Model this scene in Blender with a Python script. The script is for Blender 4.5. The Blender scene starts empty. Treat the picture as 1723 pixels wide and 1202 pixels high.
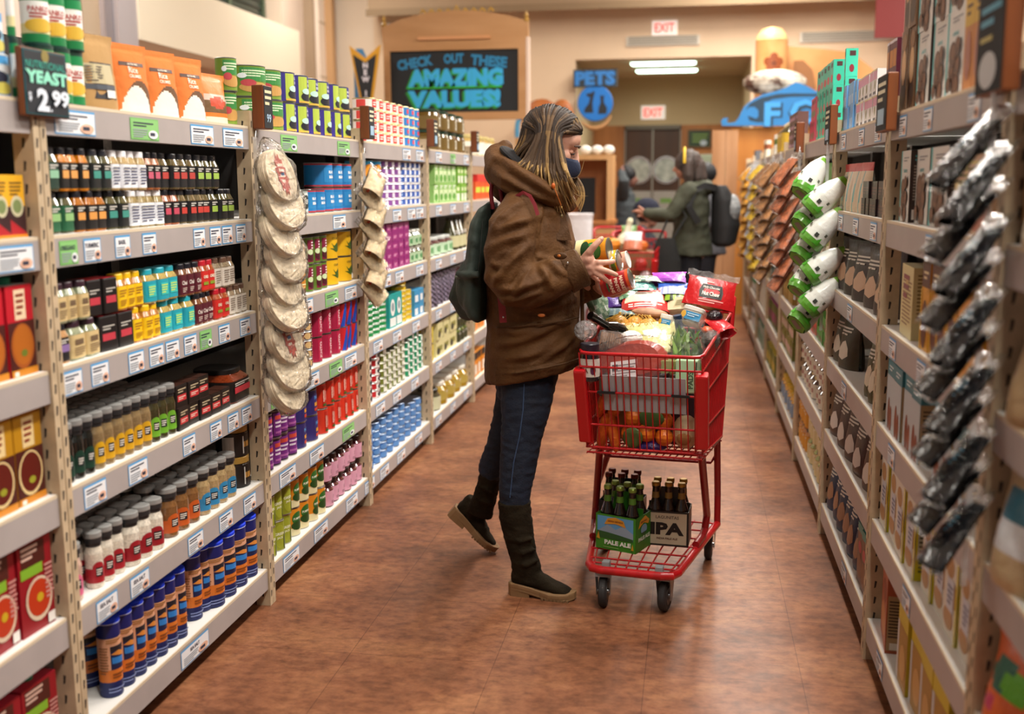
import bpy, bmesh, math, random
from mathutils import Vector, Matrix
R = math.radians
random.seed(7)
SC = bpy.context.scene
COL = SC.collection

# ------------------------------------------------------------------ camera, world, light, exposure
EYE = Vector((0, 0, 1.45))
YAW, PITCH, ROLL, FPX = .1661, .1608, -.0057, 1808.0
_f = Vector((-math.sin(YAW) * math.cos(PITCH), math.cos(YAW) * math.cos(PITCH), -math.sin(PITCH)))
_r = Vector((math.cos(YAW), math.sin(YAW), 0))
_u = _r.cross(_f)
CR = _r * math.cos(ROLL) + _u * math.sin(ROLL)
CU = -_r * math.sin(ROLL) + _u * math.cos(ROLL)
CF = _f
cam = bpy.data.cameras.new('camera')
cam.sensor_width = 36
cam.lens = FPX / 1723 * 36
cam.clip_end = 100
cam.dof.use_dof = True
cam.dof.focus_distance = 3.72
cam.dof.aperture_fstop = 2.0
co = bpy.data.objects.new('camera', cam)
COL.objects.link(co)
co.matrix_world = Matrix(((CR.x, CU.x, -CF.x, EYE.x), (CR.y, CU.y, -CF.y, EYE.y), (CR.z, CU.z, -CF.z, EYE.z), (0, 0, 0, 1)))
SC.camera = co
SC.view_settings.view_transform = 'Standard'
SC.view_settings.look = 'None'
SC.view_settings.gamma = 1
SC.view_settings.exposure = 0.0
W = bpy.data.worlds.new('store_ambient')
SC.world = W
W.use_nodes = True
W.node_tree.nodes['Background'].inputs[0].default_value = (1, .96, .92, 1)
W.node_tree.nodes['Background'].inputs[1].default_value = .17


def lamp(name, loc, sx, sy, power, col=(1, .945, .86), spread=180, rx=0, ry=0):
    l = bpy.data.lights.new(name, 'AREA')
    l.shape = 'RECTANGLE'
    l.size, l.size_y, l.energy, l.color = sx, sy, power, col
    l.spread = R(spread)
    o = bpy.data.objects.new(name, l)
    COL.objects.link(o)
    o.location = loc
    o.rotation_euler = (rx, ry, 0)
    return o


for k, y in enumerate((.3, 2.7, 5.1, 7.5, 9.9, 12.0)):      # ceiling troffers over the aisle, the farthest added to brighten the back wall
    lamp('ceiling_lamp', (.55, y, 4.3), .5, 1.5, 120)
for y in (3.5, 7.5, 11.5):
    lamp('ceiling_lamp', (-4.0, y, 4.3), .6, 1.6, 58)
    lamp('ceiling_lamp', (3.4, y, 4.3), .6, 1.6, 125)

# ------------------------------------------------------------------ materials
def lin(h):
    h = h.lstrip('#')
    c = [int(h[i:i + 2], 16) / 255 for i in (0, 2, 4)]
    return [x / 12.92 if x <= .04045 else ((x + .055) / 1.055) ** 2.4 for x in c] + [1]


_mc = {}


def M(h, rough=.5, metal=0.0, coat=0.0, noise=0.0, nscale=20.0, bump=0.0, bscale=60.0, alpha=1.0, emit=0.0, h2=None, trans=0.0, sheen=0.0, stretch=None, spec=.5):
    key = (h, rough, metal, coat, noise, nscale, bump, bscale, alpha, emit, h2, trans, sheen, stretch, spec)
    if key in _mc:
        return _mc[key]
    m = bpy.data.materials.new('surface_' + h.lstrip('#'))
    m.use_nodes = True
    nt = m.node_tree
    b = nt.nodes['Principled BSDF']
    b.inputs['Base Color'].default_value = lin(h)
    b.inputs['Roughness'].default_value = rough
    b.inputs['Metallic'].default_value = metal
    b.inputs['Coat Weight'].default_value = coat
    b.inputs['Coat Roughness'].default_value = .08
    b.inputs['Specular IOR Level'].default_value = spec
    b.inputs['Alpha'].default_value = alpha
    b.inputs['Transmission Weight'].default_value = trans
    b.inputs['Sheen Weight'].default_value = sheen
    if emit:
        b.inputs['Emission Color'].default_value = lin(h)
        b.inputs['Emission Strength'].default_value = emit
    tc = None
    if noise or h2 or bump:
        tc = nt.nodes.new('ShaderNodeTexCoord').outputs['Object']
        if stretch:
            mp = nt.nodes.new('ShaderNodeMapping')
            mp.inputs['Scale'].default_value = stretch
            nt.links.new(tc, mp.inputs[0])
            tc = mp.outputs[0]
    if noise or h2:
        n = nt.nodes.new('ShaderNodeTexNoise')
        n.inputs['Scale'].default_value = nscale
        n.inputs['Detail'].default_value = 5
        nt.links.new(tc, n.inputs['Vector'])
        rp = nt.nodes.new('ShaderNodeValToRGB')
        a = lin(h)
        c = lin(h2) if h2 else [min(1, x * (1 + noise)) for x in a[:3]] + [1]
        if not h2:
            a = [x * (1 - noise) for x in a[:3]] + [1]
        rp.color_ramp.elements[0].position = .36
        rp.color_ramp.elements[1].position = .64
        rp.color_ramp.elements[0].color = a
        rp.color_ramp.elements[1].color = c
        nt.links.new(n.outputs[0], rp.inputs[0])
        nt.links.new(rp.outputs[0], b.inputs['Base Color'])
    if bump:
        n2 = nt.nodes.new('ShaderNodeTexNoise')
        n2.inputs['Scale'].default_value = bscale
        n2.inputs['Detail'].default_value = 4
        nt.links.new(tc, n2.inputs['Vector'])
        bp = nt.nodes.new('ShaderNodeBump')
        bp.inputs['Strength'].default_value = bump
        bp.inputs['Distance'].default_value = .01
        nt.links.new(n2.outputs[0], bp.inputs['Height'])
        nt.links.new(bp.outputs[0], b.inputs['Normal'])
    _mc[key] = m
    return m


def film(h='#ffffff', op=.12, bump=.5, bscale=45):
    """clear plastic wrap: mostly see-through, with crinkled glossy highlights"""
    key = ('film', h, op, bump, bscale)
    if key in _mc:
        return _mc[key]
    m = bpy.data.materials.new('clear_film')
    m.use_nodes = True
    nt = m.node_tree
    b = nt.nodes['Principled BSDF']
    b.inputs['Base Color'].default_value = lin(h)
    b.inputs['Roughness'].default_value = .12
    b.inputs['Specular IOR Level'].default_value = .8
    tr = nt.nodes.new('ShaderNodeBsdfTransparent')
    gl = nt.nodes.new('ShaderNodeBsdfGlossy')
    gl.inputs['Roughness'].default_value = .12
    mx = nt.nodes.new('ShaderNodeMixShader')
    mx.inputs[0].default_value = op
    mx2 = nt.nodes.new('ShaderNodeMixShader')
    fr = nt.nodes.new('ShaderNodeFresnel')
    fr.inputs['IOR'].default_value = 1.28
    n2 = nt.nodes.new('ShaderNodeTexNoise')
    n2.inputs['Scale'].default_value = bscale
    n2.inputs['Detail'].default_value = 3
    tc = nt.nodes.new('ShaderNodeTexCoord')
    nt.links.new(tc.outputs['Object'], n2.inputs['Vector'])
    bp = nt.nodes.new('ShaderNodeBump')
    bp.inputs['Strength'].default_value = bump
    bp.inputs['Distance'].default_value = .02
    nt.links.new(n2.outputs[0], bp.inputs['Height'])
    for s in (b, gl, fr):
        nt.links.new(bp.outputs[0], s.inputs['Normal'])
    nt.links.new(tr.outputs[0], mx.inputs[1])
    nt.links.new(b.outputs[0], mx.inputs[2])
    nt.links.new(fr.outputs[0], mx2.inputs[0])
    nt.links.new(mx.outputs[0], mx2.inputs[1])
    nt.links.new(gl.outputs[0], mx2.inputs[2])
    nt.links.new(mx2.outputs[0], nt.nodes['Material Output'].inputs[0])
    _mc[key] = m
    return m


# ------------------------------------------------------------------ object helpers
def put(o, parent=None):
    COL.objects.link(o)
    if parent is not None:
        o.parent = parent
    return o


def empty(name, loc=(0, 0, 0), rz=0.0):
    o = bpy.data.objects.new(name, None)
    o.empty_display_size = .05
    o.location = loc
    o.rotation_euler = (0, 0, rz)
    return put(o)


def tag(o, label=None, cat=None, group=None, kind=None):
    for k, v in (('label', label), ('category', cat), ('group', group), ('kind', kind)):
        if v:
            o[k] = v
    return o


def copy_tree(o, parent=None, kids=None):
    c = put(o.copy(), parent)
    for ch in (KIDS.get(o.name, ())):
        copy_tree(ch, c)
    return c


KIDS = {}          # children by name, so that copying needs no scene update

ORD = ['first', 'second', 'third', 'fourth', 'fifth', 'sixth', 'seventh', 'eighth', 'ninth', 'tenth', 'eleventh', 'twelfth', 'thirteenth', 'fourteenth', 'fifteenth', 'sixteenth', 'seventeenth', 'eighteenth', 'nineteenth', 'twentieth']


class MB:
    """collects shapes into one mesh"""

    def __init__(s):
        s.v, s.f, s.m, s.sm, s.mats = [], [], [], [], []

    def mi(s, m):
        if m not in s.mats:
            s.mats.append(m)
        return s.mats.index(m)

    def add(s, vs, fs, m, smooth=False, T=None):
        b = len(s.v)
        s.v += [tuple(T @ Vector(p)) if T else tuple(p) for p in vs]
        k = s.mi(m)
        for f in fs:
            s.f.append(tuple(i + b for i in f))
            s.m.append(k)
            s.sm.append(smooth)
        return s

    def box(s, lo, hi, m, T=None, bev=0.0):
        x0, y0, z0 = lo
        x1, y1, z1 = hi
        if bev <= 0:
            return s.add([(x0, y0, z0), (x1, y0, z0), (x1, y1, z0), (x0, y1, z0), (x0, y0, z1), (x1, y0, z1), (x1, y1, z1), (x0, y1, z1)],
                         [(0, 3, 2, 1), (4, 5, 6, 7), (0, 1, 5, 4), (1, 2, 6, 5), (2, 3, 7, 6), (3, 0, 4, 7)], m, False, T)
        bm = bmesh.new()
        bmesh.ops.create_cube(bm, size=1)
        for v in bm.verts:
            v.co = Vector(((x0 + x1) / 2 + v.co.x * (x1 - x0), (y0 + y1) / 2 + v.co.y * (y1 - y0), (z0 + z1) / 2 + v.co.z * (z1 - z0)))
        bmesh.ops.bevel(bm, geom=bm.edges[:], offset=bev, segments=2, profile=.6, affect='EDGES')
        bm.verts.index_update()
        s.add([v.co for v in bm.verts], [[v.index for v in f.verts] for f in bm.faces], m, False, T)
        bm.free()
        return s

    def loft(s, rings, m, smooth=True, caps=True, T=None, closed=True, mats=None):
        n = len(rings[0])
        vs = [p for r in rings for p in r]
        nn = n if closed else n - 1
        for i in range(len(rings) - 1):
            fs = [(j, (j + 1) % n, n + (j + 1) % n, n + j) for j in range(nn)]
            s.add(vs[i * n:(i + 2) * n], fs, mats[i] if mats else m, smooth, T)
        if caps:
            s.add(rings[0], [tuple(range(n))[::-1]], mats[0] if mats else m, False, T)
            s.add(rings[-1], [tuple(range(n))], mats[-1] if mats else m, False, T)
        return s

    def lathe(s, prof, n, m, T=None, smooth=True, mats=None, caps=True, a0=0):
        rings = [[(r * math.cos(a0 + 2 * math.pi * j / n), r * math.sin(a0 + 2 * math.pi * j / n), z) for j in range(n)] for r, z in prof]
        return s.loft(rings, m, smooth, caps, T, True, mats)

    def rbox(s, prof, w, d, m, T=None, q=.3, n=20, mats=None, smooth=True, caps=True):
        """rounded-square lofts: prof is (scale, z)"""
        def ring(k, z):
            o = []
            for j in range(n):
                a = 2 * math.pi * (j + .5) / n
                c, t = math.cos(a), math.sin(a)
                o.append((math.copysign(abs(c) ** q, c) * d / 2 * k, math.copysign(abs(t) ** q, t) * w / 2 * k, z))
            return o
        return s.loft([ring(k, z) for k, z in prof], m, smooth, caps, T, True, mats)

    def tube(s, path, r, n, m, closed=False, T=None, smooth=True):
        P = [Vector(p) for p in path]
        rr = r if isinstance(r, (list, tuple)) else [r] * len(P)
        rings, up = [], None
        for i, p in enumerate(P):
            if closed:
                t = P[(i + 1) % len(P)] - P[i - 1]
            else:
                t = P[min(i + 1, len(P) - 1)] - P[max(i - 1, 0)]
            t.normalize()
            if up is None:
                up = t.orthogonal().normalized()
            up = (up - t * up.dot(t))
            up = up.normalized() if up.length > 1e-6 else t.orthogonal().normalized()
            w = t.cross(up)
            rings.append([p + (up * math.cos(2 * math.pi * j / n) + w * math.sin(2 * math.pi * j / n)) * rr[i] for j in range(n)])
        if closed:
            rings.append(rings[0])
        return s.loft(rings, m, smooth, not closed, T)

    def ball(s, c, r, m, n=14, k=9, T=None):
        rx, ry, rz = r if isinstance(r, (tuple, list)) else (r, r, r)
        rings = [[(c[0] + rx * math.sin(math.pi * i / k) * math.cos(2 * math.pi * j / n), c[1] + ry * math.sin(math.pi * i / k) * math.sin(2 * math.pi * j / n), c[2] - rz * math.cos(math.pi * i / k)) for j in range(n)] for i in range(1, k)]
        s.loft(rings, m, True, False, T)
        b, t = (c[0], c[1], c[2] - rz), (c[0], c[1], c[2] + rz)
        s.add([b] + rings[0], [(0, 1 + (j + 1) % n, 1 + j) for j in range(n)], m, True, T)
        s.add([t] + rings[-1], [(0, 1 + j, 1 + (j + 1) % n) for j in range(n)], m, True, T)
        return s

    def build(s, name, parent=None, loc=None, rz=0.0, mods=None):
        me = bpy.data.meshes.new(name)
        me.from_pydata(s.v, [], s.f)
        for m in s.mats:
            me.materials.append(m)
        me.polygons.foreach_set('material_index', s.m)
        me.polygons.foreach_set('use_smooth', s.sm)
        me.update()
        o = bpy.data.objects.new(name, me)
        if loc is not None:
            o.location = loc
        o.rotation_euler = (0, 0, rz)
        put(o, parent)
        if parent is not None:
            KIDS.setdefault(parent.name, []).append(o)
        return o


# ------------------------------------------------------------------ printed art: flat pieces laid on a surface
_tc = {}


def glyphs(text, fat=.0, shear=0.0):
    k = (text, fat, shear)
    if k not in _tc:
        c = bpy.data.curves.new('type', 'FONT')
        c.body, c.size, c.offset, c.shear = text, 1, fat, shear
        c.resolution_u = 2
        c.align_x, c.align_y = 'CENTER', 'CENTER'
        o = bpy.data.objects.new('type', c)
        COL.objects.link(o)
        dg = bpy.context.evaluated_depsgraph_get()
        me = bpy.data.meshes.new_from_object(o.evaluated_get(dg))
        vs = [(v.co.x, v.co.y) for v in me.vertices]
        fs = [tuple(p.vertices) for p in me.polygons]
        bpy.data.objects.remove(o)
        bpy.data.curves.remove(c)
        bpy.data.meshes.remove(me)
        x0, x1 = min(v[0] for v in vs), max(v[0] for v in vs)
        y0, y1 = min(v[1] for v in vs), max(v[1] for v in vs)
        _tc[k] = ([((x - (x0 + x1) / 2) / (y1 - y0), (y - (y0 + y1) / 2) / (y1 - y0)) for x, y in vs], fs, (x1 - x0) / (y1 - y0))
    return _tc[k]


def flat(o, ux, uy, lift=.0004):
    o, ux, uy = Vector(o), Vector(ux), Vector(uy)
    n = ux.cross(uy).normalized()
    f = lambda u, v, k: o + ux * u + uy * v + n * lift * k
    f.curved = False
    return f


def wrap(r, z0=0.0, a0=0.0, lift=.0003):
    f = lambda u, v, k: Vector(((r + lift * k) * math.cos(a0 + u / r), (r + lift * k) * math.sin(a0 + u / r), z0 + v))
    f.curved = r
    return f


def art(mb, fn, items, k0=1):
    """items: ('r',u0,v0,u1,v1,m) rectangle, ('e',u,v,ru,rv,m) ellipse, ('t',text,u,v,h,m[,wmax,fat,rot]) writing,
    ('l',u0,v0,u1,v1,n,m) rows of fine print, ('p',[(u,v)..],m) polygon"""
    for q, it in enumerate(items):
        k = k0 + q
        t, m = it[0], it[-1]
        if t == 'r':
            u0, v0, u1, v1 = it[1:5]
            n = max(1, int(abs(u1 - u0) / (fn.curved * .2))) if fn.curved else 1
            for i in range(n):
                a, b = u0 + (u1 - u0) * i / n, u0 + (u1 - u0) * (i + 1) / n
                mb.add([fn(a, v0, k), fn(b, v0, k), fn(b, v1, k), fn(a, v1, k)], [(0, 1, 2, 3)], m)
        elif t in 'ep':
            if t == 'e':
                u, v, ru, rv = it[1:5]
                P = [(u + ru * math.cos(2 * math.pi * j / 20), v + rv * math.sin(2 * math.pi * j / 20)) for j in range(20)]
            else:
                P = it[1]
            if not fn.curved:
                mb.add([fn(u, v, k) for u, v in P], [tuple(range(len(P)))], m)
            else:
                st = fn.curved * .2
                a, e = min(p[0] for p in P), max(p[0] for p in P)
                n = max(1, int(math.ceil((e - a) / st)))
                for i in range(n):
                    Q = P
                    for lim, sg in ((a + (e - a) * i / n, 1), (a + (e - a) * (i + 1) / n, -1)):
                        O = []
                        for (u0, v0), (u1, v1) in zip(Q, Q[1:] + Q[:1]):
                            d0, d1 = (u0 - lim) * sg, (u1 - lim) * sg
                            if d0 >= 0:
                                O.append((u0, v0))
                            if d0 * d1 < 0:
                                f = d0 / (d0 - d1)
                                O.append((lim, v0 + (v1 - v0) * f))
                        Q = O
                        if len(Q) < 3:
                            break
                    if len(Q) > 2:
                        mb.add([fn(u, v, k) for u, v in Q], [tuple(range(len(Q)))], m)
        elif t == 't':
            text, u, v, h, m = it[1:6]
            opt = it[6] if len(it) > 6 else {}
            vs, fs, w = glyphs(text, opt.get('fat', .02), opt.get('shear', 0))
            sx = h * opt.get('wide', 1)
            if 'w' in opt:
                sx = min(sx, opt['w'] / w) if not opt.get('fill') else opt['w'] / w
            a = opt.get('rot', 0)
            ca, sa = math.cos(a), math.sin(a)
            arch = opt.get('arch', 0)
            pts = []
            for x, y in vs:
                x, y = x * sx, y * h
                if arch:
                    y += arch * (1 - (2 * x / (w * sx)) ** 2)
                pts.append(fn(u + x * ca - y * sa, v + x * sa + y * ca, k))
            mb.add(pts, fs, m)
        elif t == 'l':
            u0, v0, u1, v1, n, m = it[1:7]
            dv = (v1 - v0) / n
            for i in range(n):
                e = u1 - (u1 - u0) * (.35 if i == n - 1 else .12 * ((i * 7) % 3) / 2)
                art(mb, fn, [('r', u0, v0 + dv * (n - 1 - i) + dv * .25, e, v0 + dv * (n - 1 - i) + dv * .75, m)], k)
    return mb
# ------------------------------------------------------------------ the setting
WHITE = M('#f2efe8', .6)
CREAM = M('#ecd9bd', .7, noise=.03, nscale=3)
TAN = M('#dcc1a2', .75, noise=.03, nscale=2)
OLIVE = M('#bfa985', .8)
DIM = M('#8d7a62', .8)
WOOD = M('#b9783f', .55, h2='#9a5f2d', nscale=6, stretch=(1, 1, .12))
WOOD_H = M('#b98046', .55, h2='#a06a35', nscale=5, stretch=(.12, 1, 1))
PALEWOOD = M('#c99a67', .6, h2='#b5854f', nscale=6, stretch=(1, 1, .1))
BLOCK = M('#8a4a1e', .5, h2='#6d3817', nscale=18, stretch=(1, 1, .1))
BLACK = M('#101011', .5)
CHALK = M('#17181b', .8)
CHROME = M('#c9c9c9', .25, 1)


def struct(name, mb):
    o = mb.build(name)
    o['kind'] = 'structure'
    return o


def floor_material():
    m = bpy.data.materials.new('mottled_vinyl')
    m.use_nodes = True
    nt = m.node_tree
    L = nt.links.new
    b = nt.nodes['Principled BSDF']
    tc = nt.nodes.new('ShaderNodeTexCoord').outputs['Object']
    def noise(sc, det, st=None):
        n = nt.nodes.new('ShaderNodeTexNoise')
        n.inputs['Scale'].default_value = sc
        n.inputs['Detail'].default_value = det
        n.inputs['Roughness'].default_value = .65
        if st:
            mp = nt.nodes.new('ShaderNodeMapping')
            mp.inputs['Scale'].default_value = st
            L(tc, mp.inputs[0])
            L(mp.outputs[0], n.inputs['Vector'])
        else:
            L(tc, n.inputs['Vector'])
        return n.outputs[0]
    def ramp(src, cols):
        r = nt.nodes.new('ShaderNodeValToRGB')
        while len(r.color_ramp.elements) < len(cols):
            r.color_ramp.elements.new(.5)
        for e, (p, h) in zip(r.color_ramp.elements, cols):
            e.position, e.color = p, lin(h)
        L(src, r.inputs[0])
        return r.outputs[0]
    def mix(kind, fac, a, c):
        x = nt.nodes.new('ShaderNodeMix')
        x.data_type, x.blend_type = 'RGBA', kind
        for s, v in ((x.inputs[0], fac), (x.inputs[6], a), (x.inputs[7], c)):
            if hasattr(v, 'node'):
                L(v, s)
            else:
                s.default_value = v
        return x.outputs[2]
    big = ramp(noise(2.6, 6, (1, 1.4, 1)), [(.3, '#744c35'), (.5, '#9c684a'), (.7, '#b9855e')])
    fine = ramp(noise(24, 7, (.9, 1.25, 1)), [(.3, '#7d6152'), (.55, '#dccfc2'), (.75, '#ffffff')])
    col = mix('MULTIPLY', .75, big, fine)
    br = nt.nodes.new('ShaderNodeTexBrick')
    br.offset = 0
    br.inputs['Scale'].default_value = 1
    br.inputs['Mortar Size'].default_value = .0012
    br.inputs['Brick Width'].default_value = .4575
    br.inputs['Row Height'].default_value = .4575
    br.inputs['Color1'].default_value = (.86, .85, .85, 1)
    br.inputs['Color2'].default_value = (1, 1, 1, 1)
    br.inputs['Mortar'].default_value = (.5, .47, .46, 1)
    mp = nt.nodes.new('ShaderNodeMapping')
    mp.inputs['Location'].default_value = (-.345, .16, 0)
    L(tc, mp.inputs[0])
    L(mp.outputs[0], br.inputs['Vector'])
    col = mix('MULTIPLY', 1, col, br.outputs['Color'])
    L(col, b.inputs['Base Color'])
    rr = nt.nodes.new('ShaderNodeMapRange')
    rr.inputs['To Min'].default_value, rr.inputs['To Max'].default_value = .34, .58
    L(noise(9, 5), rr.inputs['Value'])
    L(rr.outputs[0], b.inputs['Roughness'])
    b.inputs['Specular IOR Level'].default_value = .35
    bp = nt.nodes.new('ShaderNodeBump')
    bp.inputs['Strength'].default_value = .12
    bp.inputs['Distance'].default_value = .004
    L(noise(35, 6), bp.inputs['Height'])
    L(bp.outputs[0], b.inputs['Normal'])
    return m


struct('floor', MB().box((-5.3, -1.5, -.1), (6, 17, 0), floor_material()))
struct('ceiling', MB().box((-5.3, -1.5, 4.6), (6, 13.7, 4.7), M('#d9cdbb', .9)))

# wall on the spice side: plain panels, a long bulkhead with a dark window band above it, and corner panels
w = MB()
PINK = M('#ead3c2', .75)
w.box((-5.3, -1.5, 0), (-5.0, 13.5, 4.6), PINK)
for y in (5.2, 6.35, 7.5):
    w.box((-5.0, y, 0), (-4.985, y + .02, 4.6), M('#b59f92', .7))
struct('wall_left', w)
w = MB()
w.box((-5.0, 8.5, 2.63), (-4.5, 12.2, 3.18), M('#f3e6cd', .8))
struct('trim_1', w)
w = MB()
w.box((-4.68, 8.2, 0), (-4.52, 8.5, 4.6), M('#b7aeb0', .6))
w.box((-4.62, 8.18, 0), (-4.56, 8.2, 4.6), M('#8f8a90', .5))
struct('trim_2', w)
w = MB()
w.box((-4.99, 9.2, 3.2), (-4.93, 12.2, 4.1), M('#2f3a33', .3))
w.box((-4.93, 9.2, 3.2), (-4.9, 12.2, 3.27), M('#46523f', .5))
for y in (9.2, 10.2, 11.2, 12.14):
    w.box((-4.93, y, 3.2), (-4.9, y + .07, 4.1), M('#46523f', .5))
for i in range(9):
    w.box((-4.93, 9.25, 3.34 + i * .08), (-4.915, 12.15, 3.36 + i * .08), M('#1d2622', .4))
struct('window_1', w)
w = MB()
w.box((-5.0, 12.25, 0), (-4.72, 13.0, 4.6), M('#dcc7b4', .7))
w.box((-4.74, 12.95, 0), (-4.6, 13.02, 4.6), M('#a58e74', .6))
w.box((-4.9, 13.02, 0), (-4.55, 13.3, 4.6), M('#f0dfcc', .7))
w.box((-4.56, 13.25, 0), (-4.46, 13.36, 4.6), M('#c49a6c', .6))
for z in (2.75, 3.4):
    w.box((-4.55, 13.02, z), (-4.545, 13.3, z + .02), M('#c4b49c', .6))
struct('trim_3', w)

OX0, OX1, OZ = -1.457, .654, 2.93
w = MB()
w.box((-5.3, 13.5, 0), (-4.0, 13.7, 4.6), M('#dcc9b2', .8))
w.box((-4.0, 13.5, 0), (OX0, 13.7, 4.6), TAN)
w.box((OX0, 13.5, OZ), (OX1, 13.7, 4.6), TAN)
w.box((OX1, 13.5, 0), (6, 13.7, 4.6), TAN)
struct('wall_back', w)
w = MB()
w.box((-3.95, 13.1, 3.52), (6, 13.5, 4.6), M('#a58b6e', .8))
w.box((-3.97, 13.08, 3.46), (6, 13.1, 3.54), M('#8d7558', .7))
struct('trim_4', w)
w = MB()
w.box((OX0 - .2, 13.7, 0), (OX0, 17, OZ), OLIVE)
w.box((OX1, 13.7, 0), (OX1 + .2, 17, OZ), OLIVE)
w.box((OX0, 16, 2.26), (OX1, 16.2, OZ), OLIVE)
w.box((OX0, 16, 0), (-1.0, 16.2, 2.26), WOOD)
w.box((-.19, 16, 0), (OX1, 16.2, 2.26), WOOD)
struct('wall_far', w)
struct('trim_5', MB().box((OX0, 13.7, OZ), (OX1, 16.2, OZ + .06), M('#cbbca0', .9)))

# swinging double doors with round windows
def swing_door(n, x0, x1):
    w = MB()
    w.box((x0, 16.02, .02), (x1, 16.07, 2.2), M('#4a2a12', .5, h2='#3b200d', nscale=5, stretch=(1, 1, .1)))
    w.box((x0 + .01, 16.005, .05), (x1 - .01, 16.02, 1.32), M('#a9a6a0', .4, .4))
    o = struct('door_%d' % n, w)
    c = ((x0 + x1) / 2, 1.62)
    d = MB()
    k = 22
    ring = [[(c[0] + r * math.cos(2 * math.pi * j / k), y, c[1] + r * math.sin(2 * math.pi * j / k)) for j in range(k)] for r, y in ((.2, 16.02), (.2, 15.99), (.165, 15.99), (.165, 16.0))]
    d.loft(ring, CHROME, True, False)
    d.build('window_ring', o)
    d = MB()
    d.add([(c[0] + .168 * math.cos(2 * math.pi * j / k), 16.0, c[1] + .168 * math.sin(2 * math.pi * j / k)) for j in range(k)], [tuple(range(k))], M('#8d9490', .08, h2='#c9cfc8', nscale=9, spec=1))
    d.build('window_pane', o)
    d = MB()
    art(d, flat((c[0], 16.004, 1.18), (1, 0, 0), (0, 0, 1), .001), [('r', -.08, -.035, .08, .035, M('#6f9a4a', .5))])
    d.build('notice', o)
    return o


swing_door(1, -.985, -.605)
swing_door(2, -.585, -.205)
w = MB()
w.box((-1.0, 15.97, 0), (-.985, 16.05, 2.24), M('#8f8d84', .4))
w.box((-.205, 15.97, 0), (-.19, 16.05, 2.24), M('#8f8d84', .4))
w.box((-1.0, 15.97, 2.2), (-.19, 16.05, 2.26), M('#5e5548', .4))
w.box((-.605, 15.98, 0), (-.585, 16.04, 2.2), M('#9a988f', .4))
struct('trim_6', w)

# passage ceiling lamps
def tube_lamp(x0, x1, y, label):
    t = tag(empty('ceiling_light', ((x0 + x1) / 2, y, OZ)), label, 'ceiling light')
    h = (x1 - x0) / 2
    MB().box((-h, -.1, -.02), (h, .1, 0), M('#e6e6e0', .4)).build('housing', t)
    d = MB()
    d.loft([[(x, .09 * math.cos(a) * k, -.02 - .035 * math.sin(a) * k) for a in [math.pi * j / 8 for j in range(9)]] for x, k in ((-h, .6), (-h + .03, 1), (h - .03, 1), (h, .6))], M('#dcffe4', .4, emit=6), True, True, closed=False)
    d.build('diffuser', t)


tube_lamp(-.80, .0, 13.85, 'glowing white ceiling light of the passage, just inside the wall opening')
tube_lamp(-.78, .02, 14.75, 'glowing white ceiling light deeper in the passage, towards the swing doors')
lamp('passage_lamp', (-.4, 14.5, 2.8), .8, 1.2, 16, (1, .97, .86))

def exit_sign(x, y, z, s, label):
    t = tag(empty('exit_sign', (x, y, z)), label, 'exit sign')
    d = MB().box((-.16 * s, -.04, -.09 * s), (.16 * s, 0, .09 * s), M('#f4ece4', .4, emit=.35))
    d.build('housing', t)
    d = MB()
    art(d, flat((0, -.041, 0), (1, 0, 0), (0, 0, 1), .002), [('t', 'EXIT', 0, 0, .115 * s, M('#ff3a2c', .4, emit=1.2), {'w': .25 * s, 'fill': 1})])
    d.build('lettering', t)


exit_sign(-.38, 13.5, 3.275, .95, 'lit red and white exit sign high on the tan wall above the vent')
exit_sign(-.595, 16, 2.44, 1.08, 'lit red and white exit sign over the double swing doors')


def vent(x0, x1, z0, z1, label):
    t = tag(empty('wall_vent', ((x0 + x1) / 2, 13.5, (z0 + z1) / 2)), label, 'vent')
    h, k = (x1 - x0) / 2, (z1 - z0) / 2
    MB().box((-h, -.02, -k), (h, 0, k), M('#cfc8ba', .5)).build('frame', t)
    d = MB()
    for i in range(4):
        z = -k + (2 * k) * (i + .6) / 4.4
        d.box((-h + .03, -.03, z), (h - .03, -.021, z + .018), M('#a39b8d', .5))
    d.build('slats', t)


vent(-.84, .04, 3.07, 3.185, 'long pale slatted vent between exit sign and passage opening')
vent(1.2, 3.0, 3.06, 3.18, 'long pale slatted vent beside the wooden barrel display')


# ------------------------------------------------------------------ shelving
XL, XR = -1.427, .549
SZ = [.135, .45, .748, 1.036, 1.338, 1.636]           # shelf tops, bottom shelf first
DEPTH = .56
LP = [2.209 + 1.182 * i for i in range(-1, 7)]        # uprights along the spice side
RP = [2.058 + 1.2064 * i for i in range(-1, 9)]       # uprights along the cookie side
BEAM = M('#aba2a0', .45, noise=.04, nscale=8)
DECK = M('#e4e2de', .6)
EDGE = M('#d8c8ae', .6)
POST = M('#c3ad8e', .5, noise=.1, nscale=25)
SLOT = M('#2b2320', .8)
TAGW, TAGB, TAGG = M('#eef0f4', .4), M('#4fa3dc', .4), M('#8cc97a', .4)
INK = M('#2b2f45', .6)
TAGR = M('#e8b9a0', .5)


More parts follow.
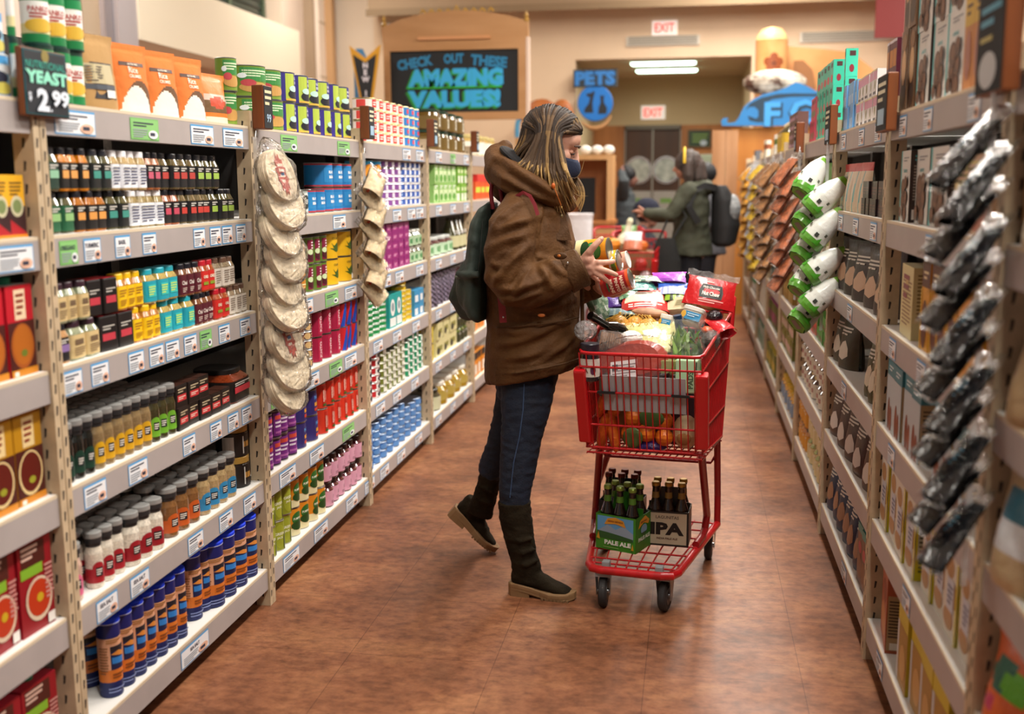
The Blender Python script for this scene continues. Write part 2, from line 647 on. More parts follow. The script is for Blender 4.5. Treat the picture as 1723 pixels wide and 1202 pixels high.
def price_tag(parent, y, z0, wid, h, green, words, side):
    s = 1 if side == 'L' else -1
    d = MB()
    fn = flat((s * .0006, y, z0 + h / 2), (0, s, 0), (0, 0, 1), .0005)
    bg = TAGG if green else TAGW
    it = [('r', -wid / 2, -h / 2, wid / 2, h / 2, M('#7bbb6c', .4) if green else TAGB), ('r', -wid / 2 + .003, -h / 2 + .003, wid / 2 - .003, h / 2 - (.003 if green else .005), bg)]
    if words:
        it.append(('t', words, -.003, h * .2, h * .2, INK, {'w': wid * .8, 'fat': .03}))
    else:
        it.append(('l', -wid * .4, h * .08, wid * .3, h * .34, 2, INK))
    it.append(('l', -wid * .42, -h * .4, wid * .1, h * .02, 4, M('#9aa0a8', .6)))
    it.append(('e', wid * .27, -h * .22, wid * .17, h * .2, TAGR if not green else TAGW))
    it.append(('l', wid * .16, -h * .36, wid * .42, -h * .06, 1, INK))
    art(d, fn, it)
    d.build('price_tag', parent)


TAGS = {}      # (side, bay, shelf) -> [(y, width, green, words)], filled before the bays are built


def bay(side, i, y0, y1, label, last=False):
    X, s = (XL, 1) if side == 'L' else (XR, -1)
    t = tag(empty('shelving_unit', (X, (y0 + y1) / 2, 0)), label, 'shelving', 'aisle shelving')
    h = (y1 - y0) / 2
    pw = .052
    for e in ([0, 1] if last else [0]):
        d = MB()
        yc = (-h, h)[e]
        top = SZ[5] + .05
        for q in (0, 1):
            ya = yc - pw / 2 + q * pw / 2 + .002
            yb = ya + pw / 2 - .004
            xa, xb = sorted((-s * .045, s * .006))
            d.box((xa, ya, 0), (xb, yb, top), POST)
            for k in range(int(top / .05)):
                z = .03 + k * .05 + q * .022
                if z + .024 < top:
                    fn = flat((s * .0064, (ya + yb) / 2, z), (0, s, 0), (0, 0, 1), .0002)
                    sl = [('p', [(-.0035, 0), (.0018, .003), (.0045, .022), (-.002, .024)], SLOT)]
                    art(d, fn, sl)
                    art(d, flat((-s * .02, ya, z), (1, 0, 0), (0, 0, 1), .0002) if q == 0 else flat((-s * .02, yb, z), (-1, 0, 0), (0, 0, 1), .0002), sl)
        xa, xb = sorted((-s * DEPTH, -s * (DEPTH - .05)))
        d.box((xa, yc - pw / 2, 0), (xb, yc + pw / 2, top), M('#3d342c', .6))  # rear post coloured dark to imitate the shade under the shelves
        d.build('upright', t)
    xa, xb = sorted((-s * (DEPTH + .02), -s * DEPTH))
    MB().box((xa, -h + pw / 2, .05), (xb, h - pw / 2, SZ[5] + .25), M('#241d18', .8)).build('back_panel', t)  # near-black colour stands in for the unlit depth behind the goods
    for k, z in enumerate(SZ):
        d = MB()
        xa, xb = sorted((-s * DEPTH, -s * .004))
        d.box((xa, -h + pw / 2, z - .016), (xb, h - pw / 2, z), DECK)
        xa, xb = sorted((-s * .004, s * .0))
        d.box((xa, -h + pw / 2, z - .008), (xb, h - pw / 2, z), EDGE)
        sh = d.build('shelf', t)
        d = MB()
        xa, xb = sorted((-s * .03, s * .0))
        d.box((xa, -h + pw / 2, z - .074), (xb, h - pw / 2, z - .0085), BEAM)
        d.build('front_beam', sh)
        for (y, wid, green, words) in TAGS.get((side, i, k), ()):
            price_tag(sh, y - (y0 + y1) / 2, z - .070, wid, .056, green, words, side)
    return t


def along(px, X, z):
    """distance down the aisle of the point of the line (X, z) that stands at column px of the photograph"""
    d0 = Vector((X, 0, z)) - EYE
    k = (px - 861.5) / FPX
    # (d0 + y*Y).CR = k * (d0 + y*Y).CF
    return (k * d0.dot(CF) - d0.dot(CR)) / (CR.y - k * CF.y)
# ------------------------------------------------------------------ goods: one builder per kind; every good faces +x with its base at z = 0
STEEL = M('#bdbdb8', .3, 1)
GOLDM = M('#b59a5c', .35, 1)


def C(h, rough=.45, **k):
    return M(h, rough, **k)


def stepped(*cols):
    return [('b', i / len(cols), (i + 1) / len(cols), c) for i, c in enumerate(cols)]


def can(name, h, label, items=None, rim=None, dfac=1.0, kind_part='label'):
    """label: list of (z0, z1, colour) bands in fractions of the height; items(w, h): art around the front"""
    def make(w):
        r = w / 2
        rm = rim or STEEL
        o = MB().lathe([(r * .86, 0), (r, .001), (r, h * .03), (r * .97, h * .035), (r * .97, h * .965), (r, h * .97), (r, h - .001), (r * .93, h), (r * .9, h - .003), (.001, h - .003)], 22, rm).build(name)
        d = MB()
        prof = [(r * .985, h * (.035 + .93 * label[0][0]))]
        ms = []
        for a, b, c in label:
            prof.append((r * .985, h * (.035 + .93 * b)))
            ms.append(C(c))
        d.lathe(prof, 22, ms[0], mats=ms, caps=False)
        if items:
            art(d, wrap(r * .985), items(w, h))
        d.build(kind_part, o)
        return o, w, h
    make.turn = -34
    return make


def tin(name, h, side, top='#c9c9c9', items=None):
    def make(w):
        r = w / 2
        o = MB().lathe([(r * .9, 0), (r, .003), (r * .97, .006), (r * .97, h - .005), (r, h - .003), (r * .96, h), (r * .9, h - .002), (.001, h - .002)], 18, C(top, .3, metal=.9)).build(name)
        d = MB()
        d.lathe([(r * .985, .006), (r * .985, h - .006)], 18, C(side), caps=False)
        if items:
            art(d, wrap(r * .985), items(w, h))
        d.build('label', o)
        return o, w, h
    make.turn = -34
    return make


def jar(name, h, content, label, lid, tagc=None, q=.35, lidh=.16, neck=.8, lab=(.06, .66), items=None, shoulder=None, lines=True, lidw=None):
    def make(w):
        k = [(.94, 0), (1, .03), (1, lab[1] + .02), (neck, 1 - lidh - .03), (neck * .94, 1 - lidh)]
        o = MB().rbox([(a, b * h) for a, b in k], w * .97, w * .97, C(content, .12, coat=1, noise=.25, nscale=180), q=q, n=16).build(name)
        lw = lidw or neck
        MB().rbox([(lw * .98, h * (1 - lidh)), (lw, h * (1 - lidh) + .001), (lw, h - .003), (lw * .93, h)], w * .97, w * .97, C(lid, .35), q=max(q, .6), n=16).build('lid', o)
        d = MB()
        d.rbox([(1.012, h * lab[0]), (1.012, h * lab[1])], w * .97, w * .97, C(label), q=q, n=16, caps=False)
        f = flat((w * .97 * .506 + .0004, 0, 0), (0, 1, 0), (0, 0, 1))
        it = []
        if tagc:
            it.append(('r', -w * .36, h * .3, w * .36, h * .48, C(tagc)))
        if lines:
            it += [('l', -w * .34, h * .5, w * .34, h * .62, 2, C('#d8d4cc'))]
        if items:
            it += items(w, h)
        if q < .5:
            art(d, f, it)
        else:
            art(d, wrap(w * .492), it)
        d.build('label', o)
        return o, w, h
    return make


def grinder(name, h, content, label, cap='#2c2c2e', top='#a6a6a4', round_tag='#26262a'):
    def make(w):
        r = w * .46
        o = MB().lathe([(r * .9, 0), (r, .004), (r, h * .62), (r * .86, h * .70), (r * .8, h * .74)], 16, C(content, .1, coat=1, noise=.16, nscale=160)).build(name)
        c = MB()
        c.lathe([(r * .82, h * .74), (r * .86, h * .75), (r * .86, h * .80), (r * .98, h * .81), (r * .98, h * .9)], 16, C(cap, .3), caps=False)
        c.lathe([(r * .98, h * .9), (r, h * .915), (r * .97, h * .985), (r * .8, h), (.001, h)], 16, C(top, .3, metal=.35), caps=False)
        c.build('cap', o)
        d = MB()
        f = wrap(r * 1.005)
        d.lathe([(r * 1.01, h * .1), (r * 1.01, h * .36)], 16, C(label), caps=False)
        art(d, wrap(r * 1.012), [('e', -r * .1, h * .36, r * .72, h * .12, C(label)), ('r', -r * .45, h * .22, r * .38, h * .38, C(round_tag)), ('l', -r * .38, h * .24, r * .3, h * .36, 3, C('#e8e4da'))])
        d.build('label', o)
        return o, w, h
    make.turn = -24
    return make


def carton(name, h, dep, base, front=None, near=None, top=None, cap=None, bev=.0):
    """front(w, h): art on the face to the aisle; near(d, h): art on both side faces"""
    def make(w):
        wd, dd = w * .96, dep
        d = MB().box((-dd / 2, -wd / 2, 0), (dd / 2, wd / 2, h), C(base, .4), bev=bev)
        if top:
            art(d, flat((0, 0, h), (0, 1, 0), (-1, 0, 0)), [('r', -wd / 2, -dd / 2, wd / 2, dd / 2, C(top, .4))])
        if front:
            art(d, flat((dd / 2, 0, 0), (0, 1, 0), (0, 0, 1)), front(wd, h))
        if near:
            art(d, flat((0, -wd / 2, 0), (1, 0, 0), (0, 0, 1)), near(dd, h))
            art(d, flat((0, wd / 2, 0), (-1, 0, 0), (0, 0, 1)), near(dd, h))
        o = d.build(name)
        if cap:
            MB().lathe([(.016, h), (.017, h + .003), (.017, h + .014), (.015, h + .017), (.001, h + .017)], 14, C(cap, .4)).build('cap', o)
        return o, w, h
    return make


def pouch_surface(w, dep, h, crimp=.12, lean=0.0, puff=1.0):
    """front (s=1) and back (s=-1) sheet of a stand-up pouch; u in -.5...5, v in 0..1"""
    def P(u, v, s):
        t = dep / 2 * (1 - v ** 2.2) * (1 - abs(2 * u) ** 3 * .85) * puff
        if v < .08:
            t *= .92 + v
        if v > 1 - crimp:
            t = min(t, .0025)
        pinch = 1 - .10 * math.sin(min(v, .5) * math.pi) * (.6 if v < .5 else 1) + .05 * (v > 1 - crimp)
        return Vector((s * max(t, .0012) + lean * v * h, u * w * pinch, v * h))
    return P


def pouch(name, h, dep, base, paint=None, items=None, crimp=.12, lean=0.0, rough=.45, coat=.1, nu=16, nv=24, bump=.25):
    def make(w):
        P = pouch_surface(w * .97, dep, h, crimp, lean)
        d = MB()
        def m_at(u, v, s):
            c = paint(u, v, s) if paint else None
            return C(c or base, rough, coat=coat, bump=bump, bscale=35)
        for s in (1, -1):
            for i in range(nu):
                for j in range(nv):
                    u0, u1 = -.5 + i / nu, -.5 + (i + 1) / nu
                    v0, v1 = j / nv, (j + 1) / nv
                    q = [P(u0, v0, s), P(u1, v0, s), P(u1, v1, s), P(u0, v1, s)]
                    d.add(q if s > 0 else q[::-1], [(0, 1, 2, 3)], m_at((u0 + u1) / 2, (v0 + v1) / 2, s), True)
        if items:
            fn = lambda u, v, k: P(u / w, v / h, 1) + Vector((.0006 * k + .001, 0, 0))
            fn.curved = w
            art(d, fn, items(w, h))
        # weld the little sheets so that they shade smoothly
        o = d.build(name)
        bm = bmesh.new()
        bm.from_mesh(o.data)
        bmesh.ops.remove_doubles(bm, verts=bm.verts, dist=.0002)
        bm.to_mesh(o.data)
        bm.free()
        return o, w, h
    make.turn = -14
    return make


def inside(u, v, cu, cv, ru, rv):
    return ((u - cu) / ru) ** 2 + ((v - cv) / rv) ** 2 < 1


TIERS = ['bottom tier', 'second tier', 'third tier', 'fourth tier', 'fifth tier', 'sixth tier', 'seventh tier', 'eighth tier']
RNG = random.Random(11)
SEEN_LABELS = {}


def row(side, i, k, x0, x1, n, maker, desc, cat, tiers=1, rows=1, z0=0.0, back=.018, spin=3.0, slack=.97, skip=(), ragged=0, lean=0, push=.004):
    """n goods side by side on shelf k of bay i, between columns x0 and x1 of the photograph, tiers high and rows deep"""
    X, s = (XL, 1) if side == 'L' else (XR, -1)
    z = SZ[k] + z0
    ya, yb = sorted((along(x0, X - s * back, z), along(x1, X - s * back, z)))
    b0 = (LP if side == 'L' else RP)[i]
    ya, yb = max(ya, b0 + .031), min(yb, b0 + (1.182 if side == 'L' else 1.2064) - .031)
    pitch = (yb - ya) / n
    proto, w, h = maker(min(pitch * slack, .2))
    bb = [v.co for v in proto.data.vertices]
    dmax = max(v.x for v in bb)
    dmin = min(v.x for v in bb)
    group = '%s group' % desc
    first = True
    for r in range(rows):
        for q in range(n):
            nt = tiers - (RNG.randint(0, ragged) if ragged else 0)
            for t in range(nt):
                if (q, t) in skip or (q, t, r) in skip:
                    continue
                o = proto if first else copy_tree(proto)
                first = False
                jx = RNG.uniform(-push, push) if tiers < 3 else 0
                o.location = (X - s * (back + dmax + r * (dmax - dmin + .004)) + jx, ya + pitch * (q + .5), z + t * h + .0002 * (t + 1))
                o.rotation_euler = (0, 0, (0 if s > 0 else math.pi) + s * R(getattr(maker, 'turn', 0)) + R(RNG.uniform(-spin, spin)))
                lab = desc + ', %s from near end' % ORD[q]
                if tiers > 1:
                    lab += ', ' + ('top tier' if t == tiers - 1 and not ragged else TIERS[t])
                if rows > 1:
                    lab += ', ' + ('front row' if r == 0 else '%s row back' % ORD[r])
                tag(o, lab, cat, desc)
    SEEN_LABELS[desc] = SEEN_LABELS.get(desc, 0) + 1
    return proto


def tags(side, i, k, *px, wid=.055):
    """price tags on the beam of shelf k: each (column, green?, words)"""
    X = XL if side == 'L' else XR
    for p in px:
        c, g, wd = (p + (False, '', ))[:3] if isinstance(p, tuple) and len(p) < 3 else p if isinstance(p, tuple) else (p, False, '')
        TAGS.setdefault((side, i, k), []).append((along(c, X, SZ[k] - .04), wid, g, wd))


# price tags, as they hang along the beams
tags('L', 0, 4, (25, False, ''), wid=.13)
tags('L', 0, 0, (10, True, ''), wid=.09)
tags('L', 1, 5, (126, False, ''), wid=.17)
tags('L', 1, 5, (243, True, ''), (340, False, ''), (392, False, ''), wid=.15)
tags('L', 1, 4, (115, True, 'OREGANO'), (155, False, 'TURMERIC'), (206, False, 'BASIL'), (251, False, ''), (335, False, ''), (362, False, ''), (382, False, ''), (405, False, ''), wid=.075)
tags('L', 1, 3, (122, False, ''), (168, False, ''), (229, False, ''), (263, False, ''), (290, False, ''), (320, False, ''), (346, True, ''), (377, False, ''), (412, False, ''), wid=.08)
tags('L', 1, 2, (160, False, ''), (232, False, ''), wid=.1)
tags('L', 1, 2, (318, False, ''), (363, False, ''), (392, False, ''), (415, False, ''), wid=.08)
tags('L', 1, 1, (180, False, 'SEA SALT'), (235, False, 'SEA SALT'), (329, False, ''), (380, False, ''), (420, False, ''), wid=.1)
tags('L', 1, 0, (328, False, 'SEA SALT'), wid=.18)
tags('L', 2, 5, (486, True, ''), (578, True, ''), wid=.16)
tags('L', 2, 4, (484, False, ''), (571, False, ''), wid=.16)
tags('L', 2, 3, (514, False, ''), (558, True, ''), (590, False, ''), wid=.16)
tags('L', 2, 2, (470, True, ''), (525, False, ''), (565, True, ''), (590, False, ''), wid=.16)
tags('L', 2, 1, (484, False, ''), (533, False, ''), (586, True, ''), wid=.16)
tags('L', 2, 0, (490, False, ''), (540, False, ''), (592, False, ''), wid=.16)
for k in range(6):
    tags('L', 3, k, *[(c, False, '') for c in (((622, 647, 675, 704), (640, 668, 698), (636, 668, 700), (650, 672, 706), (668, 692, 706), (684, 706))[k])], wid=.15)
    tags('L', 4, k, *[(c, k == 5 and c == 762, '') for c in (738, 762, 784)], wid=.14)
for k, c in ((5, (1520, 1562, 1640)), (4, (1565,)), (3, (1502, 1550)), (2, (1500, 1560)), (1, (1525,)), (0, (1480,))):
    tags('R', 1, k, *[(x, False, '') for x in c], wid=.10)
for k, c in ((5, (1420, 1450, 1478)), (4, (1415, 1440, 1470)), (3, (1430,)), (2, (1420,)), (0, (1420,))):
    tags('R', 2, k, *[(x, False, '') for x in c], wid=.12)
tags('R', 0, 1, (1712, False, ''), wid=.12)

names_l = ['shelving bay of soup cartons at the front end of the spice side', 'shelving bay full of spice jars and blue salt canisters',
           'shelving bay of bean cans behind the hanging tortilla packs', 'shelving bay of stacked tuna tins beside the hanging bread bags',
           'shelving bay of jars and green cartons beside the backpack', 'shelving bay behind the woman in the brown coat',
           'second shelving bay hidden behind the brown coat', ]
for i in range(7):
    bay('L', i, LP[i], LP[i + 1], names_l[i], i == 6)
names_r = ['shelving bay of rice bags at the front end of the cookie side', 'shelving bay of cookie and cracker boxes beside the black pouches',
           'shelving bay of brown and blue cookie bags', 'shelving bay behind the hanging green and white bags', 'shelving bay behind the hanging reddish pouches',
           'shelving bay behind the hanging brown packs', 'shelving bay behind the hanging yellow strips', 'shelving bay second from the wooden end panel',
           'shelving bay against the wooden end panel']
for i in range(9):
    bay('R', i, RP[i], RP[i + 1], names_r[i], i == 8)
# ------------------------------------------------------------------ goods on the spice side
def txt(t, u, v, hh, c, **o):
    return ('t', t, u, v, hh, C(c), o)


# bay of soup cartons
def soup(base, bowl, inner, dot, panel='#e9cf97'):
    def front(w, h):
        return [('r', -w * .2, h * .62, w * .22, h * .95, C(panel)), ('l', -w * .14, h * .66, w * .16, h * .92, 4, C('#8a3a24')),
                ('r', -w * .5, h * .06, w * .5, h * .6, C('#4a1712')), ('e', 0, h * .33, w * .44, h * .25, C(bowl)), ('e', 0, h * .34, w * .38, h * .22, C(inner)),
                ('e', w * .03, h * .25, w * .12, h * .04, C(dot)), ('r', -w * .5, 0, w * .5, h * .08, C('#d0841e')), ('r', -w * .4, h * .01, -w * .25, h * .06, C('#ece6da'))]
    def near(d, h):
        return [('l', -d * .36, h * .22, d * .34, h * .72, 9, C('#c98d85')), ('r', -d * .3, h * .02, d * .22, h * .1, C('#eeeae4'))]
    return front, near


fr, nr = soup('#c58a16', '#e3c98f', '#5e1509', '#9a9a2a')
row('L', 0, 2, -140, 92, 4, carton('soup_carton', .205, .066, '#b98417', fr, nr, '#cfc3a6', '#12805a'), 'gold soup carton with green cap', 'soup carton')
fr2 = lambda w, h: [('r', -w * .5, 0, w * .5, h, C('#8f0f1c')), ('r', -w * .42, h * .72, w * .3, h * .97, C('#4a1a12')), ('l', -w * .4, h * .8, w * .1, h * .96, 3, C('#d9b7a6')), ('r', -w * .45, h * .62, w * .2, h * .73, C('#7fae2c')),
                    ('e', w * .04, h * .35, w * .4, h * .24, C('#d7c2a8')), ('e', w * .04, h * .36, w * .34, h * .2, C('#b8330f')), ('e', w * .06, h * .36, w * .1, h * .05, C('#c4a21c')), ('l', w * .24, h * .3, w * .48, h * .7, 8, C('#c98d85')), ('r', w * .25, h * .03, w * .46, h * .14, C('#eeeae4'))]
row('L', 0, 1, -160, 96, 4, carton('soup_carton', .215, .07, '#9c1322', fr2, nr, '#a8182a', '#0f7a50'), 'tall crimson tomato soup carton with green cap', 'soup carton', z0=0)
row('L', 0, 0, -160, 106, 4, carton('soup_carton', .2, .07, '#a3142a', fr2, nr, '#b01a30', '#0f7a50'), 'dark crimson soup carton on the lowest shelf', 'soup carton')
fr3, nr3 = soup('#c01f2c', '#a8551e', '#b5641a', '#6b7a2a', '#f0d7b4')
row('L', 0, 3, -150, 73, 4, carton('soup_carton', .2, .075, '#c31a2c', fr3, nr3, '#b9b4b0', '#0f9a72'), 'bright red soup carton with cream panel', 'soup carton')
tea = lambda w, h: [('r', -w * .5, h * .5, w * .5, h, C('#f0b323')), ('l', -w * .36, h * .66, w * .36, h * .9, 4, C('#6a4b18')), ('r', -w * .5, 0, w * .5, h * .5, C('#3a1d20')), ('e', 0, h * .5, w * .38, h * .17, C('#cfc9a6')), ('e', 0, h * .5, w * .26, h * .11, C('#7d8d58')), ('p', [(-w * .5, h * .3), (w * .5, h * .06), (w * .5, 0), (-w * .5, .0)], C('#b5202a')), ('r', -w * .5, 0, w * .5, h * .05, C('#e08a1c'))]
row('L', 0, 4, -110, 56, 5, carton('curry_carton', .135, .05, '#edaf20', tea), 'yellow and black curry box', 'box')
row('L', 0, 4, -60, 46, 4, jar('spice_jar', .105, '#16301f', '#123b26', '#101512', None, lines=True), 'dark green jar behind the yellow curry boxes', 'jar', z0=.0, back=.12)
cup = lambda w, h: [('r', -w * .8, h * .55, w * .8, h * .75, C('#e9eef2')), ('e', 0, h * .45, w * .4, h * .16, C('#31364a')), ('e', w * .2, h * .2, w * .34, h * .14, C('#d2c65c'))]
row('L', 0, 5, -60, 34, 2, can('cup_tub', .088, [(0, .25, '#3c7db8'), (.25, .8, '#8ec3e4'), (.8, 1, '#4a9fdc')], cup, C('#e4e8ea')), 'blue and white tub behind the yeast sign', 'tub', tiers=2)

# bay of spices: top shelf
def bread(w, h):
    return [('r', -w * 1.3, h * .74, w * 1.3, h * .86, C('#0f8a4a')), txt('PANKO', 0, h * .6, h * .1, '#b3271e', w=w * .8), ('l', -w * .35, h * .44, w * .35, h * .55, 2, C('#b3271e')), ('e', 0, h * .32, w * .55, h * .12, C('#dfb53c')), ('e', w * .9, h * .32, w * .4, h * .12, C('#dfb53c'))]
green_can = can('crumb_canister', .128, [(0, .16, '#0e7d40'), (.16, .34, '#e6d9a0'), (.34, .76, '#f1f0ea'), (.76, .94, '#0f8a4a'), (.94, 1, '#183a2c')], bread, C('#123d33'))
row('L', 1, 5, 78, 156, 3, green_can, 'green and white crumb canister above the price tag', 'canister', tiers=2, spin=8)
row('L', 0, 5, 40, 74, 1, green_can, 'green and white crumb canister behind the yeast sign', 'canister', tiers=2, spin=8)
kraft = lambda w, h: [('r', -w * .42, h * .14, w * .3, h * .62, C('#2c2a2e')), ('r', -w * .39, h * .34, w * .27, h * .6, C('#b9ab84')), ('r', -w * .39, h * .26, w * .27, h * .33, C('#4a4f58')), ('r', w * .04, h * .16, w * .26, h * .26, C('#e9e7e2')), ('l', -w * .36, h * .36, 0, h * .58, 6, C('#6d6250'))]
row('L', 1, 5, 157, 214, 1, pouch('kraft_pouch', .185, .075, '#b18a56', None, kraft, rough=.85, coat=0), 'brown kraft pouch with dark label on top shelf', 'pouch', spin=2)
def rice_paint(u, v, s):
    if s > 0 and v < .42 and inside(u, v, .0, .0, .36 - .12 * v, .4):
        return '#f3ead9'
    if s > 0 and v < .5 and inside(u, v, .1, .18, .34, .3):
        return '#6a4a30'
    return '#e07a34' if s > 0 else '#6a3a24'
rice = lambda w, h: [('r', -w * .32, h * .68, w * .32, h * .735, C('#4a2c1c')), txt('GLUTEN FREE', 0, h * .707, h * .028, '#f5e6cf', w=w * .5), txt('Rice', -w * .02, h * .625, h * .09, '#fbeedd', w=w * .5, fat=.01), txt('CRUMBS', 0, h * .535, h * .05, '#fbeedd', w=w * .62, fat=.01)]
row('L', 1, 5, 213, 353, 3, pouch('rice_crumb_pouch', .18, .07, '#e07a34', rice_paint, rice, rough=.85, coat=0, nu=30, nv=40), 'orange rice crumb pouch with white window', 'pouch', spin=2)
def lime_paint(u, v, s):
    if v < .12:
        return '#f0dfc4'
    if .2 < v < .6 and abs(u) < .4 and s > 0:
        return '#c2411c' if inside(u, v, .05, .42, .26, .12) else '#d9b2a0' if v > .45 else '#6a4a1e'
    return '#e8761c'
row('L', 1, 5, 350, 392, 1, pouch('snack_pouch', .15, .07, '#e8761c', lime_paint), 'glossy orange snack pouch beside the chickpea cans', 'pouch')
def garb(w, h):
    return [('r', -w * .42, h * .5, w * .5, h * .92, C('#3d8a44')), ('l', -w * .36, h * .62, w * .4, h * .86, 3, C('#dcecc8')), ('e', w * .02, h * .3, w * .46, h * .17, C('#c99a55')), ('e', -w * .2, h * .44, w * .2, h * .11, C('#c0474e')), ('e', -w * .36, h * .66, w * .12, h * .08, C('#e8f0f2'))]
gcan = can('chickpea_can', .105, [(0, .08, '#7d9a33'), (.08, 1, '#72902d')], garb)
row('L', 1, 5, 392, 414, 1, gcan, 'green chickpea can beside the orange snack pouch', 'can', tiers=2)
row('L', 2, 5, 436, 487, 2, gcan, 'green chickpea can behind the bean price sign', 'can', tiers=2)
def blackb(w, h):
    return [('r', -w * .1, h * .06, w * .75, h * .94, C('#b5c94c')), ('r', w * .28, h * .55, w * .58, h * .94, C('#332c80')), txt('BLACK', w * .42, h * .8, h * .09, '#e8e8f4', w=w * .26), txt('BEANS', w * .42, h * .66, h * .09, '#e8e8f4', w=w * .26), ('e', w * .3, h * .27, w * .32, h * .17, C('#23232c')), ('e', w * .22, h * .45, w * .2, h * .1, C('#bfe0d8')), ('r', -w * .1, h * .05, w * .75, h * .12, C('#d9b04a'))]
row('L', 2, 5, 488, 600, 6, can('bean_can', .108, [(0, 1, '#3a2f8a')], blackb), 'violet black bean can on top shelf', 'can', tiers=2, spin=14)

# bay of spices: fourth shelf, two tiers of square jars
def spice(content, label, lid, tagc, hh=.098, items=None):
    return jar('spice_jar', hh, content, label, lid, tagc, items=items)
white_lines = lambda w, h: [('l', -w * .4, h * .14, w * .4, h * .6, 6, C('#5a5f78'))]
low = [(88, 130, 2, '#4a4a30', '#1f5c3c', '#1a1c22', '#8dbb7a', 'green label herb jar'), (131, 184, 3, '#a8620c', '#1a1716', '#1a1c26', '#e29a4c', 'orange tag turmeric jar'), (186, 221, 2, '#4d4a2a', '#17191a', '#14161c', '#3d8f82', 'teal tag herb jar'),
       (222, 279, 4, '#93804f', '#eceef4', '#f1f1f4', None, 'white capped white label jar'), (280, 304, 2, '#96502c', '#1b1718', '#17181f', '#c2485e', 'pink tag spice jar'), (305, 356, 4, '#5e5030', '#17171a', '#17181f', '#c23d35', 'red tag spice jar'), (357, 398, 3, '#4f4a2a', '#151517', '#17181f', '#9aba4c', 'lime tag herb jar')]
for x0, x1, n, c, l, lid, tg, ds in low:
    row('L', 1, 4, x0, x1, n, spice(c, l, lid, tg, .098, white_lines if tg is None else None), ds + ' of the lower tier', 'spice jar')
up = [(82, 104, 1, '#4a4a30', '#1d3a30', '#1b1d26', '#8fc0a0', 'sage tag herb jar'), (105, 152, 3, '#c87a12', '#191614', '#1a1c26', '#e8a258', 'orange tag turmeric jar'), (155, 190, 2, '#55543a', '#1a1c1c', '#23252e', '#3f9486', 'teal tag herb jar'),
      (191, 248, 4, '#b39a6a', '#eef0f6', '#f2f2f6', None, 'white capped white label jar'), (249, 272, 2, '#9a5a34', '#1b1718', '#17181f', '#c75a72', 'pink tag spice jar'), (274, 330, 4, '#5e5030', '#17171a', '#17181f', '#b8403a', 'red tag spice jar'), (332, 373, 3, '#4f4a2a', '#151517', '#17181f', '#9fc054', 'lime tag herb jar')]
for x0, x1, n, c, l, lid, tg, ds in up:
    row('L', 1, 4, x0, x1, n, spice(c, l, lid, tg, .1, white_lines if tg is None else None), ds + ' of the upper tier', 'spice jar', z0=.0984)
# third shelf
beige = lambda w, h: [('r', -w * .3, h * .4, w * .25, h * .54, C('#6f5a44')), ('l', -w * .36, h * .12, w * .36, h * .36, 4, C('#9a8260'))]
yell = lambda w, h: [('l', -w * .36, h * .36, w * .36, h * .58, 3, C('#a8721a')), ('l', -w * .36, h * .12, w * .36, h * .3, 4, C('#b9851a'))]
cyan = lambda w, h: [('r', -w * .3, h * .2, w * .3, h * .55, C('#3fc2b8')), ('l', -w * .26, h * .24, w * .26, h * .52, 4, C('#c9e060'))]
maro = lambda w, h: [txt('Chai', 0, h * .42, h * .13, '#eadfd8', w=w * .7), ('l', -w * .3, h * .12, w * .3, h * .28, 3, C('#cbb5ac'))]
redl = lambda w, h: [txt('CHILI', 0, h * .48, h * .1, '#f2e0c8', w=w * .8, fat=.05), ('r', -w * .34, h * .22, w * .3, h * .32, C('#8a9a2c'))]
whit = lambda w, h: [('l', -w * .36, h * .16, w * .36, h * .6, 6, C('#8c7d70'))]
def q3(lid, content, label, items, tagc=None, hh=.094):
    return jar('spice_jar', hh, content, label, lid, tagc, items=items, lines=items is None, lidh=.17)
third = [(103, 121, 1, q3('#1c1d26', '#b98a5a', '#17151a', None, '#8a6ea6'), 'lavender tag spice jar'), (122, 172, 2, q3('#3a2430', '#8d9478', '#d3ba86', beige), 'beige label seasoning jar'),
         (173, 229, 2, carton('spice_tin', .09, .06, '#1b1718', lambda w, h: [('r', -w * .36, h * .3, w * .36, h * .5, C('#c03a48')), ('l', -w * .34, h * .58, w * .34, h * .74, 2, C('#b9b4ac'))], None, '#b01f2c', bev=.004), 'black spice tin with red lid'),
         (229, 273, 3, q3('#efc014', '#b5762e', '#efc310', yell), 'yellow lidded seasoning jar'), (275, 330, 3, q3('#25a5b8', '#b09a58', '#1f9fb2', cyan), 'turquoise lidded seasoning jar'), (331, 362, 3, q3('#191a24', '#7a4a2c', '#561826', maro), 'maroon label spice jar'),
         (363, 388, 2, q3('#c01f30', '#a0471e', '#cc2a24', redl), 'red lidded chili jar'), (389, 418, 3, q3('#6d5142', '#8a7a62', '#d8cfc2', whit), 'off white label spice jar')]
for x0, x1, n, mk, ds in third:
    row('L', 1, 3, x0, x1, n, mk, ds + ' of lower tier', 'spice jar' if 'tin' not in ds else 'tin')
third_up = [(98, 152, 3, third[1][3], third[1][4]), (153, 199, 2, third[2][3], third[2][4]), (200, 246, 3, third[3][3], third[3][4]), (248, 304, 3, third[4][3], third[4][4]), (305, 340, 3, third[5][3], third[5][4]), (341, 364, 2, third[6][3], third[6][4]), (365, 398, 3, third[7][3], third[7][4])]
for x0, x1, n, mk, ds in third_up:
    row('L', 1, 3, x0, x1, n, mk, ds + ' of upper tier', 'spice jar' if 'tin' not in ds else 'tin', z0=.0945)
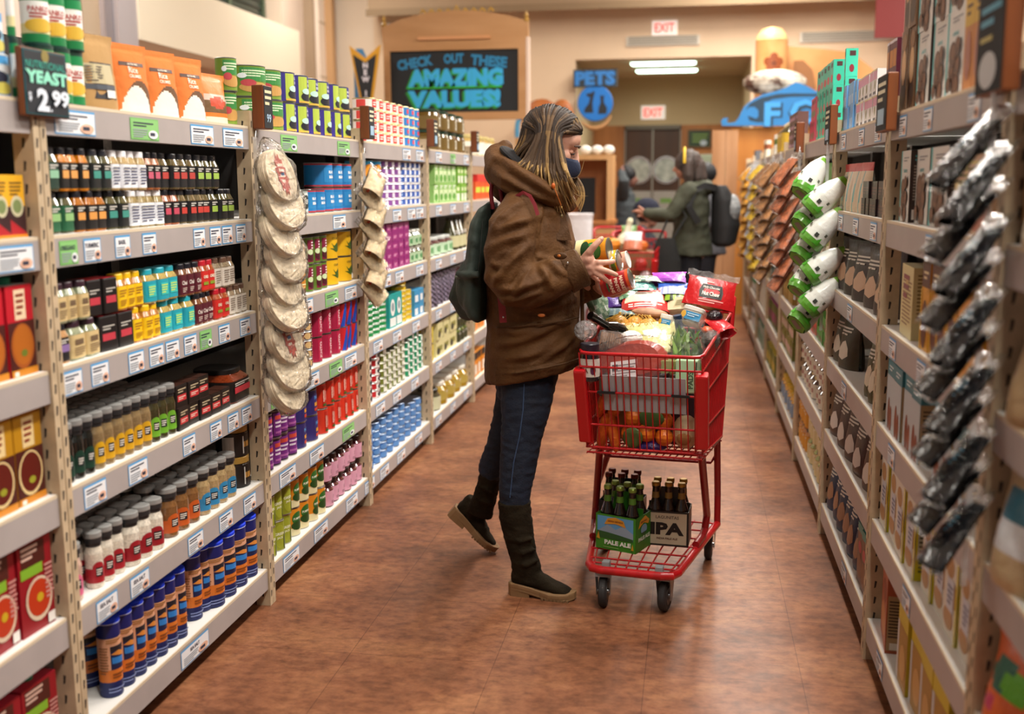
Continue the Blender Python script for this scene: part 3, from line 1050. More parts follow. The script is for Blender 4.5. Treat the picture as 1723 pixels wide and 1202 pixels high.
# second shelf: grinders, small tins
for x0, x1, n, c, l, ds in ((116, 168, 3, '#1c1d1a', '#123a2c', 'dark green label pepper grinder'), (168, 262, 6, '#8a7350', '#d8a51c', 'yellow label seasoning grinder'), (262, 303, 3, '#3f3a22', '#6fae2e', 'light green label grinder')):
    row('L', 1, 2, x0, x1, n, grinder('spice_grinder', .145, c, l), ds, 'grinder', rows=4, spin=10, push=.001)
tin_f = lambda w, h: [('r', -w * .38, h * .28, w * .38, h * .56, C('#c22f34')), ('l', -w * .3, h * .34, w * .3, h * .5, 2, C('#e8c8bc')), ('l', -w * .34, h * .64, w * .34, h * .86, 2, C('#b9a98a'))]
tin_n = lambda d, h: [('r', -d * .3, h * .06, d * .3, h * .4, C('#b9b9a8'))]
blk = carton('spice_tin', .066, .05, '#1a1311', tin_f, tin_n, '#3a1e14', bev=.003)
row('L', 1, 2, 300, 390, 5, blk, 'small black tin with red tag', 'tin', tiers=2, skip={(4, 1), (3, 1)})
row('L', 1, 2, 390, 428, 1, jar('paprika_jar', .11, '#7a2f14', '#17110f', '#161414', '#c23040', lidh=.15), 'wide paprika jar with black lid', 'jar')
# first shelf: shakers
shk = lambda c, l: grinder('spice_shaker', .145, c, l)
row('L', 1, 1, 130, 152, 1, shk('#c9a898', '#d8668c'), 'pink label salt shaker', 'shaker', rows=2)
row('L', 1, 1, 166, 218, 3, shk('#d9d0c0', '#a31c28'), 'red label garlic shaker near the post', 'shaker', rows=3, spin=12, push=.001)
row('L', 1, 1, 226, 284, 3, shk('#ddd5c6', '#9c1a26'), 'red label onion shaker mid shelf', 'shaker', rows=3, back=.008, spin=12, push=.001)
row('L', 1, 1, 290, 344, 3, shk('#7a5430', '#c65a20'), 'orange label spice shaker', 'shaker', rows=3, spin=12, push=.001)
row('L', 1, 1, 346, 404, 4, shk('#a88f66', '#2f86b8'), 'sky blue label spice shaker', 'shaker', rows=3, spin=12, push=.001)
row('L', 1, 1, 406, 431, 1, jar('coffee_jar', .105, '#17110e', '#1c1512', '#a8823c', '#b8863a', q=.9, neck=.98, lidh=.22, lab=(.02, .72), lines=False, items=lambda w, h: [('r', -w * .9, h * .1, -w * .2, h * .66, C('#c9c6be'))]), 'gold lidded black coffee jar', 'jar', tiers=2, back=.03)
# lowest shelf: salt canisters
def salt(w, h):
    return [('r', -w * .66, h * .205, w * .66, h * .36, C('#dd7a2c')), ('r', -w * .66, h * .36, w * .66, h * .76, C('#e0a683')), ('r', -w * .15, h * .36, w * .62, h * .66, C('#15224e')), ('p', [(-w * .15, h * .56), (w * .62, h * .5), (w * .62, h * .55), (w * .2, h * .6)], C('#d98a3a')), ('p', [(-w * .1, h * .44), (w * .5, h * .42), (w * .62, h * .5), (-w * .1, h * .52)], C('#2a7fd0')),
            ('r', -w * .15, h * .6, w * .62, h * .66, C('#1c1c26')), ('l', -w * .62, h * .3, -w * .25, h * .66, 10, C('#9a6238')), ('l', -w * .1, h * .24, w * .5, h * .32, 2, C('#8a4a20')), ('l', -w * .3, h * .06, w * .5, h * .14, 2, C('#7d8cc0')), ('l', -w * .3, h * .70, w * .4, h * .76, 2, C('#a8763e'))]
def canister(w):
    h, r = .212, w / 2
    o = MB().lathe([(r * .94, 0), (r, .003), (r, h * .2), (r, h * .36), (r, h * .6), (r, h * .76)], 24, C('#16245e'), mats=[C('#16245e'), C('#16245e'), C('#dd7a2c'), C('#e2a07a'), C('#dfae90')]).build('salt_canister')
    MB().lathe([(r * 1.0, h * .762), (r * 1.02, h * .77), (r * 1.02, h * .935), (r * 1.05, h * .94), (r * 1.05, h * .95), (r * 1.05, h * .985), (r * .98, h), (.001, h)], 24, C('#1b2a9a', .35), mats=[C('#141f66', .4)] * 3 + [C('#c9d2ee', .6)] + [C('#1c3cd8', .65, spec=.2)] * 3).build('lid', o)
    d = MB()
    art(d, wrap(r, a0=-.35), salt(w, h))
    d.build('label', o)
    return o, w, h
canister.turn = -16
row('L', 1, 0, 196, 322, 7, canister, 'blue and orange salt canister of near run', 'canister', spin=8, push=.001)
row('L', 1, 0, 367, 441, 4, canister, 'blue and orange salt canister by far post', 'canister', spin=8, back=.012, push=.001)
row('L', 1, 0, 158, 192, 1, canister, 'blue and orange salt canister set back alone', 'canister', spin=8, back=.1)
row('L', 1, 0, 331, 363, 2, canister, 'blue and orange salt canister in the gap', 'canister', spin=8, back=.035)

# bay of bean cans
coco = lambda w, h: [('e', w * .15, h * .5, w * .42, h * .4, C('#dfe3dd')), ('e', w * .15, h * .5, w * .3, h * .3, C('#38403c')), ('l', -w * .1, h * .4, w * .45, h * .62, 3, C('#e6e6e0'))]
row('L', 2, 4, 476, 522, 4, can('coconut_can', .088, [(0, 1, '#aeb5b0')], coco), 'silver and white coconut can', 'can', spin=10)
bb2 = lambda w, h: [('r', -w * .1, h * .2, w * .7, h * .8, C('#2d86c4')), txt('BLACK', w * .3, h * .62, h * .12, '#f2f6fa', w=w * .6, fat=.05), txt('BEANS', w * .3, h * .42, h * .12, '#f2f6fa', w=w * .6, fat=.05)]
bluecan = lambda hh: can('bean_can', hh, [(0, .07, '#b03a48'), (.07, .93, '#1f78b8'), (.93, 1, '#b03a48')], bb2)
row('L', 2, 4, 523, 552, 2, bluecan(.09), 'bright blue bean can, single tier', 'can')
row('L', 2, 4, 553, 603, 3, bluecan(.098), 'bright blue bean can, double tier', 'can', tiers=2)
row('L', 2, 3, 480, 522, 3, can('bean_can', .106, [(0, 1, '#5a2c14')], lambda w, h: [('r', -w * .75, h * .1, -w * .35, h * .9, C('#d9c9a8')), ('l', -w * .7, h * .2, -w * .4, h * .8, 7, C('#6a5030')), ('e', w * .2, h * .5, w * .34, h * .3, C('#c9822a')), ('l', -w * .05, h * .2, w * .4, h * .4, 2, C('#ecd9a8'))]), 'brown label bean can', 'can', tiers=2)
kid = lambda w, h: [('r', -w * .05, h * .1, w * .75, h * .9, C('#7d1838')), ('l', w * .2, h * .55, w * .6, h * .85, 3, C('#e8d4d8')), ('e', w * .28, h * .3, w * .34, h * .17, C('#4a1220')), ('e', w * .14, h * .46, w * .2, h * .1, C('#cfe0b0'))]
row('L', 2, 3, 522, 556, 3, can('bean_can', .106, [(0, 1, '#5f7a2a')], kid), 'maroon and green kidney bean can', 'can', tiers=2)
row('L', 2, 3, 557, 603, 2, can('pineapple_can', .108, [(0, 1, '#e0ae14')], lambda w, h: [('p', [(w * .3, h * .25), (w * .36, h * .62), (w * .2, h * .5), (w * .1, h * .62), (w * .2, h * .4), (w * .05, h * .42)], C('#3d5a1c')), ('p', [(w * .3, h * .25), (w * .36, h * .62), (w * .5, h * .5), (w * .6, h * .6), (w * .48, h * .4), (w * .6, h * .36)], C('#3d5a1c')), txt('COCONUT', w * .3, h * .78, h * .08, '#3a3210', w=w * .6)]), 'large yellow can with palm picture', 'can', tiers=2)
row('L', 2, 2, 466, 492, 2, carton('grain_carton', .2, .05, '#c98a1c', lambda w, h: [('r', -w * .5, h * .5, w * .5, h, C('#e0a81c')), ('r', -w * .5, h * .8, 0, h, C('#3d8a3a')), ('e', 0, h * .25, w * .45, h * .14, C('#b9682a')), ('r', -w * .5, 0, w * .5, h * .1, C('#35601f'))]), 'tall yellow and green grain carton', 'carton')
row('L', 2, 2, 493, 532, 3, tin('tuna_tin', .0352, '#5e1a18', items=lambda w, h: [('e', w * .05, h * .5, w * .2, h * .36, C('#d9b47c')), ('l', w * .3, h * .2, w * .7, h * .8, 2, C('#d8b89a'))]), 'brick red tuna tin', 'tin', tiers=6)
row('L', 2, 2, 535, 579, 3, can('bean_can', .102, [(0, 1, '#9c163c')], lambda w, h: [('r', w * .1, h * .1, w * .5, h * .9, C('#b01c44')), txt('PINTO', w * .3, h * .5, h * .2, '#f2dfe2', w=w * .6, rot=math.pi / 2), ('l', -w * .7, h * .2, -w * .2, h * .7, 8, C('#b5707c'))]), 'magenta bean can', 'can', tiers=2)
row('L', 2, 2, 579, 607, 3, can('bean_can', .102, [(0, 1, '#c21f26')], lambda w, h: [('p', [(-w * .2, 0), (w * .1, 0), (w * .5, h), (w * .2, h)], C('#1d48b0')), ('p', [(w * .2, h * .1), (w * .35, h * .1), (w * .6, h * .8), (w * .45, h * .8)], C('#1c1a1e'))]), 'red and blue striped can', 'can', tiers=2)
pur = lambda w, h: [('r', -w * .2, h * .1, w * .6, h * .9, C('#7a2a86')), ('r', -w * .1, h * .68, w * .5, h * .82, C('#d04a3a')), ('l', -w * .1, h * .36, w * .5, h * .64, 2, C('#e6d8ea')), ('r', -w * .1, h * .18, w * .5, h * .26, C('#b060a8'))]
row('L', 2, 1, 452, 505, 4, can('chili_can', .102, [(0, 1, '#38173c')], pur), 'dark purple chili can', 'can', tiers=2, spin=8)
row('L', 2, 1, 506, 544, 2, can('chili_can', .102, [(0, 1, '#332a6e')], lambda w, h: [('r', w * .1, h * .1, w * .7, h * .9, C('#2b2468')), txt('PATO', w * .4, h * .68, h * .14, '#4f8fd0', w=w * .5, fat=.05), txt('BEAN', w * .4, h * .42, h * .14, '#e8a02c', w=w * .5, fat=.05), ('r', w * .2, h * .16, w * .6, h * .28, C('#c03a2c'))]), 'indigo chili can with orange letters', 'can', tiers=2, spin=8)
row('L', 2, 1, 545, 611, 6, can('tomato_can', .104, [(0, 1, '#d0351f')], lambda w, h: [('r', w * .05, h * .1, w * .55, h * .9, C('#b3200f')), txt('REFRIED', w * .18, h * .5, h * .09, '#f4d9c6', w=w * .7, rot=math.pi / 2), txt('PINTO', w * .36, h * .5, h * .09, '#f4d9c6', w=w * .6, rot=math.pi / 2), ('r', w * .1, h * .1, w * .5, h * .2, C('#3d5a24'))]), 'red refried bean can', 'can', tiers=2)
row('L', 2, 0, 457, 497, 3, can('jackfruit_can', .112, [(0, 1, '#8a8f22')], lambda w, h: [('e', w * .1, h * .5, w * .3, h * .4, C('#9aa02e')), txt('GREEN', w * .1, h * .58, h * .09, '#f2f0d8', w=w * .7), txt('JACK', w * .1, h * .44, h * .09, '#f2f0d8', w=w * .7), ('e', w * .5, h * .3, w * .2, h * .3, C('#4d5a18'))]), 'olive green jackfruit can', 'can', tiers=2, spin=10)
pump = can('pumpkin_can', .11, [(0, .28, '#e6dcae'), (.28, 1, '#dd8a1c')], lambda w, h: [('e', w * .25, h * .62, w * .32, h * .24, C('#2d6a2a')), txt('PUMPKIN', w * .25, h * .62, h * .08, '#f2f2e0', w=w * .5), ('e', w * .25, h * .38, w * .36, h * .16, C('#24481c'))])
row('L', 2, 0, 498, 553, 4, pump, 'orange and cream pumpkin can', 'can', tiers=2, spin=10)
row('L', 2, 0, 554, 613, 6, jar('sauce_jar', .104, '#4a0f1a', '#d39ab0', '#241014', None, q=.9, lidh=.22, neck=.8, lines=False, items=lambda w, h: [txt('D', w * .1, h * .4, h * .14, '#4a3038'), ('l', -w * .2, h * .14, w * .4, h * .26, 2, C('#8a5a6c'))]), 'pink label sauce jar with dark lid', 'jar', tiers=2)

# bay of tins
rw = lambda w, h: [('r', w * .0, h * .15, w * .4, h * .85, C('#cf3a34')), ('r', -w * .7, h * .15, -w * .3, h * .85, C('#d9473f')), ('l', w * .05, h * .3, w * .36, h * .7, 2, C('#f3e6e0'))]
row('L', 3, 5, 628, 683, 5, tin('fish_tin', .05, '#efe6dd', '#b8a878', rw), 'red and white fish tin on top shelf', 'tin', tiers=4)
row('L', 3, 5, 684, 713, 3, tin('fish_tin', .05, '#e8ecf0', '#b8a878', lambda w, h: [('r', -w * .1, h * .12, w * .5, h * .88, C('#2b7fc4')), ('r', w * .1, h * .3, w * .3, h * .7, C('#d8404a'))]), 'blue and white fish tin on top shelf', 'tin', tiers=4)
row('L', 3, 4, 620, 648, 2, can('fruit_can', .108, [(0, 1, '#2f9fd0')], lambda w, h: [('e', w * .1, h * .55, w * .3, h * .3, C('#e8982a')), ('l', w * .3, h * .7, w * .7, h * .9, 2, C('#f0f4f6'))]), 'sky blue can with orange fruit', 'can', tiers=2)
row('L', 3, 4, 648, 680, 3, tin('fish_tin', .037, '#8a4f9a', items=lambda w, h: [('r', w * .1, h * .2, w * .5, h * .8, C('#e4dcea')), ('r', -w * .6, h * .2, -w * .2, h * .8, C('#d8cfe0'))]), 'mauve and white fish tin', 'tin', tiers=6)
row('L', 3, 4, 681, 714, 4, tin('fish_tin', .037, '#3a5cae', items=lambda w, h: [('r', w * .1, h * .2, w * .45, h * .8, C('#dfe6f4')), ('r', -w * .5, h * .3, -w * .1, h * .7, C('#8fb0e0'))]), 'royal blue and white fish tin', 'tin', tiers=6)
row('L', 3, 3, 640, 690, 5, carton('sardine_box', .0445, .09, '#8d2470', lambda w, h: [('r', -w * .3, h * .2, w * .3, h * .7, C('#a8407f')), ('l', -w * .25, h * .3, w * .25, h * .6, 2, C('#d9a0c4'))], None, '#a02f80'), 'purple sardine box', 'box', tiers=5)
row('L', 3, 3, 690, 716, 3, jar('olive_jar', .086, '#38402a', '#a9c4a0', '#c9c9c0', None, q=.9, items=lambda w, h: [('e', 0, h * .35, w * .3, h * .15, C('#4f8a58'))], lines=False), 'green label olive jar', 'jar', tiers=2)
row('L', 3, 2, 622, 655, 3, tin('fish_tin', .0262, '#1f8a48', '#b9c8bc'), 'flat green fish tin', 'tin', tiers=8, slack=.99)
row('L', 3, 2, 656, 678, 2, carton('tea_carton', .165, .06, '#1f9a98', lambda w, h: [('e', 0, h * .6, w * .3, h * .25, C('#e8e8e4')), ('r', -w * .4, h * .05, w * .4, h * .3, C('#e4e8e6')), ('e', 0, h * .62, w * .18, h * .13, C('#8a9aa4'))]), 'tall teal carton between the green and yellow tins', 'carton')
row('L', 3, 2, 679, 697, 2, tin('fish_tin', .0262, '#d6b41e', '#c9b878'), 'flat yellow fish tin', 'tin', tiers=8, slack=.99, ragged=2)
row('L', 3, 2, 698, 716, 2, carton('biscuit_box', .07, .08, '#3a92c4', lambda w, h: [('r', -w * .4, h * .1, w * .2, h * .6, C('#e4e8ea'))]), 'sky blue box beside the flat yellow tins', 'box', tiers=2)
row('L', 3, 1, 619, 646, 2, tin('tomato_tin', .0368, '#b8202a', '#c9c4c0', lambda w, h: [('r', w * .05, h * .2, w * .5, h * .8, C('#e4e0dc')), ('e', w * .3, h * .5, w * .16, h * .3, C('#3a3a40'))]), 'red and white tomato tin', 'tin', tiers=6)
row('L', 3, 1, 647, 685, 5, tin('olive_tin', .0368, '#6f7a30', '#c9c9b8', lambda w, h: [('r', w * .0, h * .2, w * .35, h * .8, C('#e0e0d4')), ('e', -w * .4, h * .5, w * .2, h * .3, C('#39402a'))]), 'moss green and white olive tin', 'tin', tiers=6, ragged=1)
row('L', 3, 1, 686, 715, 4, tin('olive_tin', .0368, '#168a5e', '#c4d0c8', lambda w, h: [('r', w * .1, h * .2, w * .5, h * .8, C('#dfe8e0'))]), 'emerald green olive tin', 'tin', tiers=6, ragged=1)
row('L', 3, 0, 622, 713, 9, tin('tuna_tin', .04, '#2d66b0', '#9fb2cc', lambda w, h: [('e', w * .15, h * .5, w * .3, h * .34, C('#5a8cc8')), ('l', w * .5, h * .2, w * .9, h * .8, 2, C('#9fbfe4'))]), 'blue tuna tin on the lowest shelf', 'tin', tiers=5, ragged=1)

# bay of jars by the backpack
dk = lambda w, h: [('r', -w * .42, h * .16, w * .42, h * .62, C('#e9e8da')), ('l', -w * .3, h * .26, w * .3, h * .54, 3, C('#7d7a58'))]
row('L', 4, 5, 732, 792, 4, jar('pickle_jar', .115, '#5a4318', '#6a5220', '#1e3a2c', None, q=.55, neck=.95, lidh=.13, lines=False, items=dk), 'brown jar with white label and dark lid', 'jar', tiers=2)
gl = lambda w, h: [('r', -w * .4, h * .1, w * .4, h * .7, C('#cfe4b4')), ('e', 0, h * .3, w * .3, h * .2, C('#5aa03a')), ('l', -w * .3, h * .74, w * .3, h * .94, 2, C('#f0f4ea'))]
row('L', 4, 4, 731, 768, 5, carton('broth_carton', .108, .07, '#8fbf6a', gl), 'light green broth carton', 'carton', tiers=2)
row('L', 4, 4, 769, 793, 3, carton('broth_carton', .108, .07, '#7cb440', lambda w, h: [('r', -w * .36, h * .05, w * .36, h * .45, C('#e8ecdc')), ('r', -w * .3, h * .6, w * .3, h * .8, C('#dce8b8'))]), 'leaf green broth carton', 'carton', tiers=2)
row('L', 4, 3, 724, 766, 4, jar('jam_jar', .105, '#4a1c20', '#bcd6b8', '#c8ccc8', None, q=.9, lines=False, items=lambda w, h: [('e', 0, h * .36, w * .3, h * .18, C('#5f9a62'))]), 'dark jam jar with pale green label', 'jar')
row('L', 4, 3, 768, 793, 3, jar('oil_bottle', .2, '#38391a', '#c8c49a', '#23231c', None, q=.9, neck=.4, lidh=.08, lab=(.1, .45)), 'dark oil bottle behind the backpack', 'bottle')
row('L', 4, 2, 726, 770, 4, pouch('bean_pouch', .18, .06, '#2c2430', lambda u, v, s: '#8a7f96' if (int(u * 12) + int(v * 18)) % 3 == 0 else None), 'dark speckled bean pouch', 'pouch')
row('L', 4, 2, 772, 793, 2, pouch('bean_pouch', .17, .06, '#4a1c24', lambda u, v, s: '#c9b0b4' if .3 < v < .6 else None), 'maroon bean pouch behind the backpack', 'pouch')
row('L', 4, 1, 724, 733, 1, can('mustard_can', .1, [(0, 1, '#c9b424')]), 'yellow can beside the cream cartons', 'can', tiers=2)
row('L', 4, 1, 735, 769, 3, carton('cracker_carton', .1, .08, '#d3cc98', lambda w, h: [('r', -w * .4, h * .3, w * .3, h * .6, C('#8d8a4a')), ('e', -w * .2, h * .3, w * .2, h * .2, C('#3a3a30'))], None, '#3d3a20'), 'cream cracker carton', 'carton', tiers=2)
row('L', 4, 1, 771, 793, 3, jar('olive_jar', .1, '#4a5a20', '#3a3a24', '#22301c', None, q=.9), 'olive green jar with dark lid', 'jar', tiers=2)
row('L', 4, 0, 724, 745, 2, jar('pepper_jar', .125, '#33301c', '#c8c8a8', '#1c1c18', None, q=.9), 'dark pepper jar with pale label', 'jar')
row('L', 4, 0, 746, 792, 4, jar('pepper_jar', .135, '#9a7a1c', '#b09a4a', '#d8d4c8', None, q=.9, lab=(.2, .6)), 'golden pepper jar with silver lid', 'jar')
# bay half behind the woman
row('L', 5, 5, 800, 846, 4, jar('honey_jar', .14, '#b59a5a', '#e6e2d4', '#c9b87c', None, q=.9), 'pale honey jar with gold lid', 'jar')
row('L', 5, 4, 800, 826, 3, carton('snack_box', .12, .06, '#e05a2c', lambda w, h: [('r', -w * .4, h * .4, w * .4, h * .7, C('#c9d84a'))]), 'orange and lime snack box', 'box')
row('L', 5, 4, 803, 826, 3, carton('snack_box', .05, .06, '#d63a34'), 'small red box above the orange boxes', 'box', z0=.1205)
row('L', 5, 3, 798, 812, 2, carton('snack_box', .15, .06, '#7ab89a'), 'mint green box beside the jacket', 'box')
row('L', 5, 1, 798, 815, 2, carton('snack_box', .14, .06, '#3aa08a', lambda w, h: [('r', -w * .5, 0, w * .5, h * .45, C('#e0883a'))]), 'turquoise and orange box beside the jacket', 'box')
row('L', 5, 0, 798, 816, 3, carton('snack_box', .17, .06, '#e08a1f', lambda w, h: [('r', -w * .3, h * .1, w * .3, h * .5, C('#e8e4d4')), ('r', -w * .5, h * .7, w * .5, h, C('#2c2a24'))]), 'orange and black box on the far lowest shelf', 'box')
# ------------------------------------------------------------------ goods on the cookie side
def cookie(w, h):
    it = [('r', -w * .5, 0, w * .5, h, C('#d9d6d2')), ('r', -w * .5, 0, -w * .4, h, C('#5fb6b8')), ('l', -w * .2, h * .84, w * .35, h * .92, 2, C('#8a8a90')), txt('ALMOND', 0, h * .72, h * .05, '#3fa8ae', w=w * .6)]
    for u, v, r in ((.1, .12, .2), (-.12, .3, .17), (.2, .34, .16), (-.05, .48, .2), (.22, .56, .14), (-.2, .14, .12)):
        it.append(('e', w * u, h * v, w * r, w * r * .9, C('#5d3a28')))
        it.append(('e', w * (u + .03), h * v + w * .03, w * r * .6, w * r * .5, C('#7a5138')))
    return it
def cookie_side(d, h):
    return [('r', -d * .5, 0, d * .5, h, C('#3a2a24')), ('l', -d * .34, h * .3, d * .34, h * .8, 12, C('#a89a8e')), ('r', -d * .36, h * .04, d * .1, h * .18, C('#e6e2dc')), ('l', -d * .3, h * .84, d * .3, h * .94, 2, C('#5fb6b8'))]
ck = carton('cookie_box', .192, .055, '#3a2a24', cookie, cookie_side, '#5fb6b8')
row('R', 1, 5, 1534, 1614, 3, ck, 'white cookie box with brown cookies, top shelf', 'box', tiers=2, spin=1)
tan = carton('biscotti_carton', .22, .05, '#6a4a30', lambda w, h: [('e', 0, h * .2, w * .42, h * .16, C('#3a2418')), ('e', 0, h * .55, w * .36, h * .22, C('#c9a070')), ('e', 0, h * .85, w * .4, h * .1, C('#8a6038')), ('r', -w * .5, 0, -w * .44, h, C('#c9c0b0'))])
row('R', 1, 5, 1508, 1533, 2, tan, 'tall brown biscotti carton beside the cookie boxes', 'carton', tiers=2, spin=1)
row('R', 1, 5, 1616, 1648, 2, carton('pretzel_box', .22, .06, '#c07a3a', lambda w, h: [('r', -w * .5, h * .62, w * .5, h * .9, C('#d0a83a')), ('l', -w * .3, h * .7, w * .3, h * .84, 2, C('#5a3a14')), ('e', 0, h * .34, w * .3, h * .24, C('#a86a5a'))]), 'yellow and rose pretzel box by the chalk sign', 'box', spin=1)
row('R', 1, 4, 1509, 1526, 1, ck, 'white cookie box under the biscotti cartons', 'box', spin=1)
row('R', 1, 4, 1530, 1590, 2, ck, 'angled almond cookie box on second highest shelf', 'box', spin=9, back=.03)
ses = lambda w, h: [('r', -w * .4, h * .55, w * .4, h * .92, C('#d8c26a')), ('l', -w * .3, h * .62, w * .3, h * .86, 3, C('#6a5a20')), ('e', 0, h * .25, w * .35, h * .2, C('#b9725a'))]
row('R', 1, 4, 1592, 1650, 3, pouch('sesame_pack', .165, .05, '#c9a27e', None, ses, bump=.1), 'cream and pink sesame pack by black pouches', 'pack', spin=2)
row('R', 1, 3, 1499, 1544, 1, carton('wafer_box', .19, .11, '#d9cf9c', lambda w, h: [('l', -w * .36, h * .15, w * .4, h * .8, 12, C('#9a7f5a')), ('r', -w * .1, h * .68, w * .1, h * .86, C('#c9b070')), ('l', -w * .3, h * .5, w * .2, h * .9, 3, C('#8a4a5a'))], lambda d, h: [('l', -d * .4, h * .3, d * .4, h * .92, 12, C('#8d7a50')), ('r', -d * .1, h * .03, d * .36, h * .16, C('#efece4'))], '#e4dcb4'), 'large cream wafer box with fine print', 'box', spin=4)
row('R', 1, 3, 1546, 1606, 4, carton('crisp_box', .215, .06, '#d99a1c', lambda w, h: [('r', -w * .5, h * .72, w * .5, h, C('#4a2418')), ('l', -w * .3, h * .8, w * .3, h * .92, 2, C('#d8c9a0')), ('e', 0, h * .3, w * .34, h * .28, C('#5a2a14')), ('r', -w * .5, 0, -w * .38, h * .7, C('#e8b422'))], None, '#3d1d14'), 'yellow and brown crisp box', 'box', spin=1)
row('R', 1, 3, 1608, 1640, 2, carton('crisp_box', .17, .06, '#dc9412', lambda w, h: [('e', 0, h * .6, w * .3, h * .12, C('#e8d8a0'))]), 'plain yellow box behind the black pouches', 'box', spin=1)
alm = lambda w, h: [('r', -w * .5, h * .78, w * .5, h, C('#3f8290')), ('l', -w * .3, h * .84, w * .3, h * .94, 2, C('#cfdde0')), ('r', -w * .5, 0, w * .5, h * .78, C('#b9c3c9')), ('e', -w * .1, h * .2, w * .16, h * .26, C('#7d3a24')), ('e', w * .2, h * .14, w * .14, h * .22, C('#8a452c'))]
alms = lambda d, h: [('r', -d * .5, 0, d * .5, h * .78, C('#b89f78')), ('l', -d * .4, h * .1, d * .4, h * .72, 12, C('#5f4f38')), ('l', -d * .3, h * .82, d * .3, h * .92, 1, C('#d8e2e4'))]
ab = carton('almond_box', .195, .06, '#3f8290', alm, alms, '#4a97a4')
row('R', 1, 2, 1489, 1545, 4, ab, 'blue topped almond box, near run of shelf', 'box', spin=1)
row('R', 1, 2, 1562, 1612, 3, ab, 'blue topped almond box behind black pouches', 'box', spin=1)
yc = lambda w, h: [('r', -w * .5, 0, w * .5, h, C('#d9d3c6')), ('e', -w * .14, h * .78, w * .3, h * .13, C('#b0875a')), ('e', w * .2, h * .5, w * .28, h * .14, C('#a67c50')), ('e', -w * .1, h * .2, w * .34, h * .12, C('#b58c60')), ('r', -w * .24, h * .3, w * .24, h * .66, C('#c9cdd8')), ('l', -w * .18, h * .36, w * .18, h * .6, 4, C('#5a6486')), ('r', w * .42, 0, w * .5, h, C('#d6c81c'))]
ycs = lambda d, h: [('r', -d * .4, h * .3, d * .4, h * .9, C('#c9c8b0')), ('l', -d * .34, h * .36, d * .34, h * .86, 9, C('#5a5a40')), ('l', -d * .34, h * .1, d * .34, h * .26, 3, C('#7a741c'))]
yb = carton('cracker_box', .205, .05, '#d8cc1e', yc, ycs, '#dccf28')
row('R', 1, 1, 1478, 1536, 4, yb, 'yellow edged cracker box, group by the far post', 'box', spin=1)
row('R', 1, 1, 1548, 1632, 4, yb, 'yellow edged cracker box, group under black pouches', 'box', spin=1, back=.03)
row('R', 1, 0, 1466, 1500, 1, carton('granola_box', .225, .06, '#a8502e', lambda w, h: [('e', 0, h * .3, w * .4, h * .2, C('#c98a5a')), ('e', w * .1, h * .7, w * .3, h * .14, C('#8a3420'))], lambda d, h: [('r', -d * .45, h * .04, d * .45, h * .75, C('#a88c62')), ('l', -d * .38, h * .2, d * .38, h * .7, 12, C('#4a3a24')), ('r', -d * .3, h * .05, d * .1, h * .14, C('#e0dccf'))], '#b5623c'), 'tilted rust red granola box at floor level', 'box', spin=12)
row('R', 1, 0, 1508, 1586, 4, carton('cereal_box', .235, .05, '#c9b62a', lambda w, h: [('r', -w * .5, 0, w * .5, h * .7, C('#a8823c')), ('r', -w * .5, 0, -w * .34, h * .7, C('#c9cacc')), ('e', w * .1, h * .3, w * .3, h * .2, C('#c9a060'))], lambda d, h: [('r', -d * .3, h * .05, d * .3, h * .7, C('#c4c6c8')), ('l', -d * .24, h * .1, d * .24, h * .66, 14, C('#6a6a6c'))], '#d4c43a'), 'olive yellow cereal box at floor level', 'box', spin=3)
row('R', 1, 0, 1596, 1640, 2, pouch('snack_pouch', .2, .07, '#7a1470', lambda u, v, s: '#b07ab0' if inside(u, v, 0, .4, .2, .12) else None), 'purple snack pouch at floor level', 'pouch')

bag_paint = lambda base, patch, pv=.36: (lambda u, v, s: patch if s > 0 and inside(u, v, .02, pv, .3, .15) else ('#2a1c16' if v > .86 else None))
def bagart(c='#cfc8bc', patch=None, pv=.36):
    return lambda w, h: [('p', [(-.2 * w, (pv - .12) * h), (.04 * w, (pv - .17) * h), (.26 * w, (pv - .08) * h), (.24 * w, (pv + .06) * h), (.08 * w, (pv + .2) * h), (-.08 * w, (pv + .16) * h), (-.24 * w, (pv + .02) * h)], C(patch))] + [('l', -w * .3, h * .62, w * .3, h * .8, 3, C(c))]
def cbag(base, patch, h=.2, pv=.34, dep=.08):
    return pouch('cookie_bag', h, dep, base, bag_paint(base, None, pv), bagart(patch=patch, pv=pv), rough=.5, coat=.05)
row('R', 2, 3, 1407, 1484, 5, cbag('#33241b', '#c9a98c'), 'dark brown cookie bag with tan window', 'bag', spin=8)
row('R', 2, 2, 1398, 1420, 2, cbag('#3a3218', '#cfc6b4'), 'olive bag at the far end of the half empty shelf', 'bag', spin=8)
row('R', 2, 2, 1448, 1476, 3, cbag('#4a411c', '#d6c9b2'), 'olive bag at near end of the half empty shelf', 'bag', spin=8)
row('R', 2, 1, 1390, 1460, 5, cbag('#432412', '#cfc8c0', .2, .3), 'chestnut brown bag with pale oval', 'bag', spin=8)
row('R', 2, 1, 1460, 1468, 1, carton('snack_box', .16, .05, '#b8922a'), 'mustard yellow box beside the chestnut bags', 'box')
row('R', 2, 0, 1384, 1440, 6, cbag('#24304a', '#9a7458', .21, .36), 'slate blue bag with brown patch', 'bag', spin=8)
row('R', 2, 0, 1441, 1456, 2, carton('candy_box', .2, .06, '#5a3524', lambda w, h: [('r', -w * .5, h * .86, w * .5, h, C('#1d8a86')), ('e', 0, h * .62, w * .3, h * .1, C('#b03a4a')), ('e', 0, h * .3, w * .4, h * .2, C('#7a5034'))], None, '#20918c'), 'teal topped candy box by the blue bags', 'box')
def red_cream(u, v, s):
    return '#c23f3c' if v > .84 else ('#6fb0b4' if abs(u - .1 * (v - .4)) < .05 else None)
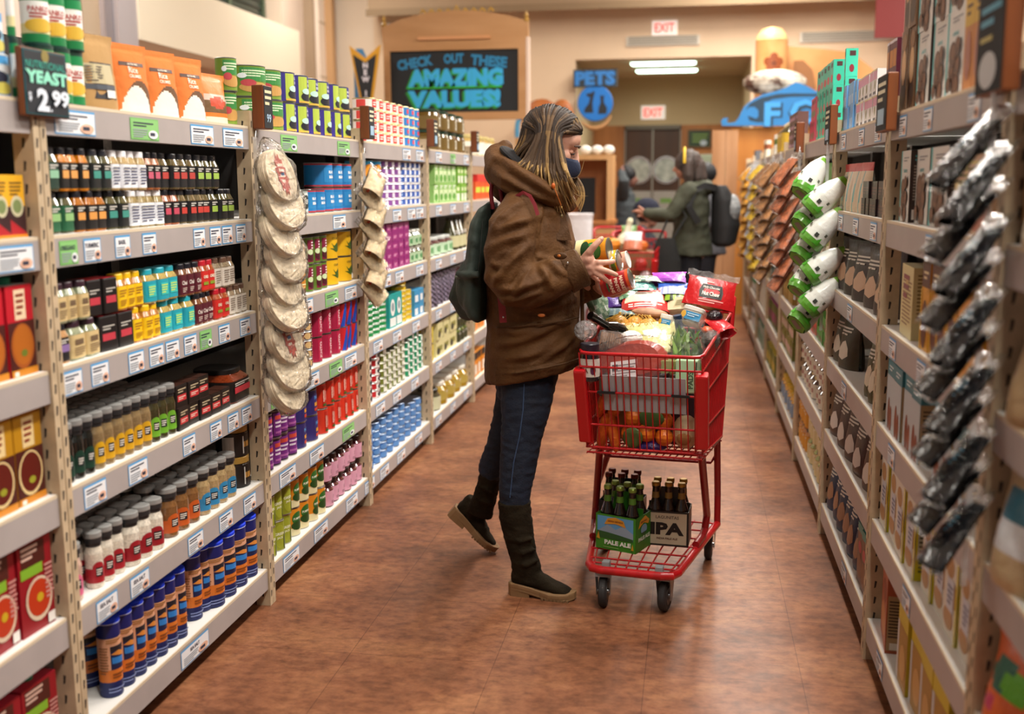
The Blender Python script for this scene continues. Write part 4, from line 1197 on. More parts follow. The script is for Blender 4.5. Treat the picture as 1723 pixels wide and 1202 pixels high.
row('R', 2, 4, 1409, 1448, 4, pouch('flour_pouch', .175, .06, '#d9c3a6', red_cream), 'cream pouch with red folded top', 'pouch', spin=6)
row('R', 2, 4, 1450, 1488, 6, carton('syrup_box', .055, .06, '#2c1a1c', lambda w, h: [('l', -w * .4, h * .2, w * .4, h * .7, 3, C('#6a4a48'))], None, '#1a1418'), 'small dark maroon syrup box', 'box', tiers=2)
five = lambda w, h: [('r', -w * .5, h * .62, w * .5, h, C('#d89ab4')), ('e', 0, h * .42, w * .1, h * .18, C('#8a8450')), ('r', -w * .3, h * .06, w * .3, h * .16, C('#5a5a60')), ('r', -w * .5, h * .94, w * .5, h, C('#e4d8a8'))]
row('R', 2, 5, 1486, 1502, 3, carton('bar_box', .11, .05, '#5a1830', lambda w, h: [('r', -w * .4, h * .3, w * .4, h * .75, C('#c07a2c')), ('r', -w * .5, h * .93, w * .5, h, C('#d9cdd4'))], None, '#d9cdd4'), 'maroon and amber bar box beside the biscotti', 'box', tiers=2)
row('R', 2, 5, 1440, 1474, 5, carton('wafer_pack', .082, .06, '#e4e0de', five, None, '#e0d6a4'), 'white and pink wafer pack on top shelf', 'pack', tiers=2)
row('R', 2, 5, 1419, 1440, 5, carton('wafer_pack', .085, .06, '#6fa6d8', lambda w, h: [('r', -w * .3, h * .1, w * .3, h * .5, C('#a8c8e8'))], None, '#d8e4ee'), 'pale blue wafer pack on top shelf', 'pack', tiers=2)
choc = lambda base, dot: carton('chocolate_box', .105, .045, base, lambda w, h: [('e', 0, h * .3, w * .3, h * .16, C(dot)), ('r', -w * .2, h * .72, w * .2, h * .9, C('#4a2424'))], lambda d, h: [('r', -d * .2, h * .74, d * .3, h * .92, C('#4a2424')), ('e', 0, h * .3, d * .2, h * .14, C('#8a2434'))], '#e4ecea')
row('R', 2, 5, 1405, 1418, 2, choc('#3fc4a4', '#8a2434'), 'mint green chocolate box on top shelf, near group', 'box', tiers=3)
row('R', 3, 5, 1372, 1398, 5, choc('#35b89a', '#d0505a'), 'mint green chocolate box beyond the chalk sign', 'box', tiers=3)
row('R', 3, 5, 1345, 1371, 5, choc('#c8405c', '#3a8a5a'), 'raspberry red chocolate box on top shelf', 'box', tiers=2)
row('R', 3, 2, 1352, 1372, 4, carton('tray_box', .075, .07, '#c42f30', lambda w, h: [('r', -w * .4, h * .1, w * .4, h * .4, C('#8a5a3a'))], None, '#a8302c'), 'red snack box below the green bags', 'box', tiers=2)
row('R', 3, 2, 1373, 1390, 4, carton('tray_box', .06, .07, '#3f9a3c', lambda w, h: [('r', -w * .4, h * .1, w * .4, h * .4, C('#6a5a3a'))], None, '#5aa848'), 'green snack box below the green bags', 'box', tiers=2)
row('R', 3, 3, 1352, 1398, 6, pouch('snack_pouch', .19, .07, '#8a9a3a', lambda u, v, s: '#e4e0cc' if inside(u, v, 0, .5, .3, .2) else None), 'lime pouch hidden behind the hanging bags', 'pouch')
row('R', 3, 4, 1355, 1400, 6, pouch('snack_pouch', .19, .07, '#5a9a30', lambda u, v, s: '#e4e8dc' if v < .5 else None), 'bright green pouch above the hanging bags', 'pouch')
row('R', 3, 1, 1344, 1386, 8, jar('candy_jar', .108, '#4a2c26', '#c9c2b0', '#c2b06a', '#8a2c34', q=.9), 'small candy jar with straw coloured lid', 'jar', tiers=2)
row('R', 3, 0, 1338, 1355, 5, jar('salsa_jar', .12, '#b8741a', '#c98a22', '#17171a', None, q=.9), 'amber salsa jar with black lid', 'jar', tiers=2)
row('R', 3, 0, 1356, 1378, 5, jar('salsa_jar', .12, '#8f8a3a', '#c9b98a', '#17171a', None, q=.9), 'olive yellow salsa jar with black lid', 'jar', tiers=2)
# beyond: smaller in the photo, simpler
def plainbox(n, h, c, c2, dep=.06):
    return carton(n, h, dep, c, lambda w, h: [('r', -w * .4, h * .2, w * .4, h * .6, C(c2))], None, c2)
row('R', 4, 5, 1316, 1340, 8, plainbox('bar_box', .05, '#5a3a34', '#b0869a'), 'brown and lilac bar box beyond the chocolate', 'box', tiers=4, push=.02)
row('R', 4, 3, 1314, 1333, 8, plainbox('cracker_box', .1, '#b08a4a', '#d8c48a'), 'tan cracker box behind the reddish pouches', 'box', tiers=2)
row('R', 4, 2, 1311, 1332, 7, plainbox('cracker_box', .17, '#a8823a', '#cdb06a'), 'golden cracker box under the reddish pouches', 'box')
row('R', 4, 1, 1309, 1333, 7, plainbox('snack_box', .108, '#7a7a34', '#c9a8a0'), 'khaki snack box on second lowest shelf', 'box', tiers=2)
row('R', 4, 0, 1306, 1332, 8, jar('mustard_jar', .13, '#d09a1c', '#6f8aa8', '#c9a020', None, q=.9), 'yellow mustard jar on the far lowest shelf', 'jar', tiers=1)
tub = lambda c, c2: can('paper_tub', .14, [(0, .5, c), (.5, .8, c2), (.8, 1, c)], None, C('#e6e2d8'))
row('R', 5, 5, 1292, 1305, 5, tub('#e4e2da', '#4a6a34'), 'white tub with green band on far top shelf', 'tub')
row('R', 5, 5, 1306, 1314, 3, jar('vinegar_bottle', .2, '#2c2a14', '#b9962c', '#d8c49a', None, q=.9, neck=.35, lidh=.1), 'dark bottle with cork coloured cap', 'bottle')
row('R', 5, 3, 1288, 1309, 6, plainbox('snack_box', .16, '#8a5a3c', '#c9a070'), 'brown snack box behind the brown packs', 'box')
row('R', 5, 2, 1289, 1309, 7, plainbox('snack_box', .13, '#4f6a6e', '#b0c0b8'), 'grey green snack box on the middle shelf', 'box', tiers=1)
row('R', 5, 1, 1287, 1306, 6, plainbox('snack_box', .16, '#5f6a2c', '#a8487a'), 'green and pink snack box near floor level', 'box')
row('R', 5, 0, 1285, 1303, 6, plainbox('snack_box', .15, '#6d7a34', '#c9b44a'), 'green and yellow snack box at floor level', 'box')
row('R', 6, 5, 1270, 1288, 6, tub('#d8d2c0', '#8a4a2c'), 'cream tub with brown band on far top shelf', 'tub')
row('R', 6, 2, 1272, 1287, 5, plainbox('snack_box', .17, '#3f7a5a', '#d8dcd0'), 'green and white box under the yellow strips', 'box')
row('R', 6, 1, 1270, 1285, 5, pouch('paper_bag', .2, .08, '#d9d4c6'), 'white paper bag on far second lowest shelf', 'bag')
row('R', 6, 0, 1267, 1283, 5, plainbox('snack_box', .17, '#a8b8b0', '#4a9a7a'), 'silver and green box at far floor level', 'box')
row('R', 7, 5, 1254, 1269, 5, plainbox('snack_box', .1, '#5a5a60', '#c9c2c0'), 'grey box on the top shelf by the end panel', 'box')
row('R', 7, 2, 1258, 1270, 4, tub('#e2e2e4', '#7a8a9a'), 'white tub on the far middle shelf', 'tub')
row('R', 7, 1, 1256, 1268, 4, tub('#dfe0dc', '#3fa070'), 'white and green tub near the end panel', 'tub')
row('R', 7, 0, 1254, 1266, 4, tub('#e4e4e4', '#9aa8a4'), 'white and grey tub at the end panel', 'tub')

# closest bay on the cookie side: rice bags
def sack(label, x, y, z, w, h, dep, base, paint, desc, rz=math.pi):
    o, _, _ = pouch('grain_bag', h, dep, base, paint, None, crimp=.08, rough=.4, coat=.2, bump=.6, nu=16, nv=20)(w)
    o.location = (x, y, z)
    o.rotation_euler = (0, 0, rz)
    tag(o, desc, 'bag')
    return o
def rice_label(u, v, s):
    return ('#2f6f86' if v > .55 else '#d8dce0') if s > 0 and .3 < v < .82 and -.3 < u < .38 else None
sack(0, XR + .055, 1.90, SZ[2] + .001, .22, .215, .13, '#b9a27c', rice_label, 'large beige rice bag with blue label', math.pi + .3)
sack(0, XR + .075, 1.64, SZ[2] + .001, .22, .215, .13, '#b9a27c', rice_label, 'second beige rice bag, cut by the photo edge', math.pi + .3)
sack(0, XR + .06, 1.89, SZ[3] + .001, .22, .17, .13, '#ab8f68', None, 'plain beige grain bag on the middle shelf', math.pi + .3)
sack(0, XR + .06, 1.88, SZ[4] + .001, .22, .14, .12, '#d6ccb8', None, 'pale cream grain bag on upper shelf', math.pi + .3)
def pop_paint(u, v, s):
    return '#58a81c' if inside(u, v, .1, .62, .25, .12) else '#0f5f4a' if inside(u, v, -.14, .66, .22, .16) else '#e8d8a0' if inside(u, v, .25, .3, .1, .1) else '#b5345a' if inside(u, v, -.2, .36, .1, .08) else None
sack(0, XR + .06, 1.91, SZ[1] + .001, .22, .19, .13, '#cc5a1c', pop_paint, 'orange snack bag with green logo on low shelf', math.pi + .3)
row('R', 0, 4, 1702, 1790, 3, plainbox('cereal_box', .2, '#7a5a3c', '#b08a5a'), 'brown cereal box in the rice bag bay', 'box')
row('R', 0, 5, 1715, 1800, 3, plainbox('cereal_box', .2, '#8a4a3a', '#c9a88a'), 'rust cereal box on top of the rice bag bay', 'box')

# ------------------------------------------------------------------ chalk price signs clipped to the uprights
def price_sign(side, y0, y1, z0, z1, art_items, label, dx=.04):
    X, s = (XL, 1) if side == 'L' else (XR, -1)
    t = tag(empty('price_sign', (X + s * .008, (y0 + y1) / 2, z0)), label, 'price sign')
    h = (y1 - y0) / 2
    xa, xb = sorted((0, s * dx))
    MB().box((xa, -h, 0), (xb, h, z1 - z0), BLOCK, bev=.004).build('wooden_block', t)
    d = MB()
    fn = flat((s * (dx + .0005), 0, 0), (0, s, 0), (0, 0, 1), .0006)
    art(d, fn, [('r', -h + .003, .003, h - .003, z1 - z0 - .003, CHALK)] + art_items(2 * h, z1 - z0))
    d.build('chalkboard', t)


def yeast(w, h):
    g, p = '#8fe0c4', '#dfe8f4'
    return [('r', -w * .47, h * .03, w * .47, h * .97, C('#0c5a62')), ('r', -w * .45, h * .045, w * .45, h * .955, C('#101823')), ('e', 0, h * .9, w * .08, w * .08, C('#8a7a3a')), txt('NUTRITIONAL', 0, h * .765, h * .11, '#2fae9a', w=w * .86, fill=1, fat=.0),
            txt('YEAST', 0, h * .585, h * .2, g, w=w * .92, fat=.06, fill=1), txt('2', -w * .12, h * .25, h * .34, p, w=w * .26, fill=1, fat=.05), txt('$', -w * .4, h * .28, h * .14, p), txt('.', w * .04, h * .1, h * .04, p), txt('99', w * .26, h * .29, h * .25, p, w=w * .4, fill=1, fat=.05)]
price_sign('L', 2.135, 2.305, 1.598, 1.742, yeast, 'black yeast price sign with teal lettering and 2.99', .014)
lines_sign = lambda w, h: [('l', -w * .36, h * .5, w * .36, h * .9, 3, C('#d9d2b4')), ('r', -w * .3, h * .12, w * .3, h * .4, C('#9fc0d8'))]
def chalk99(w, h):
    return [('l', -w * .36, h * .52, w * .36, h * .92, 3, C('#d9cfa8')), txt('99', 0, h * .25, h * .2, '#a8c4dc', w=w * .7)]
price_sign('L', 3.385, 3.462, 1.628, 1.768, chalk99, 'chalk price sign between chickpea cans, at the tortilla packs')
price_sign('L', 4.545, 4.63, 1.64, 1.78, lines_sign, 'chalk price sign between bean cans and red fish tins')
price_sign('L', 5.73, 5.82, 1.645, 1.79, lines_sign, 'chalk price sign between blue fish tins and brown jars')
price_sign('L', 6.9, 6.98, 1.645, 1.78, lines_sign, 'chalk price sign at the end of the brown jars')
price_sign('R', 1.98, 2.16, 1.6, 1.79, lambda w, h: [('l', -w * .36, h * .6, w * .36, h * .84, 2, C('#2f8fae')), ('l', -w * .34, h * .46, w * .34, h * .56, 1, C('#a89a4a')), ('e', 0, h * .22, w * .32, h * .17, C('#b9bcc0'))], 'black chalk sign with blue lettering and wooden block', .03)
price_sign('R', 3.11, 3.28, 1.585, 1.74, lines_sign, 'black chalk sign with wooden block beside the white wafers', .028)
price_sign('R', 4.36, 4.52, 1.59, 1.74, lines_sign, 'chalk sign with wooden block between the mint boxes', .028)
price_sign('R', 5.63, 5.72, 1.59, 1.74, lines_sign, 'chalk sign with wooden block beyond the raspberry boxes')

# ------------------------------------------------------------------ packs on hanging strips
def strip(x, y, z0, z1, label):
    d = MB().box((-.006, -.0015, z0 - z1), (.006, .0015, 0), film('#f2f2f2', .3))
    d.tube([(0, 0, -.01), (0, .012, .02), (0, .02, .0)], .002, 6, CHROME)
    o = d.build('hanging_strip', None, (x, y, z1))
    tag(o, label, 'display strip')
    return o


def tortilla(star=True):
    r = .088
    root = empty('tortilla_pack')
    d = MB()
    rg = random.Random(3)
    prof = []
    for k in range(7):
        z = -.016 + k * .0048
        rr = r * rg.uniform(.965, 1)
        prof += [(rr * .985, z), (rr, z + .0012), (rr, z + .0034), (rr * .985, z + .0046)]
    prof = [(.001, prof[0][1])] + prof + [(.001, prof[-1][1])]
    T = Matrix.Rotation(math.pi / 2, 4, 'Y')
    d.lathe(prof, 28, M('#e2d0b2', .75, noise=.12, nscale=45), T, caps=False)
    d.build('tortillas', root)
    if star:
        d = MB()
        pts = []
        for k in range(24):
            a = 2 * math.pi * k / 24
            q = (.046 if k % 2 else .034)
            pts.append((q * math.cos(a) * .72, q * math.sin(a) * 1.6))
        items = [('p', pts, C('#b23a1e')), ('l', -.014, -.03, .018, .04, 4, C('#ecd9c4')), ('r', -.009, -.004, .012, .006, C('#3a6a9a'))]
        art(d, flat((.0195, 0, 0), (0, 1, 0), (0, 0, 1), .0006), items)
        d.build('label', root)
    d = MB()
    n = 28
    def ring(x, k, dz=0.0):
        out = []
        for j in range(n):
            a = 2 * math.pi * j / n
            w = 1 + .05 * math.sin(5 * a) + .03 * math.sin(9 * a + x * 200)
            s = math.sin(a)
            out.append((x + .004 * math.sin(7 * a), r * k * w * math.cos(a) * (1 - .5 * max(0, s - .75)), r * k * w * s * (1.0 if s < .7 else 1 + .9 * (s - .7)) + dz))
        return out
    d.loft([ring(-.024, .8), ring(-.02, 1.04), ring(.0, 1.1), ring(.022, 1.04), ring(.026, .8)], film('#f6f6f6', .05, .7, 55), True, True)
    d.build('clear_bag', root)
    return root


tp, tq = tortilla(), tortilla(False)
strip(XL + .03, 3.345, .70, 1.60, 'clear hanging strip holding the tortilla packs')
tz = [(1.475, .0, 0), (1.385, .01, 0), (1.295, .0, 0), (1.215, .012, 0), (1.135, .0, 0), (1.055, -.006, 0), (.945, .0, 0), (.855, .0, 0), (.785, -.008, 0)]
for q, (z, dy, _) in enumerate(tz):
    o = tp if q == 0 else copy_tree(tp) if q == 6 else tq if q == 1 else copy_tree(tq)
    o.location = (XL + .105 + .012 * (q % 2), 3.335 + dy, z)
    o.rotation_euler = (R([4, -5, 6, -3, 5, -6, 4, -4, 5][q]), R(-16 - 4 * (q % 3)), R(-10 - 8 * (q % 2)))
    tag(o, 'round tortilla pack%s, %s from the top of its strip' % (' with red star label' if q in (0, 6) else '', ORD[q]), 'tortilla pack', 'tortilla packs on the strip')


def loose_bag(name, part, w, h, dep, inner, film_c, op, lumps, seed, bandc=None):
    """small bag: lumpy contents in a clear wrapper with crimped ends"""
    root = empty(name)
    rg = random.Random(seed)
    d = MB()
    P = pouch_surface(w * .9, dep * .94, h * .92, .06)
    n, m = 14, 16
    for s in (1, -1):
        g = []
        for j in range(m + 1):
            g.append([P(-.5 + i / n, .04 + .84 * j / m, s) + Vector((s * lumps * rg.uniform(-.5, 1) * (0 < i < n) * (0 < j < m), 0, 0)) for i in range(n + 1)])
        vs = [p for r_ in g for p in r_]
        fs = [(j * (n + 1) + i, j * (n + 1) + i + 1, (j + 1) * (n + 1) + i + 1, (j + 1) * (n + 1) + i) for j in range(m) for i in range(n)]
        d.add(vs, fs if s > 0 else [f[::-1] for f in fs], inner, True)
    d.build(part, root)
    d = MB()
    P = pouch_surface(w, dep + lumps * 1.2, h, .13)
    for s in (1, -1):
        vs = [P(-.5 + i / n, j / m, s) for j in range(m + 1) for i in range(n + 1)]
        fs = [(j * (n + 1) + i, j * (n + 1) + i + 1, (j + 1) * (n + 1) + i + 1, (j + 1) * (n + 1) + i) for j in range(m) for i in range(n)]
        d.add(vs, fs if s > 0 else [f[::-1] for f in fs], film(film_c, op, .6, 60), True)
    d.build('wrapper', root)
    if bandc:
        d = MB()
        fn = lambda u, v, k: P(u / w, v / h, 1) + Vector((.001 * k, 0, 0))
        fn.curved = w
        art(d, fn, bandc(w, h))
        d.build('label', root)
    return root


br = loose_bag('bread_bag', 'bread', .11, .15, .05, M('#e2cba4', .8, noise=.15, nscale=60), '#f2efe8', .04, .006, 5, lambda w, h: [('r', -w * .12, h * .66, w * .12, h * .76, C('#c9522a'))])
strip(XL + .03, 4.52, .92, 1.58, 'clear hanging strip holding the bread bags')
for q in range(8):
    o = br if q == 0 else copy_tree(br)
    o.location = (XL + .075 + .02 * (q % 2), 4.50 + .035 * (1 if q % 2 else -1), 1.40 - .066 * q)
    o.rotation_euler = (R((-38, 34)[q % 2]), R(-20), R(-30))
    tag(o, 'small bag of toasted bread, %s from the top of its strip' % ORD[q], 'bread bag', 'bread bags on the strip')

# green and white bags (a cone of white film ending in a green hexagonal base)
def cone_bag():
    root = empty('snack_bag')
    d = MB()
    n = 18
    pr = [(.008, .24, '#e6ece2'), (.02, .225, '#dfe6da'), (.032, .2, '#7dbb3a'), (.05, .16, '#e4e8e0'), (.062, .1, '#e9ece6'), (.066, .04, '#e6eae2'), (.066, .018, '#5a9a30'), (.06, 0, '#5a9a30')]
    rings = [[(r * math.cos(2 * math.pi * j / n) * (1 + .04 * math.sin(3 * j)), r * math.sin(2 * math.pi * j / n) * .8, z) for j in range(n)] for r, z, _ in pr]
    d.loft(rings, None, True, False, mats=[C(c, .35, coat=.4, bump=.3, bscale=40) for _, _, c in pr[1:]])
    d.build('bag', root)
    d = MB()
    hexa = [(.06 * math.cos(math.pi / 3 * k), .048 * math.sin(math.pi / 3 * k), 0) for k in range(6)]
    d.add(hexa, [tuple(range(6))[::-1]], C('#5c9f32', .4))
    art(d, flat((0, 0, -.0005), (1, 0, 0), (0, -1, 0), .0006), [('r', -.03, -.018, .03, .018, C('#7a6f6a'))])
    d.build('base', root)
    d = MB()
    for a0 in (math.pi, math.pi / 2, 0, -math.pi / 2):
        fn = lambda u, v, k, a0=a0: Vector(((.0675 + .0006 * k) * math.cos(a0 + u / .066), (.0675 + .0006 * k) * math.sin(a0 + u / .066) * .8, v))
        fn.curved = .066
        art(d, fn, [('p', [(-.02, .02), (.022, .02), (.012, .06)], C('#4fa82c')), ('r', -.03, .05, -.012, .07, C('#3a3f38')), ('r', .012, .075, .024, .09, C('#5a6050'))])
    d.build('label', root)
    return root


cb = cone_bag()
strip(XR - .035, 4.40, .86, 1.6, 'hanging strip holding the green and white bags')
for q in range(9):
    o = cb if q == 0 else copy_tree(cb)
    o.location = (XR - .135 + .03 * (q % 2), 4.36 - .03 * (q % 2), 1.40 - .064 * q)
    o.rotation_euler = (R(14 * (1 if q % 2 else -1)), R(40 + 6 * (q % 3)), R(20))
    o.scale = (.8, .8, .8)
    tag(o, 'green and white bag with green base, %s from the top of its strip' % ORD[q], 'snack bag', 'green and white bags on the strip')

def pack_strip(name, y, z0, z1, n, w, h, inner, fc, op, desc, rot, dxy, cat, sx=.10, band=None, lumps=.006, alt=True, dep=.045):
    strip(XR - .035, y, z0, z1, 'hanging strip holding the %s' % desc[1])
    p = loose_bag(name, 'contents', w, h, dep, inner, fc, op, lumps, int(y * 10), band)
    for q in range(n):
        o = p if q == 0 else copy_tree(p)
        s = 1 if q % 2 else -1
        o.location = (XR - sx + dxy * s, y - .02 - .02 * s, z1 - h * .75 - (z1 - z0 - h * .75) * q / n - .02)
        o.rotation_euler = (R(rot[0] * s) if alt else R(rot[0] + 5 * s), R(rot[1]), math.pi + R(rot[2]))
        tag(o, '%s, %s from the top of its strip' % (desc[0], ORD[q]), cat, desc[1])


pack_strip('nut_pack', 5.55, .86, 1.6, 9, .12, .2, M('#b8673a', .6, noise=.4, nscale=50), '#f0e4d8', .03, ('reddish nut pouch', 'reddish nut pouches'), (8, -36, 22), .015, 'nut pouch', .14)
pack_strip('dried_fruit_pack', 6.72, .8, 1.6, 9, .13, .22, M('#a8743f', .6, noise=.45, nscale=45), '#f0e4d8', .03, ('brown dried fruit pack', 'brown dried fruit packs'), (12, -36, 22), .015, 'dried fruit pack', .15)
pack_strip('dried_fruit_pack', 7.35, .9, 1.6, 8, .12, .2, M('#8f5f34', .6, noise=.45, nscale=45), '#f0e4d8', .03, ('dark brown dried fruit pack', 'dark brown dried fruit packs'), (12, -36, 22), .015, 'dried fruit pack', .14)
pack_strip('mango_pack', 8.15, .75, 1.6, 10, .12, .17, M('#d9b41c', .6, noise=.3, nscale=40), '#f6eec0', .04, ('bright yellow fruit pack', 'bright yellow fruit packs'), (12, -34, 22), .012, 'fruit pack', .13)
pack_strip('foil_pack', 8.9, .8, 1.6, 9, .1, .17, M('#b9bac0', .3, 0, noise=.2, nscale=40), '#f4f4f8', .3, ('silvery foil pack', 'silvery foil packs'), (12, -18, 30), .012, 'foil pack')
pack_strip('mango_pack', 9.7, .75, 1.6, 10, .13, .17, M('#d99a14', .6, noise=.3, nscale=40), '#f6e8b0', .04, ('orange yellow mango pack', 'orange yellow mango packs'), (12, -34, 22), .012, 'fruit pack', .13)
bp = lambda w, h: [('l', -w * .06, h * .4, w * .1, h * .62, 4, C('#35697c', .3))]
pack_strip('black_pouch', 2.03, .70, 1.6, 12, .08, .19, M('#121114', .2, coat=1, bump=.7, bscale=25), '#22252a', .04, ('glossy black snack pouch', 'glossy black snack pouches'), (0, -40, 20), .008, 'pouch', .12, bp, .004, False, .03)
# ------------------------------------------------------------------ bodies: overlapping volumes grown into one continuous skin
from mathutils import noise as NZ


def at(px, py, Y):
    """the point at distance Y down the store that the photograph shows at (px, py)"""
    d = CR * ((px - 861.5) / FPX) - CU * ((py - 601) / FPX) + CF
    return EYE + d * (Y / d.y)


def ell(c, ax, ay, n=18):
    c, ax, ay = Vector(c), Vector(ax), Vector(ay)
    return [c + ax * math.cos(2 * math.pi * j / n) + ay * math.sin(2 * math.pi * j / n) for j in range(n)]


def limb(mb, pts, n=14, flat_=1.0, side=None):
    """a tapering limb along (point, radius) pairs, rounded at both ends; flat_ < 1 squeezes it across the direction side"""
    P = [Vector(p) for p, _ in pts]
    rr = [r for _, r in pts]
    path, rad = [], []
    t = (P[0] - P[1]).normalized()
    for k, q in ((.95, .3), (.75, .66), (.4, .92)):
        path.append(P[0] + t * rr[0] * k)
        rad.append(rr[0] * q)
    path += P
    rad += rr
    t = (P[-1] - P[-2]).normalized()
    for k, q in ((.4, .92), (.75, .66), (.95, .3)):
        path.append(P[-1] + t * rr[-1] * k)
        rad.append(rr[-1] * q)
    if flat_ == 1.0:
        mb.tube(path, rad, n, BLACK)
    else:
        rings = []
        for i, p in enumerate(path):
            t = (path[min(i + 1, len(path) - 1)] - path[max(i - 1, 0)]).normalized()
            a = (Vector(side) - t * t.dot(Vector(side))).normalized()
            b = t.cross(a)
            rings.append([p + a * rad[i] * flat_ * math.cos(2 * math.pi * j / n) + b * rad[i] * math.sin(2 * math.pi * j / n) for j in range(n)])
        mb.loft(rings, BLACK)
    return mb


def grow(mb, name, mat, voxel, parent=None, smooth=3, warp=None, fac=.5):
    """one continuous surface around everything in mb"""
    me = bpy.data.meshes.new('w')
    me.from_pydata(mb.v, [], mb.f)
    t = bpy.data.objects.new('w', me)
    COL.objects.link(t)
    m = t.modifiers.new('r', 'REMESH')
    m.mode, m.voxel_size, m.use_smooth_shade = 'VOXEL', voxel, True
    if smooth:
        s = t.modifiers.new('s', 'SMOOTH')
        s.factor, s.iterations = fac, smooth
    dg = bpy.context.evaluated_depsgraph_get()
    out = bpy.data.meshes.new_from_object(t.evaluated_get(dg))
    bpy.data.objects.remove(t)
    bpy.data.meshes.remove(me)
    if warp:
        nv = [v.normal.copy() for v in out.vertices]
        for v, n in zip(out.vertices, nv):
            v.co += n * warp(v.co, n)
    out.materials.clear()
    out.materials.append(mat)
    out.name = name
    for p in out.polygons:
        p.use_smooth = True
    out.update()
    o = bpy.data.objects.new(name, out)
    put(o, parent)
    return o


def creases(sc, amp, st=(1, 1, 1), seed=0.0):
    def f(p, nrm=None):
        q = Vector((p.x * st[0] * sc + seed, p.y * st[1] * sc, p.z * st[2] * sc))
        a = NZ.noise(q)
        b = NZ.noise(q * 2.1 + Vector((5, 1, 3)))
        return amp * ((1 - abs(a) * 2.2) * .6 + b * .4 - .3)
    return f


def folds(lines, facing=Vector((0, -1, 0))):
    """cloth folds: each a line of (x, z) points with a height and a width; a ridge with a dip on one side, on the side that faces facing"""
    L = [([Vector((x, z)) for x, z in pts], a, w) for pts, a, w in lines]
    def f(p, n):
        k = max(0, n.dot(facing))
        if k < .15:
            return 0
        q, s = Vector((p.x, p.z)), 0
        for pts, a, w in L:
            best = None
            m = len(pts) - 1
            for i in range(m):
                u = pts[i + 1] - pts[i]
                t = max(0, min(1, (q - pts[i]).dot(u) / u.length_squared))
                e = q - pts[i] - u * t
                dd = e.length
                if best is None or dd < best[0]:
                    sg = 1 if u.x * e.y - u.y * e.x > 0 else -1
                    best = (dd, sg, (i + t) / m)
            dd, sg, t = best
            if dd < 4 * w:
                x = dd * sg / w
                s += a * math.sin(math.pi * min(1, max(0, .06 + .88 * t))) ** .6 * (math.exp(-x * x) - .65 * math.exp(-(x + 1.7) ** 2))
        return s * k
    return f


def hair_mesh(strands, parent, name='hair'):
    """strands: (path, radius at root, colours along it)"""
    d = MB()
    for path, r, cols in strands:
        P = [Vector(p) for p in path]
        for _ in range(2):           # round the path off
            Q = [P[0]]
            for a, b in zip(P, P[1:]):
                Q += [a * .75 + b * .25, a * .25 + b * .75]
            P = Q + [P[-1]]
        n = len(P)
        rad = [r * (.7 + .5 * math.sin(math.pi * min(1, i / (n - 1) * 1.2)) * .8) * (1 - .85 * max(0, i / (n - 1) - .55) / .45) for i in range(n)]
        rings, up = [], None
        for i, p in enumerate(P):
            t = (P[min(i + 1, n - 1)] - P[max(i - 1, 0)]).normalized()
            up = t.orthogonal().normalized() if up is None else (up - t * up.dot(t)).normalized()
            w = t.cross(up)
            rings.append([p + (up * math.cos(2 * math.pi * j / 6) + w * math.sin(2 * math.pi * j / 6)) * rad[i] for j in range(6)])
        ms = [cols[min(len(cols) - 1, int(i / (n - 1) * len(cols)))] for i in range(n - 1)]
        d.loft(rings, None, True, True, mats=ms)
    return d.build(name, parent)


# ------------------------------------------------------------------ things at the far end of the store
def sheet(mb, pts, y0, y1, m, edge=None):
    """an upright cut-out of thickness y1-y0 from an outline of (x, z)"""
    n = len(pts)
    mb.add([(x, y0, z) for x, z in pts], [tuple(range(n))], m)
    mb.add([(x, y1, z) for x, z in pts], [tuple(range(n))[::-1]], m)
    mb.add([(x, y, z) for y in (y0, y1) for x, z in pts], [(i, n + i, n + (i + 1) % n, (i + 1) % n) for i in range(n)], edge or m)
    return mb


FW = M('#b88a5c', .55, h2='#a77848', nscale=5, stretch=(.2, 1, 1))
# chalkboard of values on its timber frame
t = tag(empty('sign_board', (-2.2, 10, 0)), 'big wood framed chalkboard with bright blue words about amazing values', 'sign')
d = MB()
for x in (-.66, .62):
    d.box((x, .0, 0), (x + .06, .07, 2.1), FW)
d.build('post', t)
d = MB()
for lo, hi in (((-.67, -.02, 2.03), (.67, .05, 2.10)), ((-.67, -.02, 2.66), (.67, .05, 2.74)), ((-.67, -.02, 2.1), (-.61, .05, 2.66)), ((.60, -.02, 2.1), (.67, .05, 2.66))):
    d.box(lo, hi, FW)
d.box((.672, -.02, 2.05), (.70, .05, 2.76), M('#d8c0ae', .5))
d.build('frame', t)
MB().box((-.61, .0, 2.1), (.60, .03, 2.66), M('#131518', .7)).build('chalkboard', t)
d = MB()
sheet(d, [(-.68, 2.74), (.69, 2.74), (.69, 2.90), (.5, 2.955), (.25, 3.0), (0, 3.015), (-.25, 3.0), (-.5, 2.95), (-.69, 2.88)], .0, .05, FW)
d.box((-.34, -.02, 2.755), (.34, .0, 2.785), M('#c98f5e', .5))
d.build('pediment', t)
d = MB()
for q in range(9):
    a = -.32 + .08 * q
    d.tube([(a, .02, 3.0), (a + .02, .02, 3.03 + .03 * (q == 4)), (a + .05, .02, 3.0)], .009, 6, M('#b98a1c', .4))
for x in (-.67, .67):
    d.lathe([(.02, 2.89), (.03, 2.91), (.012, 2.93), (.02, 2.95), (.003, 2.99)], 8, M('#a8813a', .4), Matrix.Translation((x, .02, 0)))
d.build('finial', t)
d = MB()
BL, GR = C('#2fa3d8', .6), C('#1f9a3a', .6)
fn = flat((-.005, -.003, 2.38), (1, 0, 0), (0, 0, 1), .0008)
